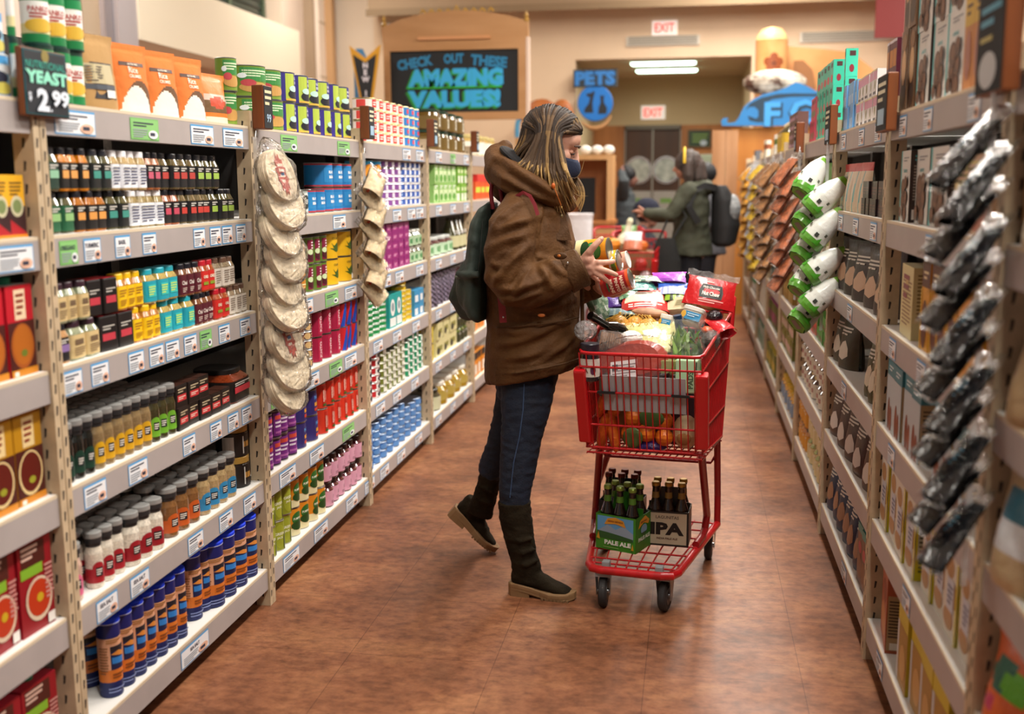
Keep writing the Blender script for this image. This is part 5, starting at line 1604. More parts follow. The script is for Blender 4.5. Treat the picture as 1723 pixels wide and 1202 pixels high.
it = [('t', 'CHECK', -.37, .175, .095, C('#1d7aa8', .6), {'w': .34, 'fill': 1, 'rot': .14, 'fat': .05}), ('t', 'OUT', 0, .205, .09, C('#1d7aa8', .6), {'w': .19, 'fill': 1, 'rot': .02, 'fat': .05}), ('t', 'THESE', .33, .175, .1, C('#1d7aa8', .6), {'w': .34, 'fill': 1, 'rot': -.1, 'fat': .05})]
for dx, dz, c in ((-.03, -.02, C('#0f5a22', .6)), (-.018, -.012, GR), (0, 0, BL)):
    it += [('t', 'AMAZING', .015 + dx, .035 + dz, .165, c, {'w': .9, 'fill': 1, 'fat': .07}), ('t', 'VALUES!', .0 + dx, -.155 + dz, .165, c, {'w': .88, 'fill': 1, 'fat': .07})]
it.append(('r', -.45, -.06, .45, -.052, C('#35c83a', .6)))
art(d, fn, it)
d.build('lettering', t)

# pennant shaped sign of new items, with a bulb strip behind
t = tag(empty('pennant_sign', (-2.99, 9.8, 0)), 'yellow edged black pennant sign with white letters reading new items', 'sign')
YB = C('#d89a14', .5)
sheet(MB(), [(-.15, 2.70), (0, 2.585), (.14, 2.70), (.02, 1.98), (-.02, 1.98)], .0, .03, YB).build('border', t)
sheet(MB(), [(-.115, 2.62), (0, 2.545), (.105, 2.62), (.012, 2.05), (-.012, 2.05)], -.006, .0, C('#15161a', .6)).build('face', t)
d = MB()
fn = flat((0, -.0068, 2.0), (1, 0, 0), (0, 0, 1), .0006)
art(d, fn, [('t', ch, 0, .52 - .062 * q, .05, C('#e6dfe6'), {'w': .09 - .005 * q, 'fat': .05}) for q, ch in enumerate('NEW ITEMS') if ch != ' '])
d.build('lettering', t)
d = MB().box((-.02, .03, 0), (.02, .06, 2.3), FW)
d.build('post', t)
t = tag(empty('bulb_sign', (-3.1, 9.95, 0)), 'blue strip sign with a column of white bulbs', 'sign')
sheet(MB(), [(-.05, 0), (.06, 0), (.06, 2.62), (.03, 2.69), (-.02, 2.69), (-.05, 2.62)], 0, .05, C('#3f7fae', .5)).build('panel', t)
for q in range(4):
    MB().ball((.02, -.01, 2.6 - .1 * q), .03, M('#efe6e4', .3)).build('bulb', t)
t = tag(empty('wall_box', (-3.72, 13.49, 3.25)), 'small white framed box high on the pale wall', 'wall box')
MB().box((-.13, -.06, -.17), (.13, 0, .17), M('#e6e4ea', .5)).build('frame', t)
MB().box((-.09, -.062, -.13), (.09, -.06, .13), M('#8d8f8e', .4)).build('panel', t)

# pet corner sign
t = tag(empty('pets_sign', (-1.2, 13.38, 2.4)), 'black board with blue PETS letters above a round dog and cat disc', 'sign')
MB().box((-.265, -.02, .19), (.265, .02, .40), C('#23303a', .5)).build('board', t)
d = MB()
art(d, flat((0, -.021, .295), (1, 0, 0), (0, 0, 1), .001), [('t', 'PETS', 0, 0, .17, C('#2f78c0'), {'w': .49, 'fill': 1, 'fat': .06}), ])
d.build('lettering', t)
d = MB()
d.lathe([(.205, -.02), (.215, -.012), (.215, .012), (.205, .02)], 36, C('#1470c4', .5), Matrix.Translation((.0, 0, 0)) @ Matrix.Rotation(math.pi / 2, 4, 'X'))
d.build('disc', t)
DK = C('#1c2026')
dog = [(-.13, -.115), (-.02, -.115), (-.03, .0), (-.02, .06), (-.0, .135), (-.03, .14), (-.045, .12), (-.105, .115), (-.1, .085), (-.06, .07), (-.075, .0), (-.13, -.07)]
cat = [(.04, -.13), (.14, -.13), (.15, -.06), (.11, .0), (.105, .05), (.115, .1), (.1, .085), (.08, .085), (.065, .1), (.065, .05), (.07, .01), (.045, -.06)]
d = MB()
art(d, flat((0, -.0205, 0), (1, 0, 0), (0, 0, 1), .0015), [('p', dog, DK), ('p', cat, DK)])
d.build('silhouette', t)
d = MB()
d.tube([(.0 + .2 * math.cos(a), .0, -.08 + .22 * math.sin(a)) for a in [math.pi * (1.2 + .7 * q / 12) for q in range(13)]], [.01 + .02 * math.sin(math.pi * q / 12) for q in range(13)], 8, FW)
d.build('bracket', t)
# carved shapes on the wall shelf left of the pet corner
t = tag(empty('carved_display', (-1.75, 12.9, 0)), 'carved wooden crescents with a small blue arch, beside the chalkboard', 'display')
CV = M('#b5682c', .5, h2='#8d4a1c', nscale=4)
MB().box((-.35, -.06, 0), (.3, .08, 1.98), PALEWOOD).build('stand', t)
MB().ball((-.04, 0, 2.26), (.2, .06, .17), CV).build('carving', t)
MB().ball((.2, .0, 2.22), (.14, .05, .2), CV).build('carving', t)
d = MB()
d.tube([(-.24 + .09 * math.cos(a), -.03, 2.1 + .13 * math.sin(a)) for a in [math.pi * q / 12 for q in range(13)]], .03, 8, C('#4f93b8', .5))
d.tube([(-.15, -.03, 2.1), (-.15, -.03, 1.98)], .03, 8, C('#4f93b8', .5))
d.tube([(-.33, -.03, 2.1), (-.33, -.03, 1.98)], .03, 8, C('#4f93b8', .5))
d.build('arch', t)
MB().lathe([(.02, 1.98), (.05, 2.02), (.03, 2.06), (.001, 2.1)], 12, C('#c98a5a', .5), Matrix.Translation((-.24, -.03, 0))).build('carving', t)

# wooden end panel, food sign, barrel, painted hills and cow hide
P0 = at(1197, 300, 11.9)
t = tag(empty('end_panel', (P0.x + .14, 11.95, 0)), 'tall knotty timber post closing the far end of the cookie shelves', 'end panel')
KN = M('#b98a62', .6, h2='#a5744a', nscale=7, stretch=(1, 1, .12))
MB().box((-.14, -.05, 0), (.0, .05, 1.99), KN).build('plank', t)
MB().box((.004, -.05, 0), (.13, .05, 1.99), KN).build('plank', t)
t = tag(empty('display_wall', (.95, 12.1, 0)), 'orange timber panel behind the far shelf end, under the blue sign', 'display wall')
MB().box((-.55, -.04, 0), (1.2, .04, 2.02), M('#d08a3a', .55, h2='#bb742a', nscale=4, stretch=(1, 1, .2))).build('panel', t)
pts = [at(x, y, 12.0) for x, y in ((1215, 212), (1213, 204), (1218, 199), (1226, 199), (1222, 204), (1226, 208), (1237, 206), (1243, 198), (1252, 180), (1266, 168), (1285, 159), (1306, 154), (1322, 148), (1330, 143), (1338, 139), (1347, 141), (1360, 147), (1372, 154), (1400, 160), (1440, 172), (1440, 212))]
t = tag(empty('food_sign', (0, 0, 0)), 'blue scroll shaped sign with large dark F and O letters', 'sign')
sheet(MB(), [(p.x, p.z) for p in pts], 11.95, 12.02, C('#2276b6', .5)).build('board', t)
d = MB()
NV = C('#123248', .5)
c0, c1 = at(1296, 190, 11.95), at(1357, 185, 11.95)
fn = flat((0, 11.949, 0), (1, 0, 0), (0, 0, 1), .001)
q = [at(x, y, 11.95) for x, y in ((1254, 186), (1262, 174), (1282, 164), (1308, 158), (1335, 157), (1380, 158), (1380, 162), (1330, 163), (1300, 167), (1290, 172), (1291, 205), (1275, 206), (1261, 203), (1258, 195), (1265, 197), (1272, 200), (1276, 196), (1276, 186), (1270, 180), (1262, 180))]
art(d, fn, [('p', [(p.x, p.z) for p in q], NV), ('t', 'F', c0.x + .03, c0.z - .02, .25, NV, {'wide': 1.25, 'fat': .09}), ('t', 'F', c0.x + .022, c0.z - .013, .25, C('#3a94d8'), {'wide': 1.15, 'fat': .04}), ('t', 'O', c1.x - .0, c1.z - .03, .28, NV, {'wide': 1.3, 'fat': .09}), ('t', 'O', c1.x - .01, c1.z - .02, .26, C('#3a94d8'), {'wide': 1.2, 'fat': .03})])
d.build('lettering', t)
t = tag(empty('barrel_display', (.82, 12.55, 0)), 'tall wooden silo cut-out painted with a flower', 'display')
SI = M('#c98a4e', .5, h2='#d8a468', nscale=3)
d = MB()
d.lathe([(.175, 0), (.175, 2.98)], 20, SI)
d.build('silo', t)
MB().lathe([(.178, 2.98), (.16, 3.03), (.11, 3.1), (.001, 3.13)], 20, M('#d9aa72', .5)).build('dome', t)
d = MB()
fn = wrap(.176, 2.72, -math.pi / 2 + .1)
art(d, fn, [('e', .07 * math.cos(a), .07 * math.sin(a), .045, .045, C('#8a4218', .5)) for a in [2 * math.pi * k / 5 + .3 for k in range(5)]] + [('e', 0, 0, .03, .03, C('#6a3010', .5))])
d.build('flower', t)
t = tag(empty('hill_display', (1.5, 12.75, 0)), 'broad tan hill cut-out with dark tree shape, high behind the chocolate boxes', 'display')
sheet(MB(), [(-.62, 0), (.75, 0), (.75, 2.3), (.6, 2.5), (.4, 2.7), (.2, 2.86), (-.1, 2.9), (-.4, 2.93), (-.55, 2.95), (-.62, 2.9)], 0, .04, M('#c98f58', .6, h2='#bb7d44', nscale=3)).build('hills', t)
sheet(MB(), [(-.42, 2.0), (-.2, 2.0), (-.18, 2.5), (-.22, 2.68), (-.32, 2.78), (-.42, 2.78)], -.03, -.001, C('#8a5a30', .6)).build('tree', t)
t = tag(empty('cow_display', (.78, 12.2, 2.02)), 'brown and white cow hide patterned mound above the blue sign', 'display')
d = MB()
d.ball((0.06, 0, .48), (.34, .12, .14), M('#e8ddc8', .7, h2='#4a2c1c', nscale=7))
d.build('hide', t)
MB().box((-.05, -.03, -.0), (.05, .03, .45), FW).build('stand', t)
t = tag(empty('wall_plaque', (2.3, 13.0, 3.3)), 'dark red panel with gold trim at the top of the far wall', 'panel')
MB().box((-.33, -.03, -.27), (.6, 0, .5), C('#6a1410', .5)).build('panel', t)
d = MB()
d.ball((.15, -.04, .0), (.14, .02, .1), C('#b98a1c', .4))
d.build('ornament', t)
t['group'] = ''
del t['group']

# staff notice boards on the passage wall
t = tag(empty('notice_board', (.1, 15.99, 2.06)), 'green chalk notice board beside the swing doors', 'notice board')
MB().box((-.2, -.03, -.13), (.14, 0, .13), C('#6a4a24')).build('frame', t)
d = MB()
art(d, flat((-.03, -.031, 0), (1, 0, 0), (0, 0, 1), .001), [('r', -.15, -.11, .15, .11, C('#1c3a1c')), ('l', -.1, -.06, .12, .08, 3, C('#7a9a4a')), ('e', .06, -.06, .05, .04, C('#b9c8d8'))])
d.build('board', t)
t = tag(empty('notice_board', (.28, 15.99, 1.68)), 'pale green and white poster board low beside the swing doors', 'notice board')
MB().box((-.27, -.03, -.18), (.3, 0, .16), C('#c9d8c4')).build('frame', t)
d = MB()
art(d, flat((0, -.031, 0), (1, 0, 0), (0, 0, 1), .001), [('r', -.25, -.16, .28, -.02, C('#7fc8a8')), ('l', -.22, .0, .24, .13, 3, C('#a8b89a'))])
d.build('board', t)

# service counter with a screen, and a lined bin
cA, cB = at(955, 262, 11.0), at(1020, 262, 11.0)
t = tag(empty('service_counter', ((cA.x + cB.x) / 2, 11.2, 0)), 'timber service counter with shelf and dark screen, behind the brown hood', 'counter')
hw = (cB.x - cA.x) / 2 + .05
MB().box((-hw - .6, 0, 0), (hw, .5, 1.02), PALEWOOD).build('cabinet', t)
MB().box((-hw - .64, -.03, 1.02), (hw + .02, .52, 1.06), WOOD).build('worktop', t)
MB().box((-hw - .6, .40, 1.06), (hw, .5, 1.7), WOOD).build('backboard', t)
MB().box((-hw - .6, .05, 1.68), (hw, .5, 1.73), PALEWOOD).build('shelf', t)
MB().box((hw - .06, .05, 1.06), (hw, .40, 1.68), PALEWOOD).build('side_board', t)
MB().box((-.12, .2, 1.12), (.05, .24, 1.5), C('#141418', .3)).build('screen', t)
MB().box((-.05, .2, 1.06), (-.01, .24, 1.12), C('#141418', .3)).build('stand', t)
bA, bB = at(955, 360, 10.6), at(997, 425, 10.6)
t = tag(empty('waste_bin', ((bA.x + bB.x) / 2, 10.6, 0)), 'pale grey bin with white liner in front of the counter', 'bin')
hb = (bB.x - bA.x) / 2
MB().rbox([(.8, 0), (.95, bA.z - .1)], hb * 1.9, hb * 1.9, C('#a9a8ac', .5), q=.5).build('body', t)
MB().rbox([(.97, bA.z - .28), (1.02, bA.z - .05), (1.1, bA.z), (1.02, bA.z + .005), (.94, bA.z - .06)], hb * 1.9, hb * 1.9, M('#e9e6e8', .4, bump=.5, bscale=30), q=.5, caps=False).build('liner', t)
for q in range(3):
    o = MB().ball((0, 0, .05), (.06, .05, .05), M('#e4e2d8', .7)).build('garlic_head', None, (cA.x + .15 + .12 * q, 11.35, 1.731))
    tag(o, 'white rounded bundle on the counter top shelf, %s along' % ORD[q], 'bundle')
# ------------------------------------------------------------------ shopping trolley
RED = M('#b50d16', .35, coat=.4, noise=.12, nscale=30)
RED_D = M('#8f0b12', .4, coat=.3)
RUB = M('#2a2828', .7)
GREY = M('#8d8f92', .4)


def trolley(x, y, rz, label, detail=True):
    t = tag(empty('shopping_trolley', (x, y, 0), rz), label, 'shopping trolley')
    F = lambda f, a, b: a + (b - a) * f
    # basket corners: (w, l, z) front top, front bottom, rear top, rear bottom for the two sides
    def S(side, l, z):          # point of the basket's side wall: l 0..1 front to rear, z 0..1 bottom to top
        lf, lr = F(z, .10, .0), F(z, .58, .62)
        zf, zr = F(z, .562, .90), F(z, .515, .975)
        return Vector((side * F(l, F(z, .195, .2), F(z, .205, .225)), F(l, lf, lr), F(l, zf, zr)))
    def front(u, z):
        return S(-1, 0, z).lerp(S(1, 0, z), u)
    def rear(u, z):
        return S(-1, 1, z).lerp(S(1, 1, z), u)
    rim = [S(-1, 0, 1), S(1, 0, 1), S(1, 1, 1), S(-1, 1, 1)]
    d = MB()
    rr = []
    for i in range(4):
        a, b, c = rim[i - 1], rim[i], rim[(i + 1) % 4]
        rr += [b + (a - b).normalized() * .03, b + (a - b).normalized() * .008 + (c - b).normalized() * .008, b + (c - b).normalized() * .03]
    d.tube(rr, .006, 8, RED, True)
    d.build('rim', t)
    d = MB()
    n = 17
    for i in range(n + 1):
        d.tube([front(i / n, 1), front(i / n, 0)], .0024, 5, RED)
    for z in (.86, .60, .25, .0):
        d.tube([front(0, z), front(1, z)], .0042, 6, RED)
    d.build('front_grid', t)
    for s in (-1, 1):
        d = MB()
        n = 24
        for i in range(n + 1):
            d.tube([S(s, i / n, 1), S(s, i / n, 0)], .0026, 5, RED)
        for z in (.86, .60, .25, 0.0):
            d.tube([S(s, 0, z), S(s, 1, z)], .0046, 6, RED)
        d.build('side_grid', t)
    d = MB()
    for i in range(15):
        d.tube([rear(i / 14, 1), rear(i / 14, 0)], .0024, 5, RED)
    for z in (.86, .6, .25, 0):
        d.tube([rear(0, z), rear(1, z)], .004, 6, RED)
    d.build('rear_grid', t)
    d = MB()
    for i in range(18):
        a, b = S(-1, 0, 0).lerp(S(1, 0, 0), i / 17), S(-1, 1, 0).lerp(S(1, 1, 0), i / 17)
        d.tube([a + Vector((0, 0, -.022)), b + Vector((0, 0, -.004))], .0024, 5, RED)
    for q in range(7):
        a, b = S(-1, q / 6, 0), S(1, q / 6, 0)
        d.tube([a + Vector((0, 0, -.018)), b + Vector((0, 0, -.018))], .0034, 5, RED)
    a, b = front(0, 0), front(1, 0)
    d.tube([a + Vector((0, .006, -.02)), b + Vector((0, .006, -.02))], .004, 6, RED)
    d.build('basket_floor', t)
    for s in (-1, 1):       # plastic corner guards
        a, b = S(s, 0, .84), S(s, 0, .07)
        d = MB()
        T = Matrix.Translation(a.lerp(b, .5)) @ (b - a).to_track_quat('Z', 'Y').to_matrix().to_4x4()
        h = (b - a).length / 2
        d.box((-.021, -.02, -h), (.021, .022, h), M('#c20f1a', .35, coat=.4), T, bev=.008)
        d.build('corner_guard', t)
    # handle and child seat
    d = MB()
    pts = []
    for s in (-1, 1):
        q = [S(s, 1, .86), S(s, 1, 1.0) + Vector((0, .01, .02)), Vector((s * .225, .66, 1.02)), Vector((s * .20, .69, 1.035)), Vector((s * .17, .70, 1.04))]
        pts += q if s < 0 else q[::-1]
    d.tube(pts, .0125, 10, RED)
    d.build('handle', t)
    d = MB()
    for x0 in (-.15, .03):
        d.tube([(x0, .44, .80), (x0, .44, .955), (x0 + .012, .44, .97), (x0 + .108, .44, .97), (x0 + .12, .44, .955), (x0 + .12, .44, .80)], .005, 6, RED)
    for z in (.82, .86, .9):
        d.tube([(-.2, .44, z), (.2, .44, z)], .003, 5, RED)
    d.build('child_seat', t)
    # frame
    d = MB()
    bz = .142
    L0, R0, L1, R1 = Vector((-.178, .06, bz)), Vector((.118, .06, bz)), Vector((-.285, .66, bz)), Vector((.185, .68, bz))
    def cor(p, a, b):
        return [p + (a - p).normalized() * .045, p + (a - p).normalized() * .012 + (b - p).normalized() * .012, p + (b - p).normalized() * .045]
    d.tube([L1] + cor(L0, L1, R0) + cor(R0, L0, R1) + [R1], .0145, 10, RED)
    d.build('base_frame', t)
    for s, top in ((-1, Vector((-.185, .26, .53))), (1, Vector((.178, .22, .53)))):
        e = L1 if s < 0 else R1
        a = L0 if s < 0 else R0
        mid = a.lerp(e, .74) + Vector((0, 0, .055))
        lo = a.lerp(e, .60) + Vector((0, 0, .024))
        en = a.lerp(e, .46) + Vector((0, 0, .022))
        d = MB()
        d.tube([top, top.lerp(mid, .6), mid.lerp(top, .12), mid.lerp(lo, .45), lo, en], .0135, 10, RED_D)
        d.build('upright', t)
        d = MB()
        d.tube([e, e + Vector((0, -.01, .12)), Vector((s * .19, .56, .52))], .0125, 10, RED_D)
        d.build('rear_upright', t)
    d = MB()
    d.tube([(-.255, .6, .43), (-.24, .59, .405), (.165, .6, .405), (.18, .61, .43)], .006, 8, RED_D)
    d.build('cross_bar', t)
    d = MB()
    for q in range(8):
        f = q / 7
        d.tube([L0.lerp(R0, .06 + .88 * f) + Vector((0, .012, .012)), L1.lerp(R1, .06 + .88 * f) + Vector((0, 0, .006))], .0032, 5, RED)
    for f in (.06, .14, .3, .46, .62, .78, .94):
        d.tube([L0.lerp(L1, f) + Vector((0, 0, .012)), R0.lerp(R1, f) + Vector((0, 0, .012))], .0036, 5, RED)
    d.build('lower_rack', t)
    for f in (.2, .82):
        p = L0.lerp(R0, f)
        MB().box((p.x - .013, p.y + .0, bz + .004), (p.x + .013, p.y + .03, bz + .03), GREY, bev=.003).build('bracket', t)
    # castors
    for q, (w, l, a) in enumerate(((-.132, .094, .1), (.078, .115, -.1), (.155, .675, .05), (-.25, .665, .0))):
        c = empty('castor', (w, l, 0), a)
        c.parent = t
        KIDS.setdefault(t.name, []).append(c)
        T = Matrix.Translation((0, 0, .056)) @ Matrix.Rotation(math.pi / 2, 4, 'Y')
        d = MB()
        d.lathe([(.03, -.013), (.048, -.014), (.055, -.009), (.056, 0), (.055, .009), (.048, .014), (.03, .013)], 22, RUB, T)
        d.build('tyre', c)
        d = MB()
        d.lathe([(.032, -.0145), (.032, .0145)], 16, M('#4a4848', .4), T)
        d.lathe([(.01, -.022), (.01, .022)], 8, CHROME, T)
        d.build('hub', c)
        d = MB()
        for s in (-1, 1):
            d.add([(s * .02, -.012, .04), (s * .02, .012, .04), (s * .022, .03, .118), (s * .022, -.03, .118)], [(0, 1, 2, 3)], GREY)
            d.add([(s * .023, -.012, .04), (s * .023, .012, .04), (s * .025, .03, .118), (s * .025, -.03, .118)], [(0, 1, 2, 3)], GREY)
        d.box((-.026, -.032, .116), (.026, .032, .13), GREY)
        d.build('fork', c)
    return t


CX, CY, CRZ = -.16, 3.43, R(-8)
cart = trolley(CX, CY, CRZ, 'red wire shopping trolley piled high with groceries, beside the woman in brown')
pl = lambda z: .10 * (.90 - z) / .338 + .007
d = MB().loft([[(x, pl(z) + o_, z) for x, z in ((-.128, .70), (.145, .70), (.145, .824), (-.128, .824))] for o_ in (0, .004)], M('#a9abaf', .45), False)
d.build('notice_plate', cart)
for x in (-.115, .13):
    MB().box((x - .03, .028, .762), (x + .03, .036, .770), BLACK).build('cable_tie', cart)
CM = Matrix.Translation((CX, CY, 0)) @ Matrix.Rotation(CRZ, 4, 'Z')


def lay(o, px, py, Y, rot=(0, 0, 0), label=None, cat=None, group=None):
    o.location = at(px, py, Y)
    o.rotation_euler = [R(a) for a in rot]
    if label:
        tag(o, label, cat, group)
    return o


def centred(o, dz):
    for x in [o] + KIDS.get(o.name, []):
        if x.type == 'MESH':
            for v in x.data.vertices:
                v.co.z -= dz
    return o


def bagmesh(name, w, h, dep, base, paint=None, items=None, crimp=.1, bump=.4, rough=.35, coat=.3):
    return centred(pouch(name, h, dep, base, paint, items, crimp=crimp, bump=bump, rough=rough, coat=coat, nu=16, nv=18)(w)[0], h / 2)


def inbox(name, lo, hi, mat, label, cat, bev=.004):
    o = MB().box(lo, hi, mat, bev=bev).build(name)
    o.matrix_world = CM
    return tag(o, label, cat)


# layers of boxes that carry the goods on top
inbox('paper_sack', (-.17, .30, .545), (-.02, .53, .79), M('#8f6c44', .8), 'brown paper sack deep in the trolley, behind the oranges', 'sack')
inbox('dark_carton', (.0, .28, .545), (.17, .53, .79), M('#3a2630', .6), 'dark carton deep in the trolley, behind the pale root', 'carton')
inbox('produce_box', (-.16, .12, .735), (.02, .285, .80), M('#4a3a28', .7), 'flat brown box inside the trolley behind the grey plate', 'box')

# carrots in a net, oranges in a labelled net, purple bag, pale celery root, low in the basket
def clump(name, part, spots, mat, shape=None):
    root = empty(name)
    for p, r in spots:
        d = MB()
        d.ball((0, 0, 0), r, mat, 12, 8, Matrix.Translation(p[:3]) @ (Matrix.Rotation(p[3], 4, 'X') @ Matrix.Rotation(p[4], 4, 'Y') if len(p) > 3 else Matrix()))
        d.build(part, root)
    root.matrix_world = CM
    return root


CAR = M('#d2641c', .5, noise=.2, nscale=40, bump=.3, bscale=50)
t = clump('carrot_bag', 'carrot', [((-.155, .175, .60, .3, .2), (.022, .03, .075)), ((-.12, .17, .61, -.2, -.2), (.02, .03, .08)), ((-.155, .165, .70, .4, .35), (.02, .03, .06)), ((-.10, .18, .70, .2, .5), (.02, .026, .065)), ((-.14, .21, .66, .1, .3), (.022, .03, .08))], CAR)
tag(t, 'bundle of thick orange carrots low in the trolley basket', 'carrots')
OR = M('#e0741a', .45, noise=.1, nscale=60, bump=.15, bscale=120)
t = clump('orange_bag', 'orange', [((-.045, .155, .66), .033), ((.01, .16, .685), .034), ((.055, .165, .65), .034), ((.0, .15, .61), .033), ((.05, .155, .70), .032), ((-.06, .17, .60), .032), ((.06, .15, .60), .031), ((-.03, .19, .72), .03)], OR)
d = MB()
d.ball((.02, .118, .668), (.045, .006, .03), M('#3f5a24', .5))
d.ball((-.04, .112, .60), (.035, .006, .035), M('#4a5a28', .5))
d.build('label', t)
tag(t, 'net of oranges with green label, behind the front grid', 'oranges')
o = MB().ball((.01, .155, .565), (.06, .035, .024), M('#2e1a5a', .3, coat=.6, bump=.6)).build('plum_bag')
o.matrix_world = CM
tag(o, 'shiny purple bag at the bottom of the trolley basket', 'bag')
o = MB().ball((.13, .165, .62), (.045, .045, .058), M('#c9b48c', .6, noise=.1, nscale=20)).ball((.13, .128, .605), (.024, .01, .024), M('#9a6a38', .7)).build('celery_root')
o.matrix_world = CM
tag(o, 'pale round root behind the front grid, beside the corner guard', 'root vegetable')

# front row seen over and through the rim
o, _, _ = jar('preserve_jar', .125, '#1d1018', '#d2ccc2', '#1c1622', None, q=.95, neck=.96, lidh=.24, lab=(.12, .6), lines=True, items=lambda w, h: [('e', w * .3, h * .3, w * .14, h * .12, C('#5a2a4a')), txt('A', -w * .05, h * .3, h * .12, '#6a4a3a')])(.068)
lay(o, 992, 640, 3.50, (0, 0, -100), 'dark preserve jar with black lid at the front corner of trolley', 'jar')
o = MB().loft([[(r_ * .135 * math.cos(2 * math.pi * j / 24), zz, r_ * .062 * math.sin(2 * math.pi * j / 24) * (1 + .35 * math.cos(2 * math.pi * j / 24))) for j in range(24)] for r_, zz in ((.3, -.03), (.8, -.027), (1, -.012), (1, .012), (.8, .027), (.3, .03))], M('#7a1f12', .3, coat=.8, h2='#a8341c', nscale=14, bump=.3)).build('cured_ham')
d = MB()
d.loft([[(r_ * .16 * math.cos(2 * math.pi * j / 24), zz, r_ * .078 * math.sin(2 * math.pi * j / 24) * (1 + .3 * math.cos(2 * math.pi * j / 24))) for j in range(24)] for r_, zz in ((.96, -.036), (1, -.033), (1, .033), (.96, .036))], film('#f2efee', .04, .5, 30))
d.build('clear_bag', o)
d = MB()
art(d, flat((-.01, -.034, -.045), (1, 0, .1), (0, 0, 1), .0006), [('r', -.045, -.02, .045, .04, C('#d8cfcf')), ('l', -.04, -.015, .04, .03, 5, C('#8a7a7a')), ('r', -.04, .01, -.02, .03, C('#4a4246'))])
d.build('label', o)
lay(o, 1058, 606, 3.585, (-14, -4, -8), 'dark red cured meat in clear wrap leaning on the front rim', 'meat')
t = empty('crispbread_pack')
d = MB()
for q in range(9):
    d.box((-.036 + .008 * q, -.03, -.03), (-.0295 + .008 * q, .03, .032), M('#8a5a2e', .7, noise=.3, nscale=60))
d.build('crispbread', t)
d = MB()
d.loft([[(x, y * k, z * k) for y, z in ((-.034, -.034), (.034, -.034), (.036, .034), (0, .04), (-.036, .034))] for x, k in ((-.052, .5), (-.04, 1.03), (.0, 1.06), (.04, 1.03), (.052, .5))], film('#f4f4f4', .1, .8, 50))
d.build('clear_bag', t)
lay(t, 1030, 578, 3.62, (-15, 6, -10), 'brown crispbread slices in a clear bag beside the dark jar', 'crispbread')
o = MB().ball((0, 0, 0), (.04, .035, .028), M('#e9e4de', .4, bump=.4)).build('napkin_pack')
lay(o, 1062, 570, 3.64, (0, 0, 0), 'small white soft pack beside the crispbread', 'pack')
d = MB()
d.lathe([(.034, -.14), (.036, -.13), (.036, .0), (.03, .03), (.014, .06), (.013, .12), (.0155, .122), (.0155, .145), (.001, .145)], 18, M('#120e0e', .12, coat=.8))
o = d.build('wine_bottle')
lay(o, 1040, 560, 3.74, (38, -52, 0), 'dark glass bottle lying across the trolley with neck towards woman', 'bottle')
t = empty('onion_net')
ON = M('#d08f34', .35, h2='#e0b060', nscale=12, stretch=(1, 1, .2))
rg = random.Random(4)
for p in ((-.055, 0, 0), (.0, -.02, -.02), (.055, 0, .0), (.0, .035, .008), (.03, -.045, -.03), (-.035, -.04, -.025)):
    d = MB()
    d.ball(p, (.038, .038, .032), ON, 14, 9)
    d.ball((p[0], p[1], p[2] + .032), (.006, .006, .012), ON, 8, 5)
    d.build('onion', t)
d = MB()
for q in range(26):
    a = 2 * math.pi * q / 26
    d.tube([(.105 * math.cos(a), .08 * math.sin(a), -.03), (.10 * math.cos(a + .3), .075 * math.sin(a + .3), .012), (.05 * math.cos(a + .6), .04 * math.sin(a + .6), .042)], .0009, 4, C('#c9a01c'))
    d.tube([(.105 * math.cos(a), .08 * math.sin(a), -.03), (.10 * math.cos(a - .3), .075 * math.sin(a - .3), .012), (.05 * math.cos(a - .6), .04 * math.sin(a - .6), .042)], .0009, 4, C('#c9a01c'))
d.build('net', t)
lay(t, 1066, 548, 3.80, (-8, 4, -10), 'yellow net of golden onions in the middle of the trolley', 'onions')
def chip_paint(u, v, s):
    return '#dfe0cf' if inside(u, v, -.08, .6, .2, .14) else None
o = bagmesh('snack_bag', .19, .16, .09, '#c9c682', chip_paint, None, bump=.7)
lay(o, 1103, 574, 3.70, (8, -44, -80), 'pale yellow green snack bag on top of front goods', 'snack bag')
t = empty('salad_bag')
rg = random.Random(9)
SB = MB()
for q in range(70):
    c = Vector((rg.uniform(-.026, .026), rg.uniform(-.042, .042), rg.uniform(-.085, .06)))
    c.x *= 1 - max(0, c.z) * 8
    c.y *= 1 - max(0, c.z) * 6
    a, b = Vector((rg.uniform(-.5, .5), rg.uniform(-.6, .6), 1)).normalized(), Vector((rg.uniform(-1, 1), rg.uniform(-1, 1), .1)).normalized()
    L_, w_ = rg.uniform(.025, .045), rg.uniform(.009, .017)
    nrm = a.cross(b) * .006
    SB.add([c - a * L_, c - b * w_ + nrm, c + a * L_, c + b * w_ + nrm, c], [(0, 4, 1), (1, 4, 2), (2, 4, 3), (3, 4, 0)], C(('#5f8a34', '#7da34a', '#48752a', '#93b564')[q % 4], .5), True)
SB.build('leaves', t)
d = MB()
P = pouch_surface(.125, .07, .20, .06)
for s in (1, -1):
    vs = [P(-.5 + i / 12, j / 14, s) - Vector((0, 0, .1)) for j in range(15) for i in range(13)]
    fs = [(j * 13 + i, j * 13 + i + 1, (j + 1) * 13 + i + 1, (j + 1) * 13 + i) for j in range(14) for i in range(12)]
    d.add(vs, fs if s > 0 else [f[::-1] for f in fs], film('#f2f6f2', .07, .7, 50), True)
d.build('clear_bag', t)
lay(t, 1157, 588, 3.60, (0, -8, -84), 'clear bag of green leaves at the front corner of the trolley', 'salad')
o = MB().box((-.036, -.03, -.055), (.036, .03, .055), M('#a4c79c', .5), bev=.004).build('tea_box')
d = MB()
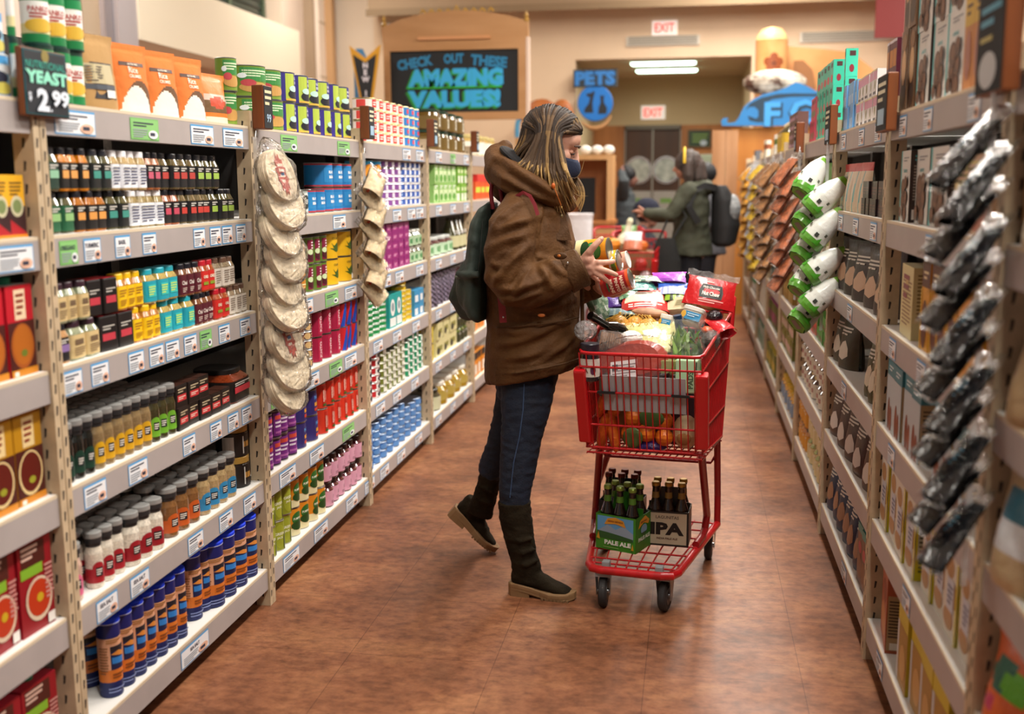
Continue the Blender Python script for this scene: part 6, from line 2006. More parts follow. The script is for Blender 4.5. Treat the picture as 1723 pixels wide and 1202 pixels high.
art(d, flat((0, -.0305, 0), (1, 0, 0), (0, 0, 1), .0005), [('t', 'PADS', .014, -.01, .018, C('#2c4a34'), {'rot': math.pi / 2}), ('r', .03, -.05, .0345, .05, C('#2c3a30'))])
d.build('lettering', o)
lay(o, 1157, 632, 3.53, (0, 0, -8), 'mint green box under the bag of leaves', 'box')
o = MB().box((-.03, -.02, -.02), (.03, .02, .025), M('#8a8a4a', .6), bev=.004).build('olive_packet')
lay(o, 1128, 618, 3.56, (0, 0, -8), 'small olive packet between the meat and leaves', 'packet')

# middle of the load
def tub_small(px, py, Y, w, h, lab, label, rot):
    o = MB().rbox([(.86, -h / 2), (1, h / 2 - .014)], w, w * .7, C('#e8e2d2', .4), q=.5).build('hummus_tub')
    MB().rbox([(1.04, h / 2 - .014), (1.05, h / 2 - .002), (1.0, h / 2)], w, w * .7, C('#efeae0', .4), q=.5).build('lid', o)
    d = MB()
    art(d, flat((.0, -w / 2 * .97, -.006), (-1, 0, 0), (0, 0, 1), .0008) if 0 else flat((0, -w * .49, -.006), (1, 0, 0), (0, .08, 1), .0012), [('r', -w * .22, -h * .28, w * .3, h * .24, C(lab)), ('e', -w * .26, 0, w * .08, h * .22, C('#d8a020')), ('l', -w * .14, -h * .1, w * .24, h * .16, 2, C('#b8d8ea'))])
    d.build('label', o)
    return lay(o, px, py, Y, rot, label, 'tub')


tub_small(1167, 534, 3.74, .105, .055, '#1d86b8', 'white tub with blue label tilted in the trolley', (-20, 14, -12))
tub_small(1122, 542, 3.78, .065, .045, '#1f8cc0', 'smaller white tub with blue label beside the onions', (-16, 10, -12))
d = MB().lathe([(.013, -.06), (.014, .0), (.015, .001), (.015, .02), (.001, .02)], 14, C('#16304e', .4))
lay(d.build('small_bottle'), 1141, 540, 3.68, (6, -10, 0), 'navy capped small bottle between the two tubs', 'bottle')
d = MB()
d.loft([[(x, y, z) for x, y in ((-.055, -.03), (.045, -.04), (.06, .0), (.045, .035), (-.05, .03))] for z in (-.012, .012)], M('#d8cba8', .4, coat=.4), False)
art(d, flat((0, 0, .0123), (1, 0, 0), (0, 1, 0), .0006), [('r', -.02, -.02, .03, .018, C('#c9bd94')), ('l', -.015, -.016, .026, .014, 4, C('#6f6a4a'))])
lay(d.build('cheese_wedge'), 1146, 513, 3.88, (38, -12, -26), 'cream wedge of wrapped cheese behind the tubs', 'cheese')
def rw_paint(u, v, s):
    return '#b82a26' if v < .34 or v > .9 or abs(u) > .45 else '#e2d2ba' if v < .8 else '#c9a888'
o = bagmesh('cheese_bag', .18, .12, .05, '#e2d2ba', rw_paint, lambda w, h: [('l', -w * .36, h * .08, w * .36, h * .26, 2, C('#f0e6dc')), ('l', -w * .2, h * .72, w * .2, h * .86, 2, C('#4a2a24'))], bump=.4)
lay(o, 1084, 508, 3.90, (0, -52, -82), 'red and white food bag lying behind the onions', 'bag')
o = MB().ball((0, 0, 0), (.07, .035, .018), M('#a87a58', .6, noise=.2, nscale=40)).build('flat_loaf')
lay(o, 1092, 527, 3.84, (0, 4, -8), 'flat brown loaf under the red and white bag', 'loaf')
o = MB().ball((0, 0, 0), (.055, .04, .022), M('#b07a4a', .6, noise=.2, nscale=40)).build('bread_roll')
lay(o, 1195, 513, 3.86, (0, 12, 10), 'brown bread rolls under the red snack bag', 'bread')
o = MB().ball((0, 0, 0), (.03, .03, .024), M('#1c141c', .2, coat=.6, bump=.8, bscale=90)).build('berry_pack')
lay(o, 1202, 533, 3.82, (0, 0, 0), 'dark berries by the side rim of the trolley', 'berries')
o = bagmesh('crisp_bag', .09, .10, .05, '#c8202a', lambda u, v, s: '#e04a3a' if v > .7 else None, None, bump=.8)
lay(o, 1210, 548, 3.80, (10, -60, -60), 'crumpled red bag against the side rim', 'bag')
o = MB().ball((0, 0, 0), (.028, .045, .03), M('#4a342a', .5, noise=.6, nscale=80, bump=.6, bscale=80)).build('bean_pack')
d = MB().ball((0, 0, .0), (.033, .05, .036), film('#f4f4f4', .08, .8, 60)).build('clear_bag', o)
lay(o, 1196, 572, 3.68, (0, 0, -8), 'clear bag of dark beans against the side grid', 'beans')
o = MB().ball((0, 0, 0), (.02, .03, .014), M('#d8582c', .4)).build('pepper')
lay(o, 1190, 556, 3.72, (0, 10, 0), 'small orange pepper on the bag of beans', 'pepper')
def greens(px, py, Y, w, h, c1, c2, rot, label):
    o = bagmesh('vegetable_bag', w, h, .04, c1, lambda u, v, s: c2 if (int((u + .5) * 9) + int(v * 7)) % 3 == 0 else ('#dfe6e2' if (int((u + .5) * 9) * 2 + int(v * 7)) % 7 == 0 else None), None, bump=.8, coat=.8)
    return lay(o, px, py, Y, rot, label, 'vegetable bag')
greens(1072, 483, 3.98, .15, .09, '#2f7f7c', '#5fa89a', (0, -60, -75), 'teal wrapped bag of vegetables below the held cans')
greens(1060, 493, 3.94, .10, .08, '#4a7a54', '#8fb48a', (0, -50, -70), 'green wrapped bag of vegetables behind red and white bag')
greens(1008, 515, 3.90, .09, .13, '#6f8f74', '#a8bca4', (24, -8, -80), 'clear wrapped pale greens at handle side of trolley')
greens(1088, 472, 4.02, .14, .06, '#a8b8a4', '#3f6a58', (0, -60, -80), 'pale green stems in clear wrap at the back of the load')
o = bagmesh('flower_bag', .14, .06, .03, '#b04fc4', lambda u, v, s: '#8a3aa8' if v < .3 else None, None, bump=.7)
lay(o, 1125, 468, 4.03, (4, -50, -100), 'bright violet packet at the back of the load', 'packet')
o = bagmesh('blue_pack', .12, .08, .03, '#9aa4d0', lambda u, v, s: '#2a5ab8' if v > .62 else ('#c4cae8' if int(u * 14) % 2 else None), None, bump=.5)
lay(o, 1132, 488, 3.97, (0, -58, -88), 'blue and lilac striped pack beside the red snack bag', 'pack')
o = bagmesh('lime_pack', .10, .05, .03, '#2c3a1c', lambda u, v, s: '#8ab02c' if (int((u + .5) * 7)) % 2 else None, None)
lay(o, 1135, 501, 3.93, (0, -50, -88), 'black and lime pack under the striped pack', 'pack')
o = bagmesh('violet_paper', .085, .06, .03, '#5a3a9a', lambda u, v, s: '#6f4fb4' if u > 0 else None, None, crimp=.3, bump=.9)
lay(o, 1034, 506, 3.92, (6, -30, -80), 'crumpled violet paper by the trolley handle', 'paper')
o = bagmesh('foil_sheet', .13, .05, .02, '#5f7f86', lambda u, v, s: '#8fa8a4' if int(u * 10) % 2 else None, None, bump=.9)
lay(o, 1053, 526, 3.84, (0, -62, -84), 'grey blue wrapped pack above the onion net', 'pack')
o = MB().ball((0, 0, 0), (.04, .03, .035), film('#e9e6e6', .25, .9, 60)).build('clear_wrap')
lay(o, 985, 556, 3.60, (0, 0, 0), 'crinkled clear wrap behind the dark jar', 'wrap')

# big red snack bag standing at the back
def chew_paint(u, v, s):
    return '#d8d2d2' if v > .86 else None
t = empty('nut_chew_bag')
d = MB()
P = pouch_surface(.185, .06, .105, .01)
RB = C('#cc1a20', .35, coat=.5, bump=.5, bscale=30)
for s in (1, -1):
    vs = [P(-.5 + i / 16, j / 12, s) - Vector((0, 0, .06)) for j in range(13) for i in range(17)]
    fs = [(j * 17 + i, j * 17 + i + 1, (j + 1) * 17 + i + 1, (j + 1) * 17 + i) for j in range(12) for i in range(16)]
    d.add(vs, fs if s > 0 else [f[::-1] for f in fs], RB, True)
d.build('bag', t)
d = MB()
d.add([(.002 + .004 * math.sin(i), -.0925 + .185 * i / 10, .044 + .022 * j * (1 + .15 * math.sin(i * 2))) for j in (0, 1) for i in range(11)], [(i, i + 1, 12 + i, 11 + i) for i in range(10)], film('#f0eeee', .22, .8, 50), True)
d.build('clear_top', t)
d = MB()
fn = lambda u, v, k: P(u / .185, (v + .06) / .105, 1) - Vector((0, 0, .06)) + Vector((.0007 * k + .001, 0, 0))
fn.curved = .1
BKc = C('#16120f')
art(d, fn, [('p', [(-.04, -.03), (-.046, -.006), (-.036, .02), (.04, .02), (.048, -.006), (.042, -.03)], BKc), ('t', 'Holy Chocolat', .0, .008, .012, C('#efe9e0'), {'w': .066, 'shear': .2}), ('t', 'Nut Chew', .0, -.014, .016, C('#efe9e0'), {'w': .066, 'fill': 1, 'fat': .04}), ('l', -.04, -.05, .05, -.034, 2, C('#e8a8a0')), ('l', -.02, .025, .02, .033, 1, C('#e8a8a0'))])
d.build('label', t)
lay(t, 1196, 490, 3.86, (-11, -14, -86), 'bright red nut chew bag with black label atop the load', 'snack bag')

# six packs on the lower rack
def six_pack(cx, cy, rz, wid, dep, hh, base, front, side, label, bottle_label, capc, glass, seed):
    t = tag(empty('bottle_carrier', (cx, cy, .1595), rz), label, 'bottle carrier')
    m = C(base, .4)
    d = MB()
    w2, d2, k = wid / 2, dep / 2, .0015
    d.box((-w2, -d2, 0), (w2, d2, k), m)
    for lo, hi in (((-w2, -d2, 0), (w2, -d2 + k, hh)), ((-w2, d2 - k, 0), (w2, d2, hh)), ((-w2, -d2, 0), (-w2 + k, d2, hh)), ((w2 - k, -d2, 0), (w2, d2, hh))):
        d.box(lo, hi, m)
    d.build('box', t)
    d = MB()
    d.box((-w2 + k, -.001, k), (w2 - k, .001, hh + .02), m)
    sheet(d, [(-w2 * .55, hh + .02), (w2 * .55, hh + .02), (w2 * .4, hh + .075), (-w2 * .4, hh + .075)], -.001, .001, m)
    d.build('divider', t)
    d = MB()
    art(d, flat((0, -d2 - .0003, 0), (1, 0, 0), (0, 0, 1), .0005), front(wid, hh))
    art(d, flat((w2 + .0003, 0, 0), (0, 1, 0), (0, 0, 1), .0005), side(dep, hh))
    d.build('print', t)
    T = Matrix.Translation((cx, cy, .1615)) @ Matrix.Rotation(rz, 4, 'Z')
    proto = None
    for i in range(6):
        x, y = (i % 3 - 1) * wid * .31, (i // 3 - .5) * dep * .48
        if proto is None:
            g = M(glass, .1, coat=.9)
            o = MB().lathe([(.024, 0), (.0265, .004), (.0265, .11), (.024, .13), (.013, .165), (.0115, .205), (.0135, .207), (.0135, .214)], 16, g).build('beer_bottle')
            MB().lathe([(.0145, .212), (.0145, .222), (.012, .226), (.001, .226)], 14, C(capc, .35, metal=.5)).build('cap', o)
            d = MB()
            d.lathe([(.0138, .168), (.0124, .19)], 14, C('#4f7a24' if capc != '#b08a3a' else '#8a6a30'), caps=False)
            d.build('neck_label', o)
            proto = o
        else:
            o = copy_tree(proto)
        o.location = T @ Vector((x, y, .0))
        tag(o, '%s, %s of the %s row' % (bottle_label, ('first', 'middle', 'last')[i % 3], ('front', 'rear')[i // 3]), 'bottle', bottle_label)
    return t


def ale_front(w, h):
    return [('r', -w * .5, 0, w * .5, h, C('#3f8a24')), ('r', -w * .46, h * .34, w * .44, h * .95, C('#5f9fd0')), ('p', [(-w * .46, h * .5), (-w * .2, h * .72), (0, h * .6), (w * .2, h * .74), (w * .44, h * .55), (w * .44, h * .34), (-w * .46, h * .34)], C('#8fa2b4')),
            ('p', [(-w * .46, h * .52), (-w * .2, h * .5), (w * .1, h * .46), (w * .44, h * .4), (w * .44, h * .32), (-w * .46, h * .32)], C('#2c5a2c')), ('p', [(-w * .28, h * .72), (-w * .2, h * .9), (0, h * .95), (w * .2, h * .88), (w * .26, h * .7), (.0, h * .77)], C('#d8962a')), ('t', 'SIERRA NEVADA', 0, h * .83, h * .055, C('#7a2a14'), {'w': w * .38, 'fill': 1}),
            ('t', 'PALE ALE', w * .06, h * .22, h * .13, C('#eef2e6'), {'w': w * .66, 'fill': 1, 'fat': .05}), ('l', -w * .3, h * .06, w * .3, h * .1, 1, C('#8ab060')), ('p', [(-w * .47, h * .3), (-w * .42, h * .5), (-w * .38, h * .28)], C('#c9962a')), ('p', [(w * .4, h * .1), (w * .44, h * .28), (w * .47, h * .1)], C('#c9962a'))]
def ale_side(w, h):
    return [('r', -w * .5, 0, w * .5, h, C('#357a20')), ('p', [(-w * .36, h * .66), (-w * .24, h * .88), (w * .1, h * .96), (w * .38, h * .78), (w * .3, h * .68), (.0, h * .78)], C('#d8962a')), ('t', 'SIERRA NEVADA', 0, h * .82, h * .05, C('#7a2a14'), {'w': w * .4, 'fill': 1}), ('e', 0, h * .6, w * .2, h * .14, C('#7fa0b8')), ('p', [(-w * .22, h * .52), (w * .22, h * .52), (.0, h * .44)], C('#2c5a2c')), ('t', 'PALE ALE', .0, h * .36, h * .11, C('#e6ecdc'), {'w': w * .74, 'fill': 1, 'fat': .05}), ('r', -w * .02, 0, 0, h * .3, C('#2c6a1a'))]
def ipa_front(w, h):
    return [('r', -w * .5, 0, w * .5, h, C('#1c1c1a')), ('r', -w * .46, h * .05, w * .46, h * .95, C('#b9aa90')), ('t', 'LAGUNITAS', 0, h * .83, h * .09, C('#4a443c'), {'w': w * .7}), ('t', 'IPA', 0, h * .5, h * .36, C('#14120f'), {'w': w * .8, 'fill': 1, 'fat': .05}), ('t', 'INDIA PALE ALE', 0, h * .22, h * .06, C('#5a3020'), {'w': w * .74})]
def ipa_side(w, h):
    return [('r', -w * .5, 0, w * .5, h, C('#1c1c1a')), ('r', -w * .42, h * .05, w * .42, h * .95, C('#a0907a')), ('l', -w * .3, h * .4, w * .3, h * .8, 4, C('#3a3028'))]
pa, pb, pc = Vector((-.318, 3.69, 0)), Vector((-.174, 3.631, 0)), Vector((-.10, 3.745, 0))
ang = math.atan2(pb.y - pa.y, pb.x - pa.x)
mid = pa.lerp(pb, .5) + Vector((-math.sin(ang), math.cos(ang), 0)) * .064
six_pack(mid.x, mid.y, ang, .156, .126, .128, '#2f6f1c', ale_front, ale_side, 'green pale ale six pack carrier on the lower rack', 'brown beer bottle in the green carrier', '#8aa84a', '#1a0f0a', 1)
six_pack(-.062, 3.80, R(-5), .15, .12, .128, '#1f1d1a', ipa_front, ipa_side, 'black and cream IPA six pack carrier on the lower rack', 'brown beer bottle in the black and cream carrier', '#b08a3a', '#2a140a', 2)
six_pack(-.235, 3.895, R(-8), .156, .12, .128, '#16202c', lambda w, h: [('r', -w * .4, h * .2, w * .4, h * .8, C('#233448'))], lambda w, h: [], 'dark navy six pack carrier behind the green one', 'brown beer bottle in the dark navy carrier', '#6a2a1c', '#1f0f0a', 3)
# ------------------------------------------------------------------ the woman in the brown coat, looking at the cans in her hands
SKIN = M('#d09c86', .5, noise=.06, nscale=40)
COAT = M('#5f3f20', .7, h2='#503319', nscale=9, bump=.3, bscale=110, spec=.22)
COAT_D = M('#53371c', .7, h2='#452c15', nscale=9, bump=.3, bscale=110, spec=.22)
DENIM = M('#111d31', .85, h2='#0b1424', nscale=14, bump=.2, bscale=160)
SUEDE = M('#2a2216', .95, h2='#1f190f', nscale=18, bump=.3, bscale=120, spec=.15)
SOLE = M('#8a6a46', .7)
PACK = M('#333f37', .7, h2='#28322c', nscale=8, bump=.3, bscale=60)
MAROON = M('#7a1420', .6)
woman = tag(empty('person', (-.55, 3.76, 0)), 'woman in brown hooded coat, navy mask and tall boots reading food cans', 'person')
OFF = Vector((-.55, 3.76, 0))


def A(px, py, Y):
    return at(px, py, Y) - OFF


# --- hands: joints are measured where the photograph shows the knuckles
def finger(mb, pts, r0, r1):
    n = len(pts)
    limb(mb, [(p, r0 + (r1 - r0) * i / (n - 1)) for i, p in enumerate(pts)], 10)


body = MB()
hc = A(928, 241, 3.76)                     # middle of the head
TH = Matrix.Translation(hc) @ Matrix.Rotation(R(24), 4, 'Y') @ Matrix.Rotation(R(3), 4, 'Z')   # face turned to +x, bowed
def H(x, y, z):
    return TH @ Vector((x, y, z))
def head_ball(c, r):
    body.ball(c, r, BLACK, 18, 12, TH)
head_ball((-.012, 0, .025), (.098, .076, .092))        # skull
head_ball((.035, 0, -.03), (.056, .058, .078))         # face
head_ball((.05, 0, -.088), (.034, .034, .028))         # chin
head_ball((.062, 0, .034), (.03, .052, .04))           # brow
for s in (-1, 1):
    head_ball((.056, s * .034, -.022), (.028, .022, .028))   # cheek
    head_ball((-.012, s * .074, -.012), (.019, .012, .031))  # ear
limb(body, [(H(.083, 0, .016), .009), (H(.098, 0, -.012), .011), (H(.104, 0, -.026), .013)], 10)      # nose
for s in (-1, 1):
    limb(body, [(H(.096, s * .006, -.03), .008), (H(.09, s * .014, -.028), .007)], 8)
limb(body, [(H(.088, -.014, -.054), .007), (H(.092, 0, -.053), .008), (H(.088, .014, -.054), .007)], 8)      # lips
limb(body, [(H(.084, -.012, -.064), .007), (H(.088, 0, -.065), .008), (H(.084, .012, -.064), .007)], 8)
nk = A(905, 330, 3.77)
limb(body, [(H(-.03, 0, -.05), .055), (nk, .058), (A(893, 380, 3.77), .09)], 16)
# trunk, arms and legs under the clothes
limb(body, [(A(890, 375, 3.77), .10), (A(888, 470, 3.77), .115), (A(885, 560, 3.77), .10), (A(885, 625, 3.77), .085)], 16)
SH_R, SH_L = A(880, 350, 3.62), A(885, 352, 3.93)
EL_R, EL_L = A(858, 497, 3.555), A(880, 500, 3.95)
WR_R, WR_L = A(975, 452, 3.60), A(1003, 478, 3.80)
limb(body, [(SH_R, .052), (SH_R.lerp(EL_R, .5), .045), (EL_R, .038), (EL_R.lerp(WR_R, .5), .034), (WR_R, .0245), (A(987, 444, 3.605), .026)], 12)
limb(body, [(SH_L, .052), (SH_L.lerp(EL_L, .5), .045), (EL_L, .038), (EL_L.lerp(WR_L, .5), .034), (WR_L, .025)], 12)
limb(body, [(A(884, 628, 3.68), .07), (A(882, 690, 3.655), .052), (A(876, 742, 3.64), .036), (A(869, 810, 3.62), .034), (A(875, 900, 3.61), .026), (A(882, 965, 3.605), .026), (A(905, 985, 3.605), .018)], 14)
limb(body, [(A(878, 628, 3.85), .07), (A(862, 690, 3.865), .048), (A(843, 750, 3.88), .034), (A(826, 800, 3.915), .030), (A(810, 842, 3.96), .024)], 14)
# near hand: back of the hand to the camera, thumb along the upper can, fingers spread down over the others
Yh = 3.585
palm = [A(982, 440, 3.60), A(988, 430, Yh), A(992, 446, Yh), A(986, 456, 3.595)]
limb(body, [(WR_R, .0235), (A(984, 441, 3.597), .025), (A(990, 437, Yh), .022)], 12)
limb(body, [(A(982, 447, 3.598), .023), (A(994, 450, Yh), .019)], 12)
limb(body, [(A(984, 450, 3.598), .021), (A(994, 459, Yh), .014)], 12)
limb(body, [(A(986, 436, 3.592), .018), (A(997, 443, Yh), .016)], 12)
limb(body, [(A(990, 440, 3.592), .020), (A(999, 445, 3.582), .0145)], 12)
limb(body, [(A(990, 448, 3.592), .020), (A(999, 454, 3.582), .014)], 12)
finger(body, [A(985, 433, 3.588), A(992, 424, 3.574), A(1000, 414, 3.572), A(1007, 407, 3.578), A(1012, 402, 3.586)], .0145, .0095)      # thumb
finger(body, [A(997, 443, Yh), A(1007, 442, 3.576), A(1017, 442, 3.582), A(1026, 441, 3.600), A(1032, 440, 3.632)], .0118, .0085)   # index under the top can
finger(body, [A(998, 450, Yh), A(1009, 453, 3.572), A(1020, 456, 3.570), A(1030, 460, 3.578), A(1037, 463, 3.590)], .0118, .0082)   # middle
finger(body, [A(996, 456, Yh), A(1005, 461, 3.574), A(1013, 466, 3.574), A(1019, 471, 3.58), A(1024, 475, 3.592)], .011, .0078)     # ring
finger(body, [A(990, 459, 3.60), A(998, 466, 3.61), A(1005, 472, 3.63), A(1010, 476, 3.65)], .009, .0068)                      # little, tucked under
# far hand: palm under the red can, finger tips showing past its end
limb(body, [(WR_L, .024), (A(1015, 486, 3.775), .025), (A(1030, 490, 3.755), .022)], 12)
finger(body, [A(1030, 486, 3.765), A(1046, 482, 3.765), A(1058, 474, 3.755), A(1066, 466, 3.74)], .011, .008)
finger(body, [A(1030, 490, 3.75), A(1046, 489, 3.735), A(1058, 482, 3.72), A(1067, 474, 3.708)], .011, .008)
finger(body, [A(1026, 493, 3.74), A(1040, 495, 3.715), A(1052, 490, 3.695), A(1060, 483, 3.68)], .0105, .0075)
finger(body, [A(1022, 495, 3.735), A(1032, 498, 3.712), A(1043, 496, 3.692)], .0095, .007)
finger(body, [A(1010, 486, 3.765), A(1006, 480, 3.74), A(1005, 473, 3.712)], .0115, .0085)
person_body = grow(body, 'body', SKIN, .0035, woman, 2)
# nails, eyes, brows
d = MB()
NAIL = C('#d9a898', .3)
for p, q in (((1011, 403, 3.577), (.0065, .004, .006)),):
    c = A(*p)
    d.ball(c, q, NAIL, 10, 6)
d.build('thumbnail', woman)
d = MB()
for s in (-1, 1):
    d.ball(H(.074, s * .031, -.002), (.012, .013, .010), M('#b07a64', .5), 12, 8)
d.build('eyelids', woman)
d = MB()
for s in (-1, 1):
    d.tube([H(.089, s * .018, .0), H(.087, s * .03, -.004), H(.078, s * .042, -.006)], [.0018, .003, .0018], 6, M('#1c1210', .6))
    d.tube([H(.094, s * .014, .022), H(.094, s * .028, .028), H(.08, s * .047, .022)], [.002, .0042, .002], 6, M('#3c281c', .7))
d.build('lashes', woman)

# --- face mask
m_ = MB()
rows_ = []
for j in range(11):
    v = j / 10
    r_ = []
    for i in range(19):
        a = R(-96 + 192 * i / 18)
        z = -.016 - .098 * v - .010 * abs(math.sin(a)) * (1 - v)
        bul = .016 * math.cos(a) ** 6 * math.sin(math.pi * min(1, v * 1.15 + .12))
        rx, ry = .073 + .03 * math.sin(math.pi * (.18 + .62 * v)) + bul, .066 + .004 * math.sin(math.pi * v)
        r_.append(H(.012 + rx * math.cos(a), ry * math.sin(a), z))
    rows_.append(r_)
vs = [p for r_ in rows_ for p in r_]
NAVY = M('#121d38', .8, bump=.15, bscale=200)
m_.add(vs, [(j * 19 + i, j * 19 + i + 1, (j + 1) * 19 + i + 1, (j + 1) * 19 + i) for j in range(10) for i in range(18)], NAVY, True)
mask = m_.build('face_mask', woman)
sd = mask.modifiers.new('thickness', 'SOLIDIFY')
sd.thickness = .0025
d = MB()
for s in (-1, 1):
    d.tube([H(.0, s * .070, -.03), H(-.02, s * .078, -.02), H(-.032, s * .078, .0), H(-.02, s * .08, .02), H(-.0, s * .076, .016)], .0013, 5, NAVY)
d.build('ear_loop', mask)

# --- coat: trunk and sleeves in one piece
coat = MB()
def ringat(py, xb, xf, hy, yc=3.77, dy=0):
    """an oval slice of the coat between columns xb (back) and xf (front) at row py"""
    a, b = A(xb, py, yc), A(xf, py + dy, yc)
    c = (a + b) / 2
    return ell(c, (b - a) / 2, (0, hy, 0), 26)
coat.loft([ringat(318, 880, 925, .07), ringat(335, 850, 944, .15), ringat(356, 832, 954, .19), ringat(400, 822, 966, .205), ringat(450, 819, 972, .205), ringat(520, 820, 976, .20, dy=-6), ringat(580, 819, 977, .205, dy=-14), ringat(622, 818, 976, .212, dy=-22), ringat(640, 819, 975, .212, dy=-26), ringat(640.5, 830, 965, .19, dy=-26)], BLACK)
limb(coat, [(A(876, 352, 3.63), .070), (A(862, 385, 3.575), .083), (A(855, 428, 3.545), .084), (A(856, 464, 3.537), .083), (A(866, 484, 3.535), .075), (A(888, 486, 3.538), .070), (A(915, 476, 3.555), .067), (A(945, 463, 3.58), .062), (A(962, 457, 3.59), .058)], 18)
limb(coat, [(A(880, 352, 3.91), .070), (A(878, 400, 3.965), .082), (A(880, 460, 3.98), .084), (A(892, 498, 3.975), .078), (A(920, 500, 3.945), .072), (A(960, 490, 3.89), .064), (A(988, 482, 3.845), .055)], 18)
# folds that gather at elbow, cuff and shoulder
def FL(Y, *rows):
    out = []
    for pts, a_, w_ in rows:
        q = [A(x, y, Y) for x, y in pts]
        out.append(([(p.x, p.z) for p in q], a_, w_))
    return folds(out)
W1, W2 = creases(6.5, .008, (1, .8, 1.5), 1.7), creases(21, .003, (1, 1, .7), 4.2)
WF = FL(3.5, ([(828, 392), (840, 368), (856, 350), (876, 340)], .010, .011), ([(838, 388), (866, 376), (902, 366)], .013, .012), ([(830, 415), (858, 402), (880, 398)], .008, .012),
        ([(888, 414), (868, 432), (850, 452), (832, 480)], .014, .013), ([(899, 436), (884, 468), (866, 502)], .013, .012), ([(899, 438), (918, 462), (928, 484)], .010, .010), ([(902, 434), (928, 446), (946, 462)], .010, .010),
        ([(838, 484), (868, 486), (898, 478), (916, 470)], .013, .012), ([(848, 502), (876, 502), (908, 490)], .010, .010), ([(826, 440), (838, 446), (850, 440)], .009, .010),
        ([(907, 330), (909, 360), (905, 395), (902, 430)], -.008, .007), ([(915, 350), (930, 372), (936, 402)], .008, .011), ([(935, 400), (950, 415), (962, 418)], .007, .009),
        ([(830, 588), (870, 578), (905, 566), (938, 548)], .011, .014), ([(915, 608), (940, 592), (964, 570)], .011, .012), ([(828, 560), (860, 566), (895, 560)], .008, .011), ([(840, 610), (880, 606), (910, 596)], .008, .012),
        ([(880, 520), (920, 524), (960, 512)], .010, .012), ([(822, 548), (870, 549), (920, 544), (974, 534)], -.006, .005), ([(822, 631), (870, 628), (920, 619), (974, 604)], -.006, .005))
coat_o = grow(coat, 'coat', COAT, .007, woman, 5, lambda p, n: W1(p) + W2(p) + 1.35 * WF(p, n))
# cuffs, hem band, pocket seam, storm flap, studs
d = MB()
e0, e1 = A(950, 463, 3.585), A(981, 448, 3.60)
ax = (e1 - e0).normalized()
q1 = Vector((0, 1, 0)) - ax * ax.y
q1.normalize()
q2 = ax.cross(q1)
prof = [(0, .0655), (.1, .068), (.5, .0685), (.9, .067), (1.0, .062), (1.0, .05), (.6, .045)]
d.loft([[e0.lerp(e1, f) + (q1 * math.cos(2 * math.pi * j / 24) * .92 + q2 * math.sin(2 * math.pi * j / 24)) * (r * (1 + .03 * math.sin(5 * j + f * 6))) for j in range(24)] for f, r in prof], COAT_D, True, False)
d.build('cuff', woman)
d = MB()
e0, e1 = A(980, 484, 3.855), A(1002, 478, 3.815)
d.loft([[e0.lerp(e1, f) + (q1 * math.cos(2 * math.pi * j / 20) + q2 * math.sin(2 * math.pi * j / 20)) * r for j in range(20)] for f, r in ((0, .054), (.5, .056), (1, .052), (1, .04), (.6, .035))], COAT_D, True, False)
d.build('cuff', woman)
d = MB()
f0, f1 = A(938, 428, 3.522), A(949, 433, 3.527)
T = Matrix.Translation(A(943, 431, 3.525))
d.ball((0, 0, 0), (.022, .006, .012), COAT_D, 12, 8, T)
d.ball((-.004, -.006, .001), (.006, .003, .005), M('#b5651c', .4), 10, 6, T)
d.ball((0, 0, 0), (.005, .004, .005), CHROME, 10, 6, Matrix.Translation(A(955, 443, 3.527)))
d.build('cuff_tab', woman)
d = MB()
for y in (628,):
    d.tube([A(px, py, Y) for px, py, Y in ((820, 631, 3.70), (835, 631, 3.60), (870, 628, 3.552), (910, 621, 3.552), (950, 612, 3.60), (974, 604, 3.70))], .0035, 6, COAT_D)
    d.tube([A(px, py, Y) for px, py, Y in ((822, 551, 3.70), (838, 551, 3.60), (870, 550, 3.562), (910, 546, 3.562), (950, 540, 3.61), (974, 534, 3.70))], .003, 6, COAT_D)
    d.tube([A(977, 420, 3.70), A(979, 480, 3.69), A(980, 540, 3.69), A(979, 606, 3.69)], .007, 8, COAT_D)
d.build('seam', woman)
d = MB()
d.ball((0, 0, 0), (.013, .004, .006), M('#b5601c', .5), 10, 6, Matrix.Translation(A(911, 531, 3.548)))
d.build('patch', woman)
d = MB()
fl = [A(930, 352, 3.70), A(948, 352, 3.69), A(957, 385, 3.67), A(962, 405, 3.67), A(938, 404, 3.63), A(928, 376, 3.64)]
d.add(fl, [tuple(range(6))], COAT_D)
d.ball(A(945, 364, 3.65), (.006, .004, .006), M('#8a7a5a', .3, .8), 10, 6)
d.build('storm_flap', woman)

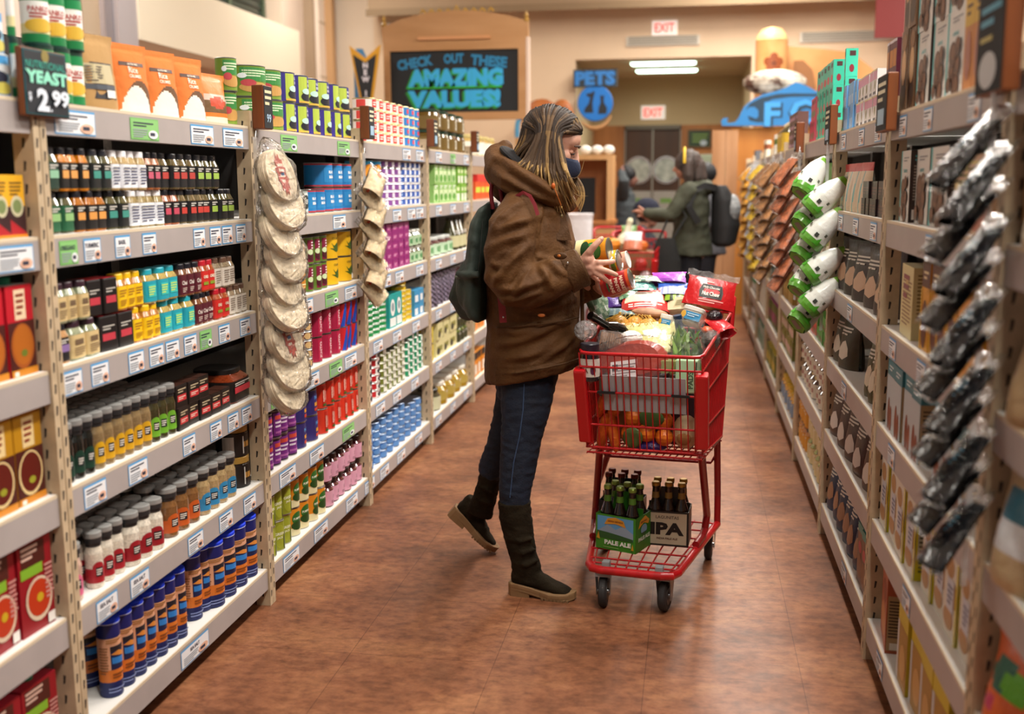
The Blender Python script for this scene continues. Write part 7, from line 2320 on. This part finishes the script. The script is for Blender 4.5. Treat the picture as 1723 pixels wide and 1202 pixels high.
# --- hood lying on the shoulders
hood = MB()
ringp = [(839, 266, 3.77, .053), (845, 284, 3.70, .056), (862, 300, 3.645, .055), (895, 316, 3.63, .048), (928, 328, 3.65, .040), (950, 338, 3.70, .034), (956, 342, 3.78, .03), (950, 336, 3.86, .034), (925, 322, 3.90, .042), (890, 306, 3.905, .050), (862, 284, 3.89, .056), (845, 270, 3.83, .056)]
P = [A(x, y, Y) for x, y, Y, _ in ringp]
hood.tube(P, [r for *_, r in ringp], 14, BLACK, True)
limb(hood, [(A(850, 250, 3.77), .030), (A(845, 275, 3.77), .050), (A(852, 316, 3.77), .058)], 14)
hood.ball((0, 0, 0), (.085, .12, .05), BLACK, 16, 10, Matrix.Translation(A(852, 300, 3.77)) @ Matrix.Rotation(R(30), 4, 'Y'))
W3 = creases(9, .006, (1, 1, 1), 2.2)
WH = FL(3.62, ([(824, 262), (846, 268), (880, 292), (930, 324), (950, 330)], .014, .013), ([(828, 290), (862, 306), (905, 330), (940, 342)], .012, .012), ([(830, 248), (850, 256), (880, 274)], .008, .009), ([(835, 312), (868, 326), (905, 342)], .008, .010))
hood_o = grow(hood, 'hood', COAT, .006, woman, 4, lambda p, n: W3(p) + WH(p, n))
d = MB()
d.ball((0, 0, 0), (.075, .10, .022), M('#131114', .9), 18, 10, Matrix.Translation(A(870, 270, 3.74)) @ Matrix.Rotation(R(40), 4, 'Y'))
d.build('hood_lining', woman)
d = MB()
d.ball(A(931, 313, 3.605), (.007, .006, .010), M('#c05a14', .5), 10, 8)
d.tube([A(933, 317, 3.60), A(938, 330, 3.60), A(944, 346, 3.615)], .0022, 6, M('#a85a1c', .6))
d.ball(A(945, 349, 3.615), (.003, .003, .004), M('#c9a05a', .4, .6), 8, 6)
d.build('drawcord', woman)
# --- jeans
jean = MB()
jean.loft([ell((A(834, 600, 3.77) + A(944, 600, 3.77)) / 2, (A(944, 600, 3.77) - A(834, 600, 3.77)) / 2, (0, .165, 0)), ell((A(834, 640, 3.77) + A(938, 640, 3.77)) / 2, (A(938, 640, 3.77) - A(834, 640, 3.77)) / 2, (0, .165, 0)), ell((A(838, 665, 3.77) + A(932, 665, 3.77)) / 2, (A(932, 665, 3.77) - A(838, 665, 3.77)) / 2, (0, .15, 0))], BLACK)
limb(jean, [(A(888, 640, 3.68), .095), (A(886, 675, 3.665), .092), (A(882, 705, 3.65), .082), (A(877, 735, 3.64), .073), (A(874, 765, 3.63), .068), (A(870, 795, 3.62), .063), (A(866, 830, 3.612), .057), (A(866, 850, 3.61), .052)], 18)
limb(jean, [(A(880, 640, 3.86), .095), (A(868, 690, 3.865), .082), (A(852, 735, 3.87), .068), (A(838, 768, 3.885), .058), (A(828, 788, 3.9), .054)], 18)
for pts in ([(848, 736), (876, 742), (908, 736)], [(846, 752), (878, 760), (906, 752)], [(842, 778), (870, 784), (896, 776)], [(842, 796), (868, 806), (892, 800)], [(840, 818), (868, 824), (890, 820)]):
    jean.tube([A(x, y, 3.572 + .04 * abs(i - 1)) for i, (x, y) in enumerate(pts)], [.005, .009, .005], 8, BLACK)
W4 = creases(16, .0042, (1, 1, 2.4), 3.3)
jeans = grow(jean, 'jeans', DENIM, .006, woman, 4, W4)
d = MB()
d.tube([A(882, 646, 3.584), A(880, 690, 3.572), A(874, 735, 3.565), A(864, 780, 3.560), A(858, 838, 3.556)], .0022, 5, M('#33496a', .8))
d.build('side_seam', woman)

# --- boots
FOOT = [(-.004, .085, .04, .016), (.008, .10, .03, .030), (.04, .11, .028, .036), (.075, .105, .026, .037), (.105, .088, .022, .038), (.14, .066, .016, .041), (.175, .050, .012, .040), (.20, .040, .012, .033), (.215, .030, .014, .022), (.222, .022, .016, .010)]


def boot(heel, pitch, yaw, shaft, folds, name):
    T = Matrix.Translation(heel) @ Matrix.Rotation(yaw, 4, 'Z') @ Matrix.Rotation(pitch, 4, 'Y')
    b = MB()
    b.loft([[(x, w * math.cos(2 * math.pi * j / 18), (zt + zb) / 2 + (zt - zb) / 2 * math.sin(2 * math.pi * j / 18)) for j in range(18)] for x, zt, zb, w in FOOT], BLACK, True, True, T)
    b.loft([ell((p + q) / 2, (q - p) / 2, (0, hy, 0), 20) for p, q, hy in shaft], BLACK)
    b.loft([[T @ Vector((.042 + rx * math.cos(2 * math.pi * j / 18), ry * math.sin(2 * math.pi * j / 18), z)) for j in range(18)] for z, rx, ry in ((.05, .044, .034), (.085, .046, .037), (.115, .045, .038))], BLACK)
    for c in folds:
        b.tube(c, [.005, .011, .005], 8, BLACK)
    W5 = creases(17, .004, (1, 1, 2.2), heel[1])
    o = grow(b, name, SUEDE, .0055, woman, 3, W5)
    s = MB()
    out = [(-.012, .022), (.0, .034), (.03, .039), (.075, .038), (.105, .036), (.14, .044), (.18, .044), (.21, .033), (.228, .016), (.232, .0)]
    def ring(dz, k=1.0):
        f = lambda x: .022 * max(0, 1 - max(0, x - .05) / .075) if x < .125 else 0
        q = [(x, w * k) for x, w in out] + [(x, -w * k) for x, w in out[-2::-1]]
        return [(x, w, f(x) + dz + (.006 * max(0, (x - .19) / .04) ** 2)) for x, w in q]
    s.loft([ring(.001), ring(.012), ring(.0125, 1.03), ring(.022, 1.03), ring(.026, .97)], SOLE, False, True, T)
    hp = [(-.012, .022), (.0, .034), (.03, .038), (.068, .036)]
    hp = hp + [(x, -w) for x, w in hp[::-1]]
    s.loft([[(x, w * .96, 0) for x, w in hp], [(x, w, .024) for x, w in hp]], SOLE, False, True, T)
    for q in range(8):
        for sg in (-1, 1):
            s.box((.115 + .013 * q, sg * .040 - .004, .0), (.122 + .013 * q, sg * .040 + .004, .008), M('#7a5c3c', .8), T)
    s.build('sole', o)
    return o


hl = A(864, 996, 3.615)
hl.z = 0
Yb = 3.61
boot(hl, 0, R(-8), [(A(838, 842, Yb), A(893, 844, Yb), .056), (A(840, 870, Yb), A(895, 870, Yb), .056), (A(847, 900, Yb), A(898, 900, Yb), .052), (A(856, 930, Yb), A(903, 930, Yb), .047), (A(861, 955, Yb), A(911, 955, Yb), .044), (A(864, 975, Yb), A(912, 975, Yb), .036)],
     [[A(850, 905, 3.575), A(874, 912, 3.557), A(897, 906, 3.575)], [A(856, 925, 3.58), A(880, 932, 3.56), A(902, 924, 3.58)], [A(862, 945, 3.58), A(884, 952, 3.562), A(907, 942, 3.58)]], 'boot')
tip = at(829, 932, 4.0)
L_ = .225
ph = R(41)
hl = Vector((tip.x - L_ * math.cos(ph), 4.0, .004 + L_ * math.sin(ph))) - OFF
boot(hl, ph, R(6), [(A(817, 764, 3.89), A(846, 776, 3.89), .052), (A(808, 792, 3.905), A(845, 800, 3.905), .052), (A(800, 822, 3.935), A(838, 832, 3.935), .050), (A(791, 846, 3.965), A(832, 856, 3.965), .044), (A(784, 858, 3.985), A(828, 874, 3.985), .04)],
     [[A(800, 836, 3.91), A(814, 842, 3.895), A(832, 850, 3.91)], [A(806, 818, 3.885), A(820, 824, 3.87), A(836, 832, 3.885)]], 'boot')

# --- hair: long, brown at the roots and blond towards the ends
HC = [M(h, .62, spec=.22) for h in ('#231913', '#2c211a', '#3a2c21', '#4e3c2c', '#685139', '#866a45', '#a38352', '#b39567')]
rg = random.Random(21)
st = []
def dark(k=0):
    return [HC[0 + k], HC[1], HC[1], HC[2 + (k > 0)], HC[3], HC[4 + k], HC[5]]
def light():
    return [HC[1], HC[3], HC[4], HC[5], HC[6], HC[6], HC[7]]
cap = []
def scalp(a, b, k=1.0):
    """point on the skull: a from the brow (0) over the crown to the nape (1), b from the parting (0) down the side (1 / -1)"""
    th = R(62) - a * R(190)            # angle in the middle plane
    ph = b * R(88)
    x = -.012 + .101 * k * math.sin(th) * math.cos(ph)
    z = .025 + .095 * k * math.cos(th) * math.cos(ph) + .0
    y = .081 * k * math.sin(ph)
    return H(x, y, z)
# near side curtain: ends measured along the drape in the photograph
ends = [(862, 288), (868, 296), (876, 305), (886, 312), (896, 318), (908, 326), (918, 334), (928, 342), (938, 350), (947, 354), (955, 352), (962, 346), (968, 338), (972, 326)]
for i in range(170):
    f = rg.random()
    a0 = .02 + .78 * (1 - f) + rg.uniform(-.04, .04)
    e = ends[min(len(ends) - 1, int(f * len(ends)))]
    ex, ey = e[0] + rg.uniform(-5, 5), e[1] + rg.uniform(-12, 8)
    side = 1.0
    p = [scalp(a0, -.02, 1.02 + rg.uniform(0, .05)), scalp(a0 + .02, -.45, 1.05 + rg.uniform(0, .06)), scalp(a0 + .06, -.85, 1.08 + rg.uniform(0, .08))]
    mx, my = 885 + 62 * f + rg.uniform(-6, 6), 268 + 6 * f
    p.append(A(mx, my, 3.655 - rg.uniform(0, .02)))
    p.append(A((mx + ex) / 2 + rg.uniform(-4, 4) - 2, (my + ey) / 2, 3.625 + .02 * abs(f - .5) - rg.uniform(0, .025)))
    p.append(A(ex, ey, 3.635 + .05 * f + rg.uniform(-.01, .02)))
    st.append((p, rg.uniform(.0045, .0085), light() if rg.random() < .3 else dark(rg.randint(0, 1))))
# far side and back
for i in range(80):
    f = rg.random()
    a0 = .05 + .85 * (1 - f)
    p = [scalp(a0, .02, 1.03), scalp(a0 + .02, .5, 1.07), scalp(a0 + .05, .95, 1.1)]
    ex, ey = 880 + 88 * f, 290 + 55 * f
    p += [A(ex - 6, (ey + 250) / 2, 3.87), A(ex, ey, 3.86)]
    st.append((p, rg.uniform(.006, .009), dark(rg.randint(0, 1))))
for i in range(60):            # down the back into the hood
    b = rg.uniform(-.8, .8)
    p = [scalp(.45, b * .4, 1.03), scalp(.7, b * .7, 1.06), scalp(.98, b, 1.08)]
    p += [A(868 + rg.uniform(-8, 14), 262 + rg.uniform(-5, 5), 3.77 + b * .10), A(864 + rg.uniform(-14, 20), 286 + rg.uniform(-8, 8), 3.77 + b * .12)]
    st.append((p, rg.uniform(.006, .009), light() if rg.random() < .35 else dark(0)))
for i in range(26):            # over the forehead, tucked along the hairline
    b = -rg.random()
    p = [scalp(.0 + rg.uniform(0, .05), b * .15, 1.03), scalp(.03, b * .5, 1.06), scalp(.05 + rg.uniform(0, .06), b * .8, 1.07), scalp(.16, b, 1.09)]
    st.append((p, rg.uniform(.005, .007), dark(rg.randint(0, 1))))
for i in range(14):            # a lock that falls forward from the far side
    o_ = rg.uniform(-4, 4)
    st.append(([A(952, 285, 3.80), A(966 + o_, 298, 3.79), A(977 + o_, 316, 3.78), A(979 + o_, 334 + o_, 3.775), A(972 + o_, 350 + 2 * o_, 3.77)], rg.uniform(.004, .006), light() if i % 2 else dark(1)))
for e in ((985, 262, 975, 300), (990, 330, 966, 330), (978, 355, 960, 330)):      # loose strands
    st.append(([A(955, 300, 3.64), A(e[2], e[3], 3.64), A(e[0], e[1], 3.65)], .0012, light()))
hair = hair_mesh(st, woman)
d = MB()
n, k = 22, 14
g = [[scalp(-.02 + 1.02 * j / k, -1.02 + 2.04 * i / n, 1.015) for i in range(n + 1)] for j in range(k + 1)]
vs = [p for r_ in g for p in r_]
d.add(vs, [(j * (n + 1) + i, j * (n + 1) + i + 1, (j + 1) * (n + 1) + i + 1, (j + 1) * (n + 1) + i) for j in range(k) for i in range(n)], HC[0], True)
d.build('hair_roots', hair)

# --- rucksack on her back
rk = empty('backpack', OFF)
tag(rk, 'dark green rucksack with red straps on the back of the brown coat', 'backpack')
b = MB()
b.loft([ell((A(xa, y, 3.77) + A(xb, y, 3.77)) / 2, (A(xb, y, 3.77) - A(xa, y, 3.77)) / 2, (0, hy, 0), 24) for y, xa, xb, hy in ((340, 824, 834, .10), (352, 808, 834, .135), (375, 797, 829, .15), (420, 789, 826, .155), (470, 784, 825, .16), (510, 784, 825, .155), (528, 792, 825, .15), (536, 806, 824, .13))], BLACK)
limb(b, [(A(786, 468, 3.77), .045), (A(780, 500, 3.77), .055), (A(790, 520, 3.77), .045)], 14)
b.ball((0, 0, 0), (.045, .13, .10), BLACK, 16, 10, Matrix.Translation(A(792, 480, 3.77)))
b.tube([A(770, 462, 3.66), A(786, 464, 3.61), A(806, 462, 3.60)], [.012, .016, .012], 8, BLACK)
W6 = creases(11, .006, (1, 1, 1.2), 6.1)
grow(b, 'pack_bag', PACK, .006, rk, 4, W6)
d = MB()
d.tube([A(829, 352, 3.70), A(826, 325, 3.70), A(828, 304, 3.705), A(836, 304, 3.71), A(842, 318, 3.715), A(846, 345, 3.715)], .0075, 8, MAROON)
d.build('grab_handle', rk)
def band(d, pts, w, m, nrm=(0, -1, 0), th=.003):
    P = [Vector(p) for p in pts]
    N = Vector(nrm)
    L_, R_ = [], []
    for i, p in enumerate(P):
        t = (P[min(i + 1, len(P) - 1)] - P[max(i - 1, 0)]).normalized()
        s = t.cross(N).normalized() * w / 2
        L_.append(p + s)
        R_.append(p - s)
    rings = [[l, r, r + N * th, l + N * th] for l, r in zip(L_, R_)]
    d.loft(rings, m, False)
d = MB()
band(d, [A(848, 348, 3.62), A(864, 334, 3.585), A(880, 324, 3.57), A(892, 330, 3.555), (A(900, 345, 3.545)), A(905, 362, 3.535)], .012, MAROON)
d.build('shoulder_strap', rk)
d = MB()
band(d, [A(843, 500, 3.54), A(845, 520, 3.54), A(847, 543, 3.545)], .024, MAROON)
d.ball(A(847, 534, 3.538), (.004, .003, .004), CHROME, 8, 6)
d.build('lower_strap', rk)
d = MB()
d.tube([A(800, 380, 3.635), A(797, 420, 3.625), A(795, 455, 3.62)], .0025, 6, M('#161c18', .7))
d.tube([A(812, 372, 3.625), A(808, 430, 3.615), A(804, 462, 3.61)], .002, 6, M('#161c18', .7))
d.ball(A(772, 466, 3.655), (.016, .012, .008), M('#5a6258', .6), 10, 6)
d.build('flap_seam', rk)

# --- the cans she holds
def held(maker, w, a, b, roll, label, lid=True):
    o, _, h = maker(w)
    a, b = Vector(a), Vector(b)
    ax = (b - a).normalized()
    u = Vector((0, -1, 0)) - ax * (-ax.y)
    u.normalize()
    v = ax.cross(u)
    m = Matrix((u, v, ax)).transposed().to_4x4() @ Matrix.Rotation(R(roll), 4, 'Z')
    o.matrix_world = Matrix.Translation(a) @ m
    return tag(o, label, 'can')
pm = lambda w, h: [('e', -w * .0, h * .56, w * .42, h * .26, C('#1f6a2a')), ('e', 0, h * .56, w * .36, h * .22, C('#2f8a38')), txt('PUMPKIN', 0, h * .56, h * .1, '#eef2e0', w=w * .6), ('e', .0, h * .34, w * .5, h * .14, C('#173f18')), ('p', [(-w * .3, h * .7), (-w * .1, h * .82), (w * .1, h * .78), (w * .2, h * .7)], C('#3a8a3a'))]
ycan = can('pumpkin_can', .115, [(0, .24, '#e6d6a0'), (.24, .3, '#e2b84a'), (.3, 1, '#e0941a')], pm)
held(ycan, .078, at(972, 424, 3.665), at(1026, 419, 3.64), 0, 'topmost yellow pumpkin can under the woman\'s thumb')
y2 = can('pumpkin_can', .115, [(0, .3, '#d9d0b4'), (.3, .75, '#e0a02a'), (.75, .8, '#d8d4c8'), (.8, 1, '#e0b01c')], lambda w, h: [('l', -w * .3, h * .08, w * .4, h * .26, 6, C('#6a6250')), ('e', w * .5, h * .86, w * .3, h * .07, C('#5f9a3a'))])
held(y2, .076, at(990, 448, 3.715), at(1043, 438, 3.69), -30, 'second yellow can, below the topmost one in her hands')
held(can('small_can', .10, [(0, 1, '#d9a58c')], None, C('#d8d8d4', .3)), .062, at(1012, 448, 3.765), at(1052, 438, 3.75), 0, 'pale pinkish can behind the two yellow ones in her hands')
bnm = lambda w, h: [('r', -w * .52, h * .22, w * .5, h * .86, C('#9c1018')), ('t', 'MARKET', w * .0, h * .74, h * .12, C('#e8c8ae'), {'w': w * .8, 'fill': 1, 'fat': .05}), ('t', 'PINTO', w * .0, h * .56, h * .11, C('#e8c8ae'), {'w': w * .7, 'fill': 1, 'fat': .05}), ('t', 'BEANS', w * .0, h * .38, h * .11, C('#e8c8ae'), {'w': w * .7, 'fill': 1, 'fat': .05}), ('r', -w * .46, h * .24, w * .2, h * .29, C('#2f6a3a'))]
held(can('bean_can', .108, [(0, .12, '#b5331f'), (.12, .9, '#a8141c'), (.9, 1, '#d8501f')], bnm), .074, at(1013, 484, 3.665), at(1063, 469, 3.65), 8, 'red bean can lowest in the woman\'s hands')
# ------------------------------------------------------------------ shoppers and a second trolley at the far end
def shopper(name_label, X, Y, face, head_z, coat_c, hair_c, legs_c, arms, skin='#a8735c', coat_len=.85, hair=None, hood=None, voxel=.012, stoop=0.0):
    """a standing person facing direction face (+1 right, -1 left); arms: joint lists (shoulder, elbow, wrist, tip)"""
    p = tag(empty('person', (X, Y, 0)), name_label, 'person')
    s = face
    hz = head_z
    b = MB()
    st_ = stoop * s
    hx = .05 * s + st_
    b.ball((hx - .01 * s, 0, hz - .10), (.09, .075, .095), BLACK)
    b.ball((hx + .035 * s, 0, hz - .15), (.055, .055, .075), BLACK)
    limb(b, [((hx + .085 * s, 0, hz - .125), .01), ((hx + .1 * s, 0, hz - .155), .013)], 8)
    for e in (-1, 1):
        b.ball((hx - .01 * s, e * .073, hz - .135), (.018, .012, .03), BLACK)
    limb(b, [((hx - .02 * s, 0, hz - .17), .05), ((st_ * .8, 0, hz - .28), .055)], 12)
    limb(b, [((st_ * .75, 0, hz - .36), .12), ((0, 0, hz - .62), .12), ((0, 0, hz - .8), .13)], 14)
    for a in arms:
        limb(b, [(a[0], .045), (a[1], .038), (a[2], .025)], 10)
        limb(b, [(a[2], .028), (Vector(a[2]).lerp(Vector(a[3]), .5), .03), (a[3], .018)], 10)
        ax = (Vector(a[3]) - Vector(a[2])).normalized()
        for q in range(4):
            o_ = Vector((0, (q - 1.5) * .018, 0))
            t0 = Vector(a[2]).lerp(Vector(a[3]), .75) + o_
            limb(b, [(t0, .010), (t0 + ax * .035, .009), (t0 + ax * .06 + Vector((0, 0, -.012)), .008)], 8)
        t0 = Vector(a[2]).lerp(Vector(a[3]), .35) + Vector((0, -.02, .02))
        limb(b, [(t0, .012), (t0 + ax * .04 + Vector((0, 0, .02)), .009)], 8)
    for e in (-1, 1):
        limb(b, [((0, e * .09, hz - .82), .085), ((.01 * s, e * .09, hz * .29), .055), ((0, e * .09, .09), .038), ((.12 * s, e * .09, .045), .03)], 12)
    grow(b, 'body', M(skin, .5), .006, p, 2)
    c = MB()
    c.loft([ell((st_ * .8, 0, hz - .25), (.07, 0, 0), (0, .08, 0)), ell((st_ * .75, 0, hz - .30), (.12, 0, 0), (0, .19, 0)), ell((st_ * .6, 0, hz - .42), (.15, 0, 0), (0, .21, 0)), ell((0, 0, hz - .65), (.15, 0, 0), (0, .19, 0)), ell((0, 0, hz - coat_len), (.19, 0, 0), (0, .22, 0))], BLACK)
    for a in arms:
        limb(c, [(a[0], .075), (Vector(a[0]).lerp(Vector(a[1]), .5), .07), (a[1], .064), (Vector(a[1]).lerp(Vector(a[2]), .5), .055), (Vector(a[1]).lerp(Vector(a[2]), .95), .045)], 12)
    if hood:
        c.ball((st_ * .8 - .09 * s, 0, hz - .3), (.1, .14, .07), BLACK)
    w = creases(9, .010, (1, 1, 1.3), X)
    grow(c, 'coat', M(coat_c, .8, noise=.12, nscale=10, bump=.2), voxel, p, 3, w)
    l = MB()
    for e in (-1, 1):
        limb(l, [((0, e * .09, hz - .78), .105), ((.01 * s, e * .09, hz * .29), .075), ((0, e * .09, .12), .06)], 12)
    grow(l, 'trousers', M(legs_c, .8), .012, p, 2)
    for e in (-1, 1):
        f = MB()
        limb(f, [((-.03 * s, e * .09, .06), .05), ((.06 * s, e * .09, .05), .048), ((.15 * s, e * .09, .04), .036)], 12)
        f.box((-.08, e * .09 - .04, .0), (.19, e * .09 + .04, .02), BLACK, Matrix.Scale(s, 4, (1, 0, 0)))
        grow(f, 'shoe', M('#1c1a1a', .6), .008, p, 2)
    if hair:
        h = MB()
        hair(h, hx, hz, s)
        wh = creases(22, .006, (1, 1, .3), 2.0)
        grow(h, 'hair', M(hair_c, .6, h2='#2c221c' if hair_c != '#15151a' else '#0f0f12', nscale=30, stretch=(1, 1, .15)), .006, p, 2, wh)
    return p


def bob(h, hx, hz, s):
    h.ball((hx - .02 * s, 0, hz - .095), (.115, .1, .112), BLACK)
    for e in (-1, 1):
        limb(h, [((hx - .02 * s, e * .075, hz - .1), .045), ((hx - .015 * s, e * .085, hz - .2), .045), ((hx - .02 * s, e * .08, hz - .28), .03)], 10)
    limb(h, [((hx - .09 * s, 0, hz - .12), .07), ((hx - .1 * s, 0, hz - .22), .075), ((hx - .09 * s, 0, hz - .28), .06)], 12)


X2, Y2 = at(1164, 330, 9.1).x, 9.1
p2 = shopper('person in olive coat and yellow hair band, arm out over a trolley', X2, Y2, -1, 1.70, '#3d3f30', '#4a3a34', '#14161f',
             [((-.02, -.19, 1.38), (-.17, -.22, 1.18), (-.36, -.17, 1.20), (-.44, -.15, 1.215)), ((-.02, .19, 1.38), (-.15, .22, 1.16), (-.33, .17, 1.16), (-.41, .15, 1.17))], hair=bob, hood=True)
d = MB()
d.tube([(-.045 + .03 * math.cos(a) * 0 - .02, .118 * math.cos(a), 1.60 + .125 * math.sin(a)) for a in [math.pi * q / 14 for q in range(15)]], .011, 8, C('#d8b01c', .5))
d.build('hair_band', p2)
rk2 = tag(empty('backpack', (X2, Y2, 0)), 'black and grey rucksack on the person in the olive coat', 'backpack')
b = MB()
b.loft([ell((x, 0, z), (rx, 0, 0), (0, ry, 0)) for z, x, rx, ry in ((.92, .26, .06, .12), (.95, .27, .1, .15), (1.1, .28, .12, .16), (1.3, .26, .1, .15), (1.42, .22, .06, .12))], BLACK)
grow(b, 'pack_bag', M('#1b1b1d', .7, bump=.2), .01, rk2, 3)
d = MB()
d.ball((.33, -.02, 1.22), (.07, .13, .13), M('#6f7274', .7, h2='#9a9c9e', nscale=12))
d.build('front_pocket', rk2)
d = MB()
band(d, [(.20, -.13, 1.40), (.1, -.2, 1.42), (.02, -.225, 1.38), (-.02, -.235, 1.25), (.06, -.225, 1.12)], .05, M('#141416', .7), (0, -1, 0), .01)
d.build('strap', rk2)
bag = tag(empty('shoulder_bag', (X2 - .2, Y2 - .27, .62)), 'dark cloth bag hanging beside the olive coat', 'bag')
d = MB()
d.loft([ell((0, 0, z), (rx, 0, 0), (0, .05, 0)) for z, rx in ((.0, .09), (.04, .13), (.2, .125), (.38, .07))], M('#1f2020', .8, bump=.2))
d.build('bag_body', bag)
d = MB()
d.tube([(-.05, 0, .38), (.02, .02, .55), (.12, .03, .62), (.16, .03, .55), (.06, 0, .38)], .01, 6, M('#1f2020', .8))
d.build('strap', bag)

X3 = at(1050, 300, 12.2).x
p3 = shopper('person in dark grey hooded top with both hands raised to the head', X3, 12.2, 1, 1.62, '#3a4145', '#15151a', '#1a1c22',
             [((.0, -.19, 1.32), (.02, -.34, 1.46), (-.02, -.16, 1.55), (-.01, -.09, 1.60)), ((.0, .19, 1.32), (.02, .34, 1.46), (-.02, .16, 1.55), (-.01, .09, 1.60))], skin='#7a5246', hair=lambda h, hx, hz, s: h.ball((hx - .02 * s, 0, hz - .085), (.105, .092, .1), BLACK), hood=True, coat_len=.72)
X4 = at(1192, 290, 10.4).x
p4 = shopper('person with short dark hair, half hidden behind the olive coat', X4, 10.4, -1, 1.62, '#5a5a60', '#15151a', '#22242c',
             [((.0, -.19, 1.30), (.02, -.22, 1.06), (-.12, -.2, .98), (-.18, -.2, .98)), ((.0, .19, 1.30), (.02, .22, 1.06), (-.12, .2, .98), (-.18, .2, .98))], skin='#b5806c', hair=lambda h, hx, hz, s: h.ball((hx - .025 * s, 0, hz - .085), (.105, .092, .1), BLACK))
X5 = at(1082, 340, 10.3).x
p5 = shopper('child in navy knitted hat behind the far trolley', X5, 10.3, 1, 1.25, '#2a2c34', '#15151a', '#20222a',
             [((.0, -.15, .98), (.03, -.18, .82), (.12, -.16, .78), (.17, -.16, .78)), ((.0, .15, .98), (.03, .18, .82), (.12, .16, .78), (.17, .16, .78))], skin='#9a6a58', hair=lambda h, hx, hz, s: h.ball((hx - .02 * s, 0, hz - .09), (.1, .088, .1), BLACK), coat_len=.66)
d = MB()
d.ball((.035, 0, 1.20), (.125, .11, .105), M('#14182c', .9, bump=.4, bscale=120))
d.build('knitted_hat', p5)

# second trolley with squash and bags
c2 = at(1072, 400, 8.8)
cart2 = trolley(c2.x - .05, 8.55, R(-4), 'second red trolley loaded with squash, in front of the olive coat')
cart3 = trolley(c2.x - .16, 9.3, R(6), 'third red trolley further back, below the raised arms')
def far(o, x, y, z, label, cat):
    o.location = (x, y, z)
    return tag(o, label, cat)
GX = c2.x - .05
rg = random.Random(6)
def gourd():
    d = MB()
    d.lathe([(.001, 0), (.05, .005), (.075, .05), (.06, .1), (.03, .14), (.022, .2), (.026, .24), (.016, .262), (.001, .265)], 16, M('#e8e0c8', .5, h2='#d0d0a8', nscale=8))
    return d.build('gourd')
# a base layer so that what shows on top is carried
o = MB().box((-.17, .14, .575), (.17, .42, .90), M('#7a5a3a', .8), bev=.01).build('paper_sack')
o.matrix_world = Matrix.Translation((GX, 8.55, 0)) @ Matrix.Rotation(R(-4), 4, 'Z')
tag(o, 'brown paper sack filling the second trolley under the squash', 'sack')
g = far(gourd(), GX - .07, 8.88, .905, 'white long necked gourd on the second trolley', 'gourd')
g.rotation_euler = (0, R(14), 0)
def ribbed(r, c):
    d = MB()
    k = 24
    d.loft([[(rr * (1 + .06 * math.cos(8 * 2 * math.pi * j / k)) * math.cos(2 * math.pi * j / k), rr * (1 + .06 * math.cos(8 * 2 * math.pi * j / k)) * math.sin(2 * math.pi * j / k), z) for j in range(k)] for rr, z in ((r * .2, .005), (r * .75, .0), (r, r * .55), (r * .9, r * 1.05), (r * .4, r * 1.28), (r * .12, r * 1.2))], M(c, .5))
    o = d.build('pumpkin')
    MB().tube([(0, 0, r * 1.15), (.005, 0, r * 1.5)], .01, 6, C('#5a6a2a')).build('stem', o)
    return o
far(ribbed(.075, '#d8821c'), GX - .16, 8.80, .905, 'orange ribbed pumpkin on the second trolley', 'pumpkin')
far(ribbed(.06, '#c9641c'), GX + .08, 8.78, .905, 'small rust pumpkin on the second trolley', 'pumpkin')
o = bagmesh('snack_bag', .16, .16, .08, '#b8a09a', lambda u, v, s: '#d9d0d6' if v > .5 else '#c06a4a', None, bump=.6)
far(o, GX + .02, 8.74, .98, 'pinkish white bag on the second trolley', 'bag').rotation_euler = (0, R(-20), R(-90))
o = bagmesh('leafy_bunch', .14, .14, .06, '#4a7a3a', lambda u, v, s: '#8fb46a' if int(u * 16) % 2 else None, None, bump=.9)
far(o, GX - .02, 8.93, 1.03, 'leafy green bunch behind the white gourd', 'vegetable').rotation_euler = (0, R(-10), R(-80))
for q, (x, z, c, nm) in enumerate(((-.13, .66, '#c8501c', 'orange red'), (-.04, .70, '#d8941c', 'amber'), (.05, .64, '#6f8a2c', 'leaf green'), (.13, .69, '#c9b8bc', 'pale pink'), (-.08, .80, '#8a6a3c', 'tan'), (.09, .80, '#b0342c', 'crimson'))):
    o = MB().ball((0, 0, 0), (.05, .035, .055), M(c, .4, noise=.3, nscale=25, coat=.4)).build('food_pack')
    far(o, GX + x, 8.645 + .01 * (q % 2), z, '%s food pack behind the grid of the second trolley' % nm, 'food pack')
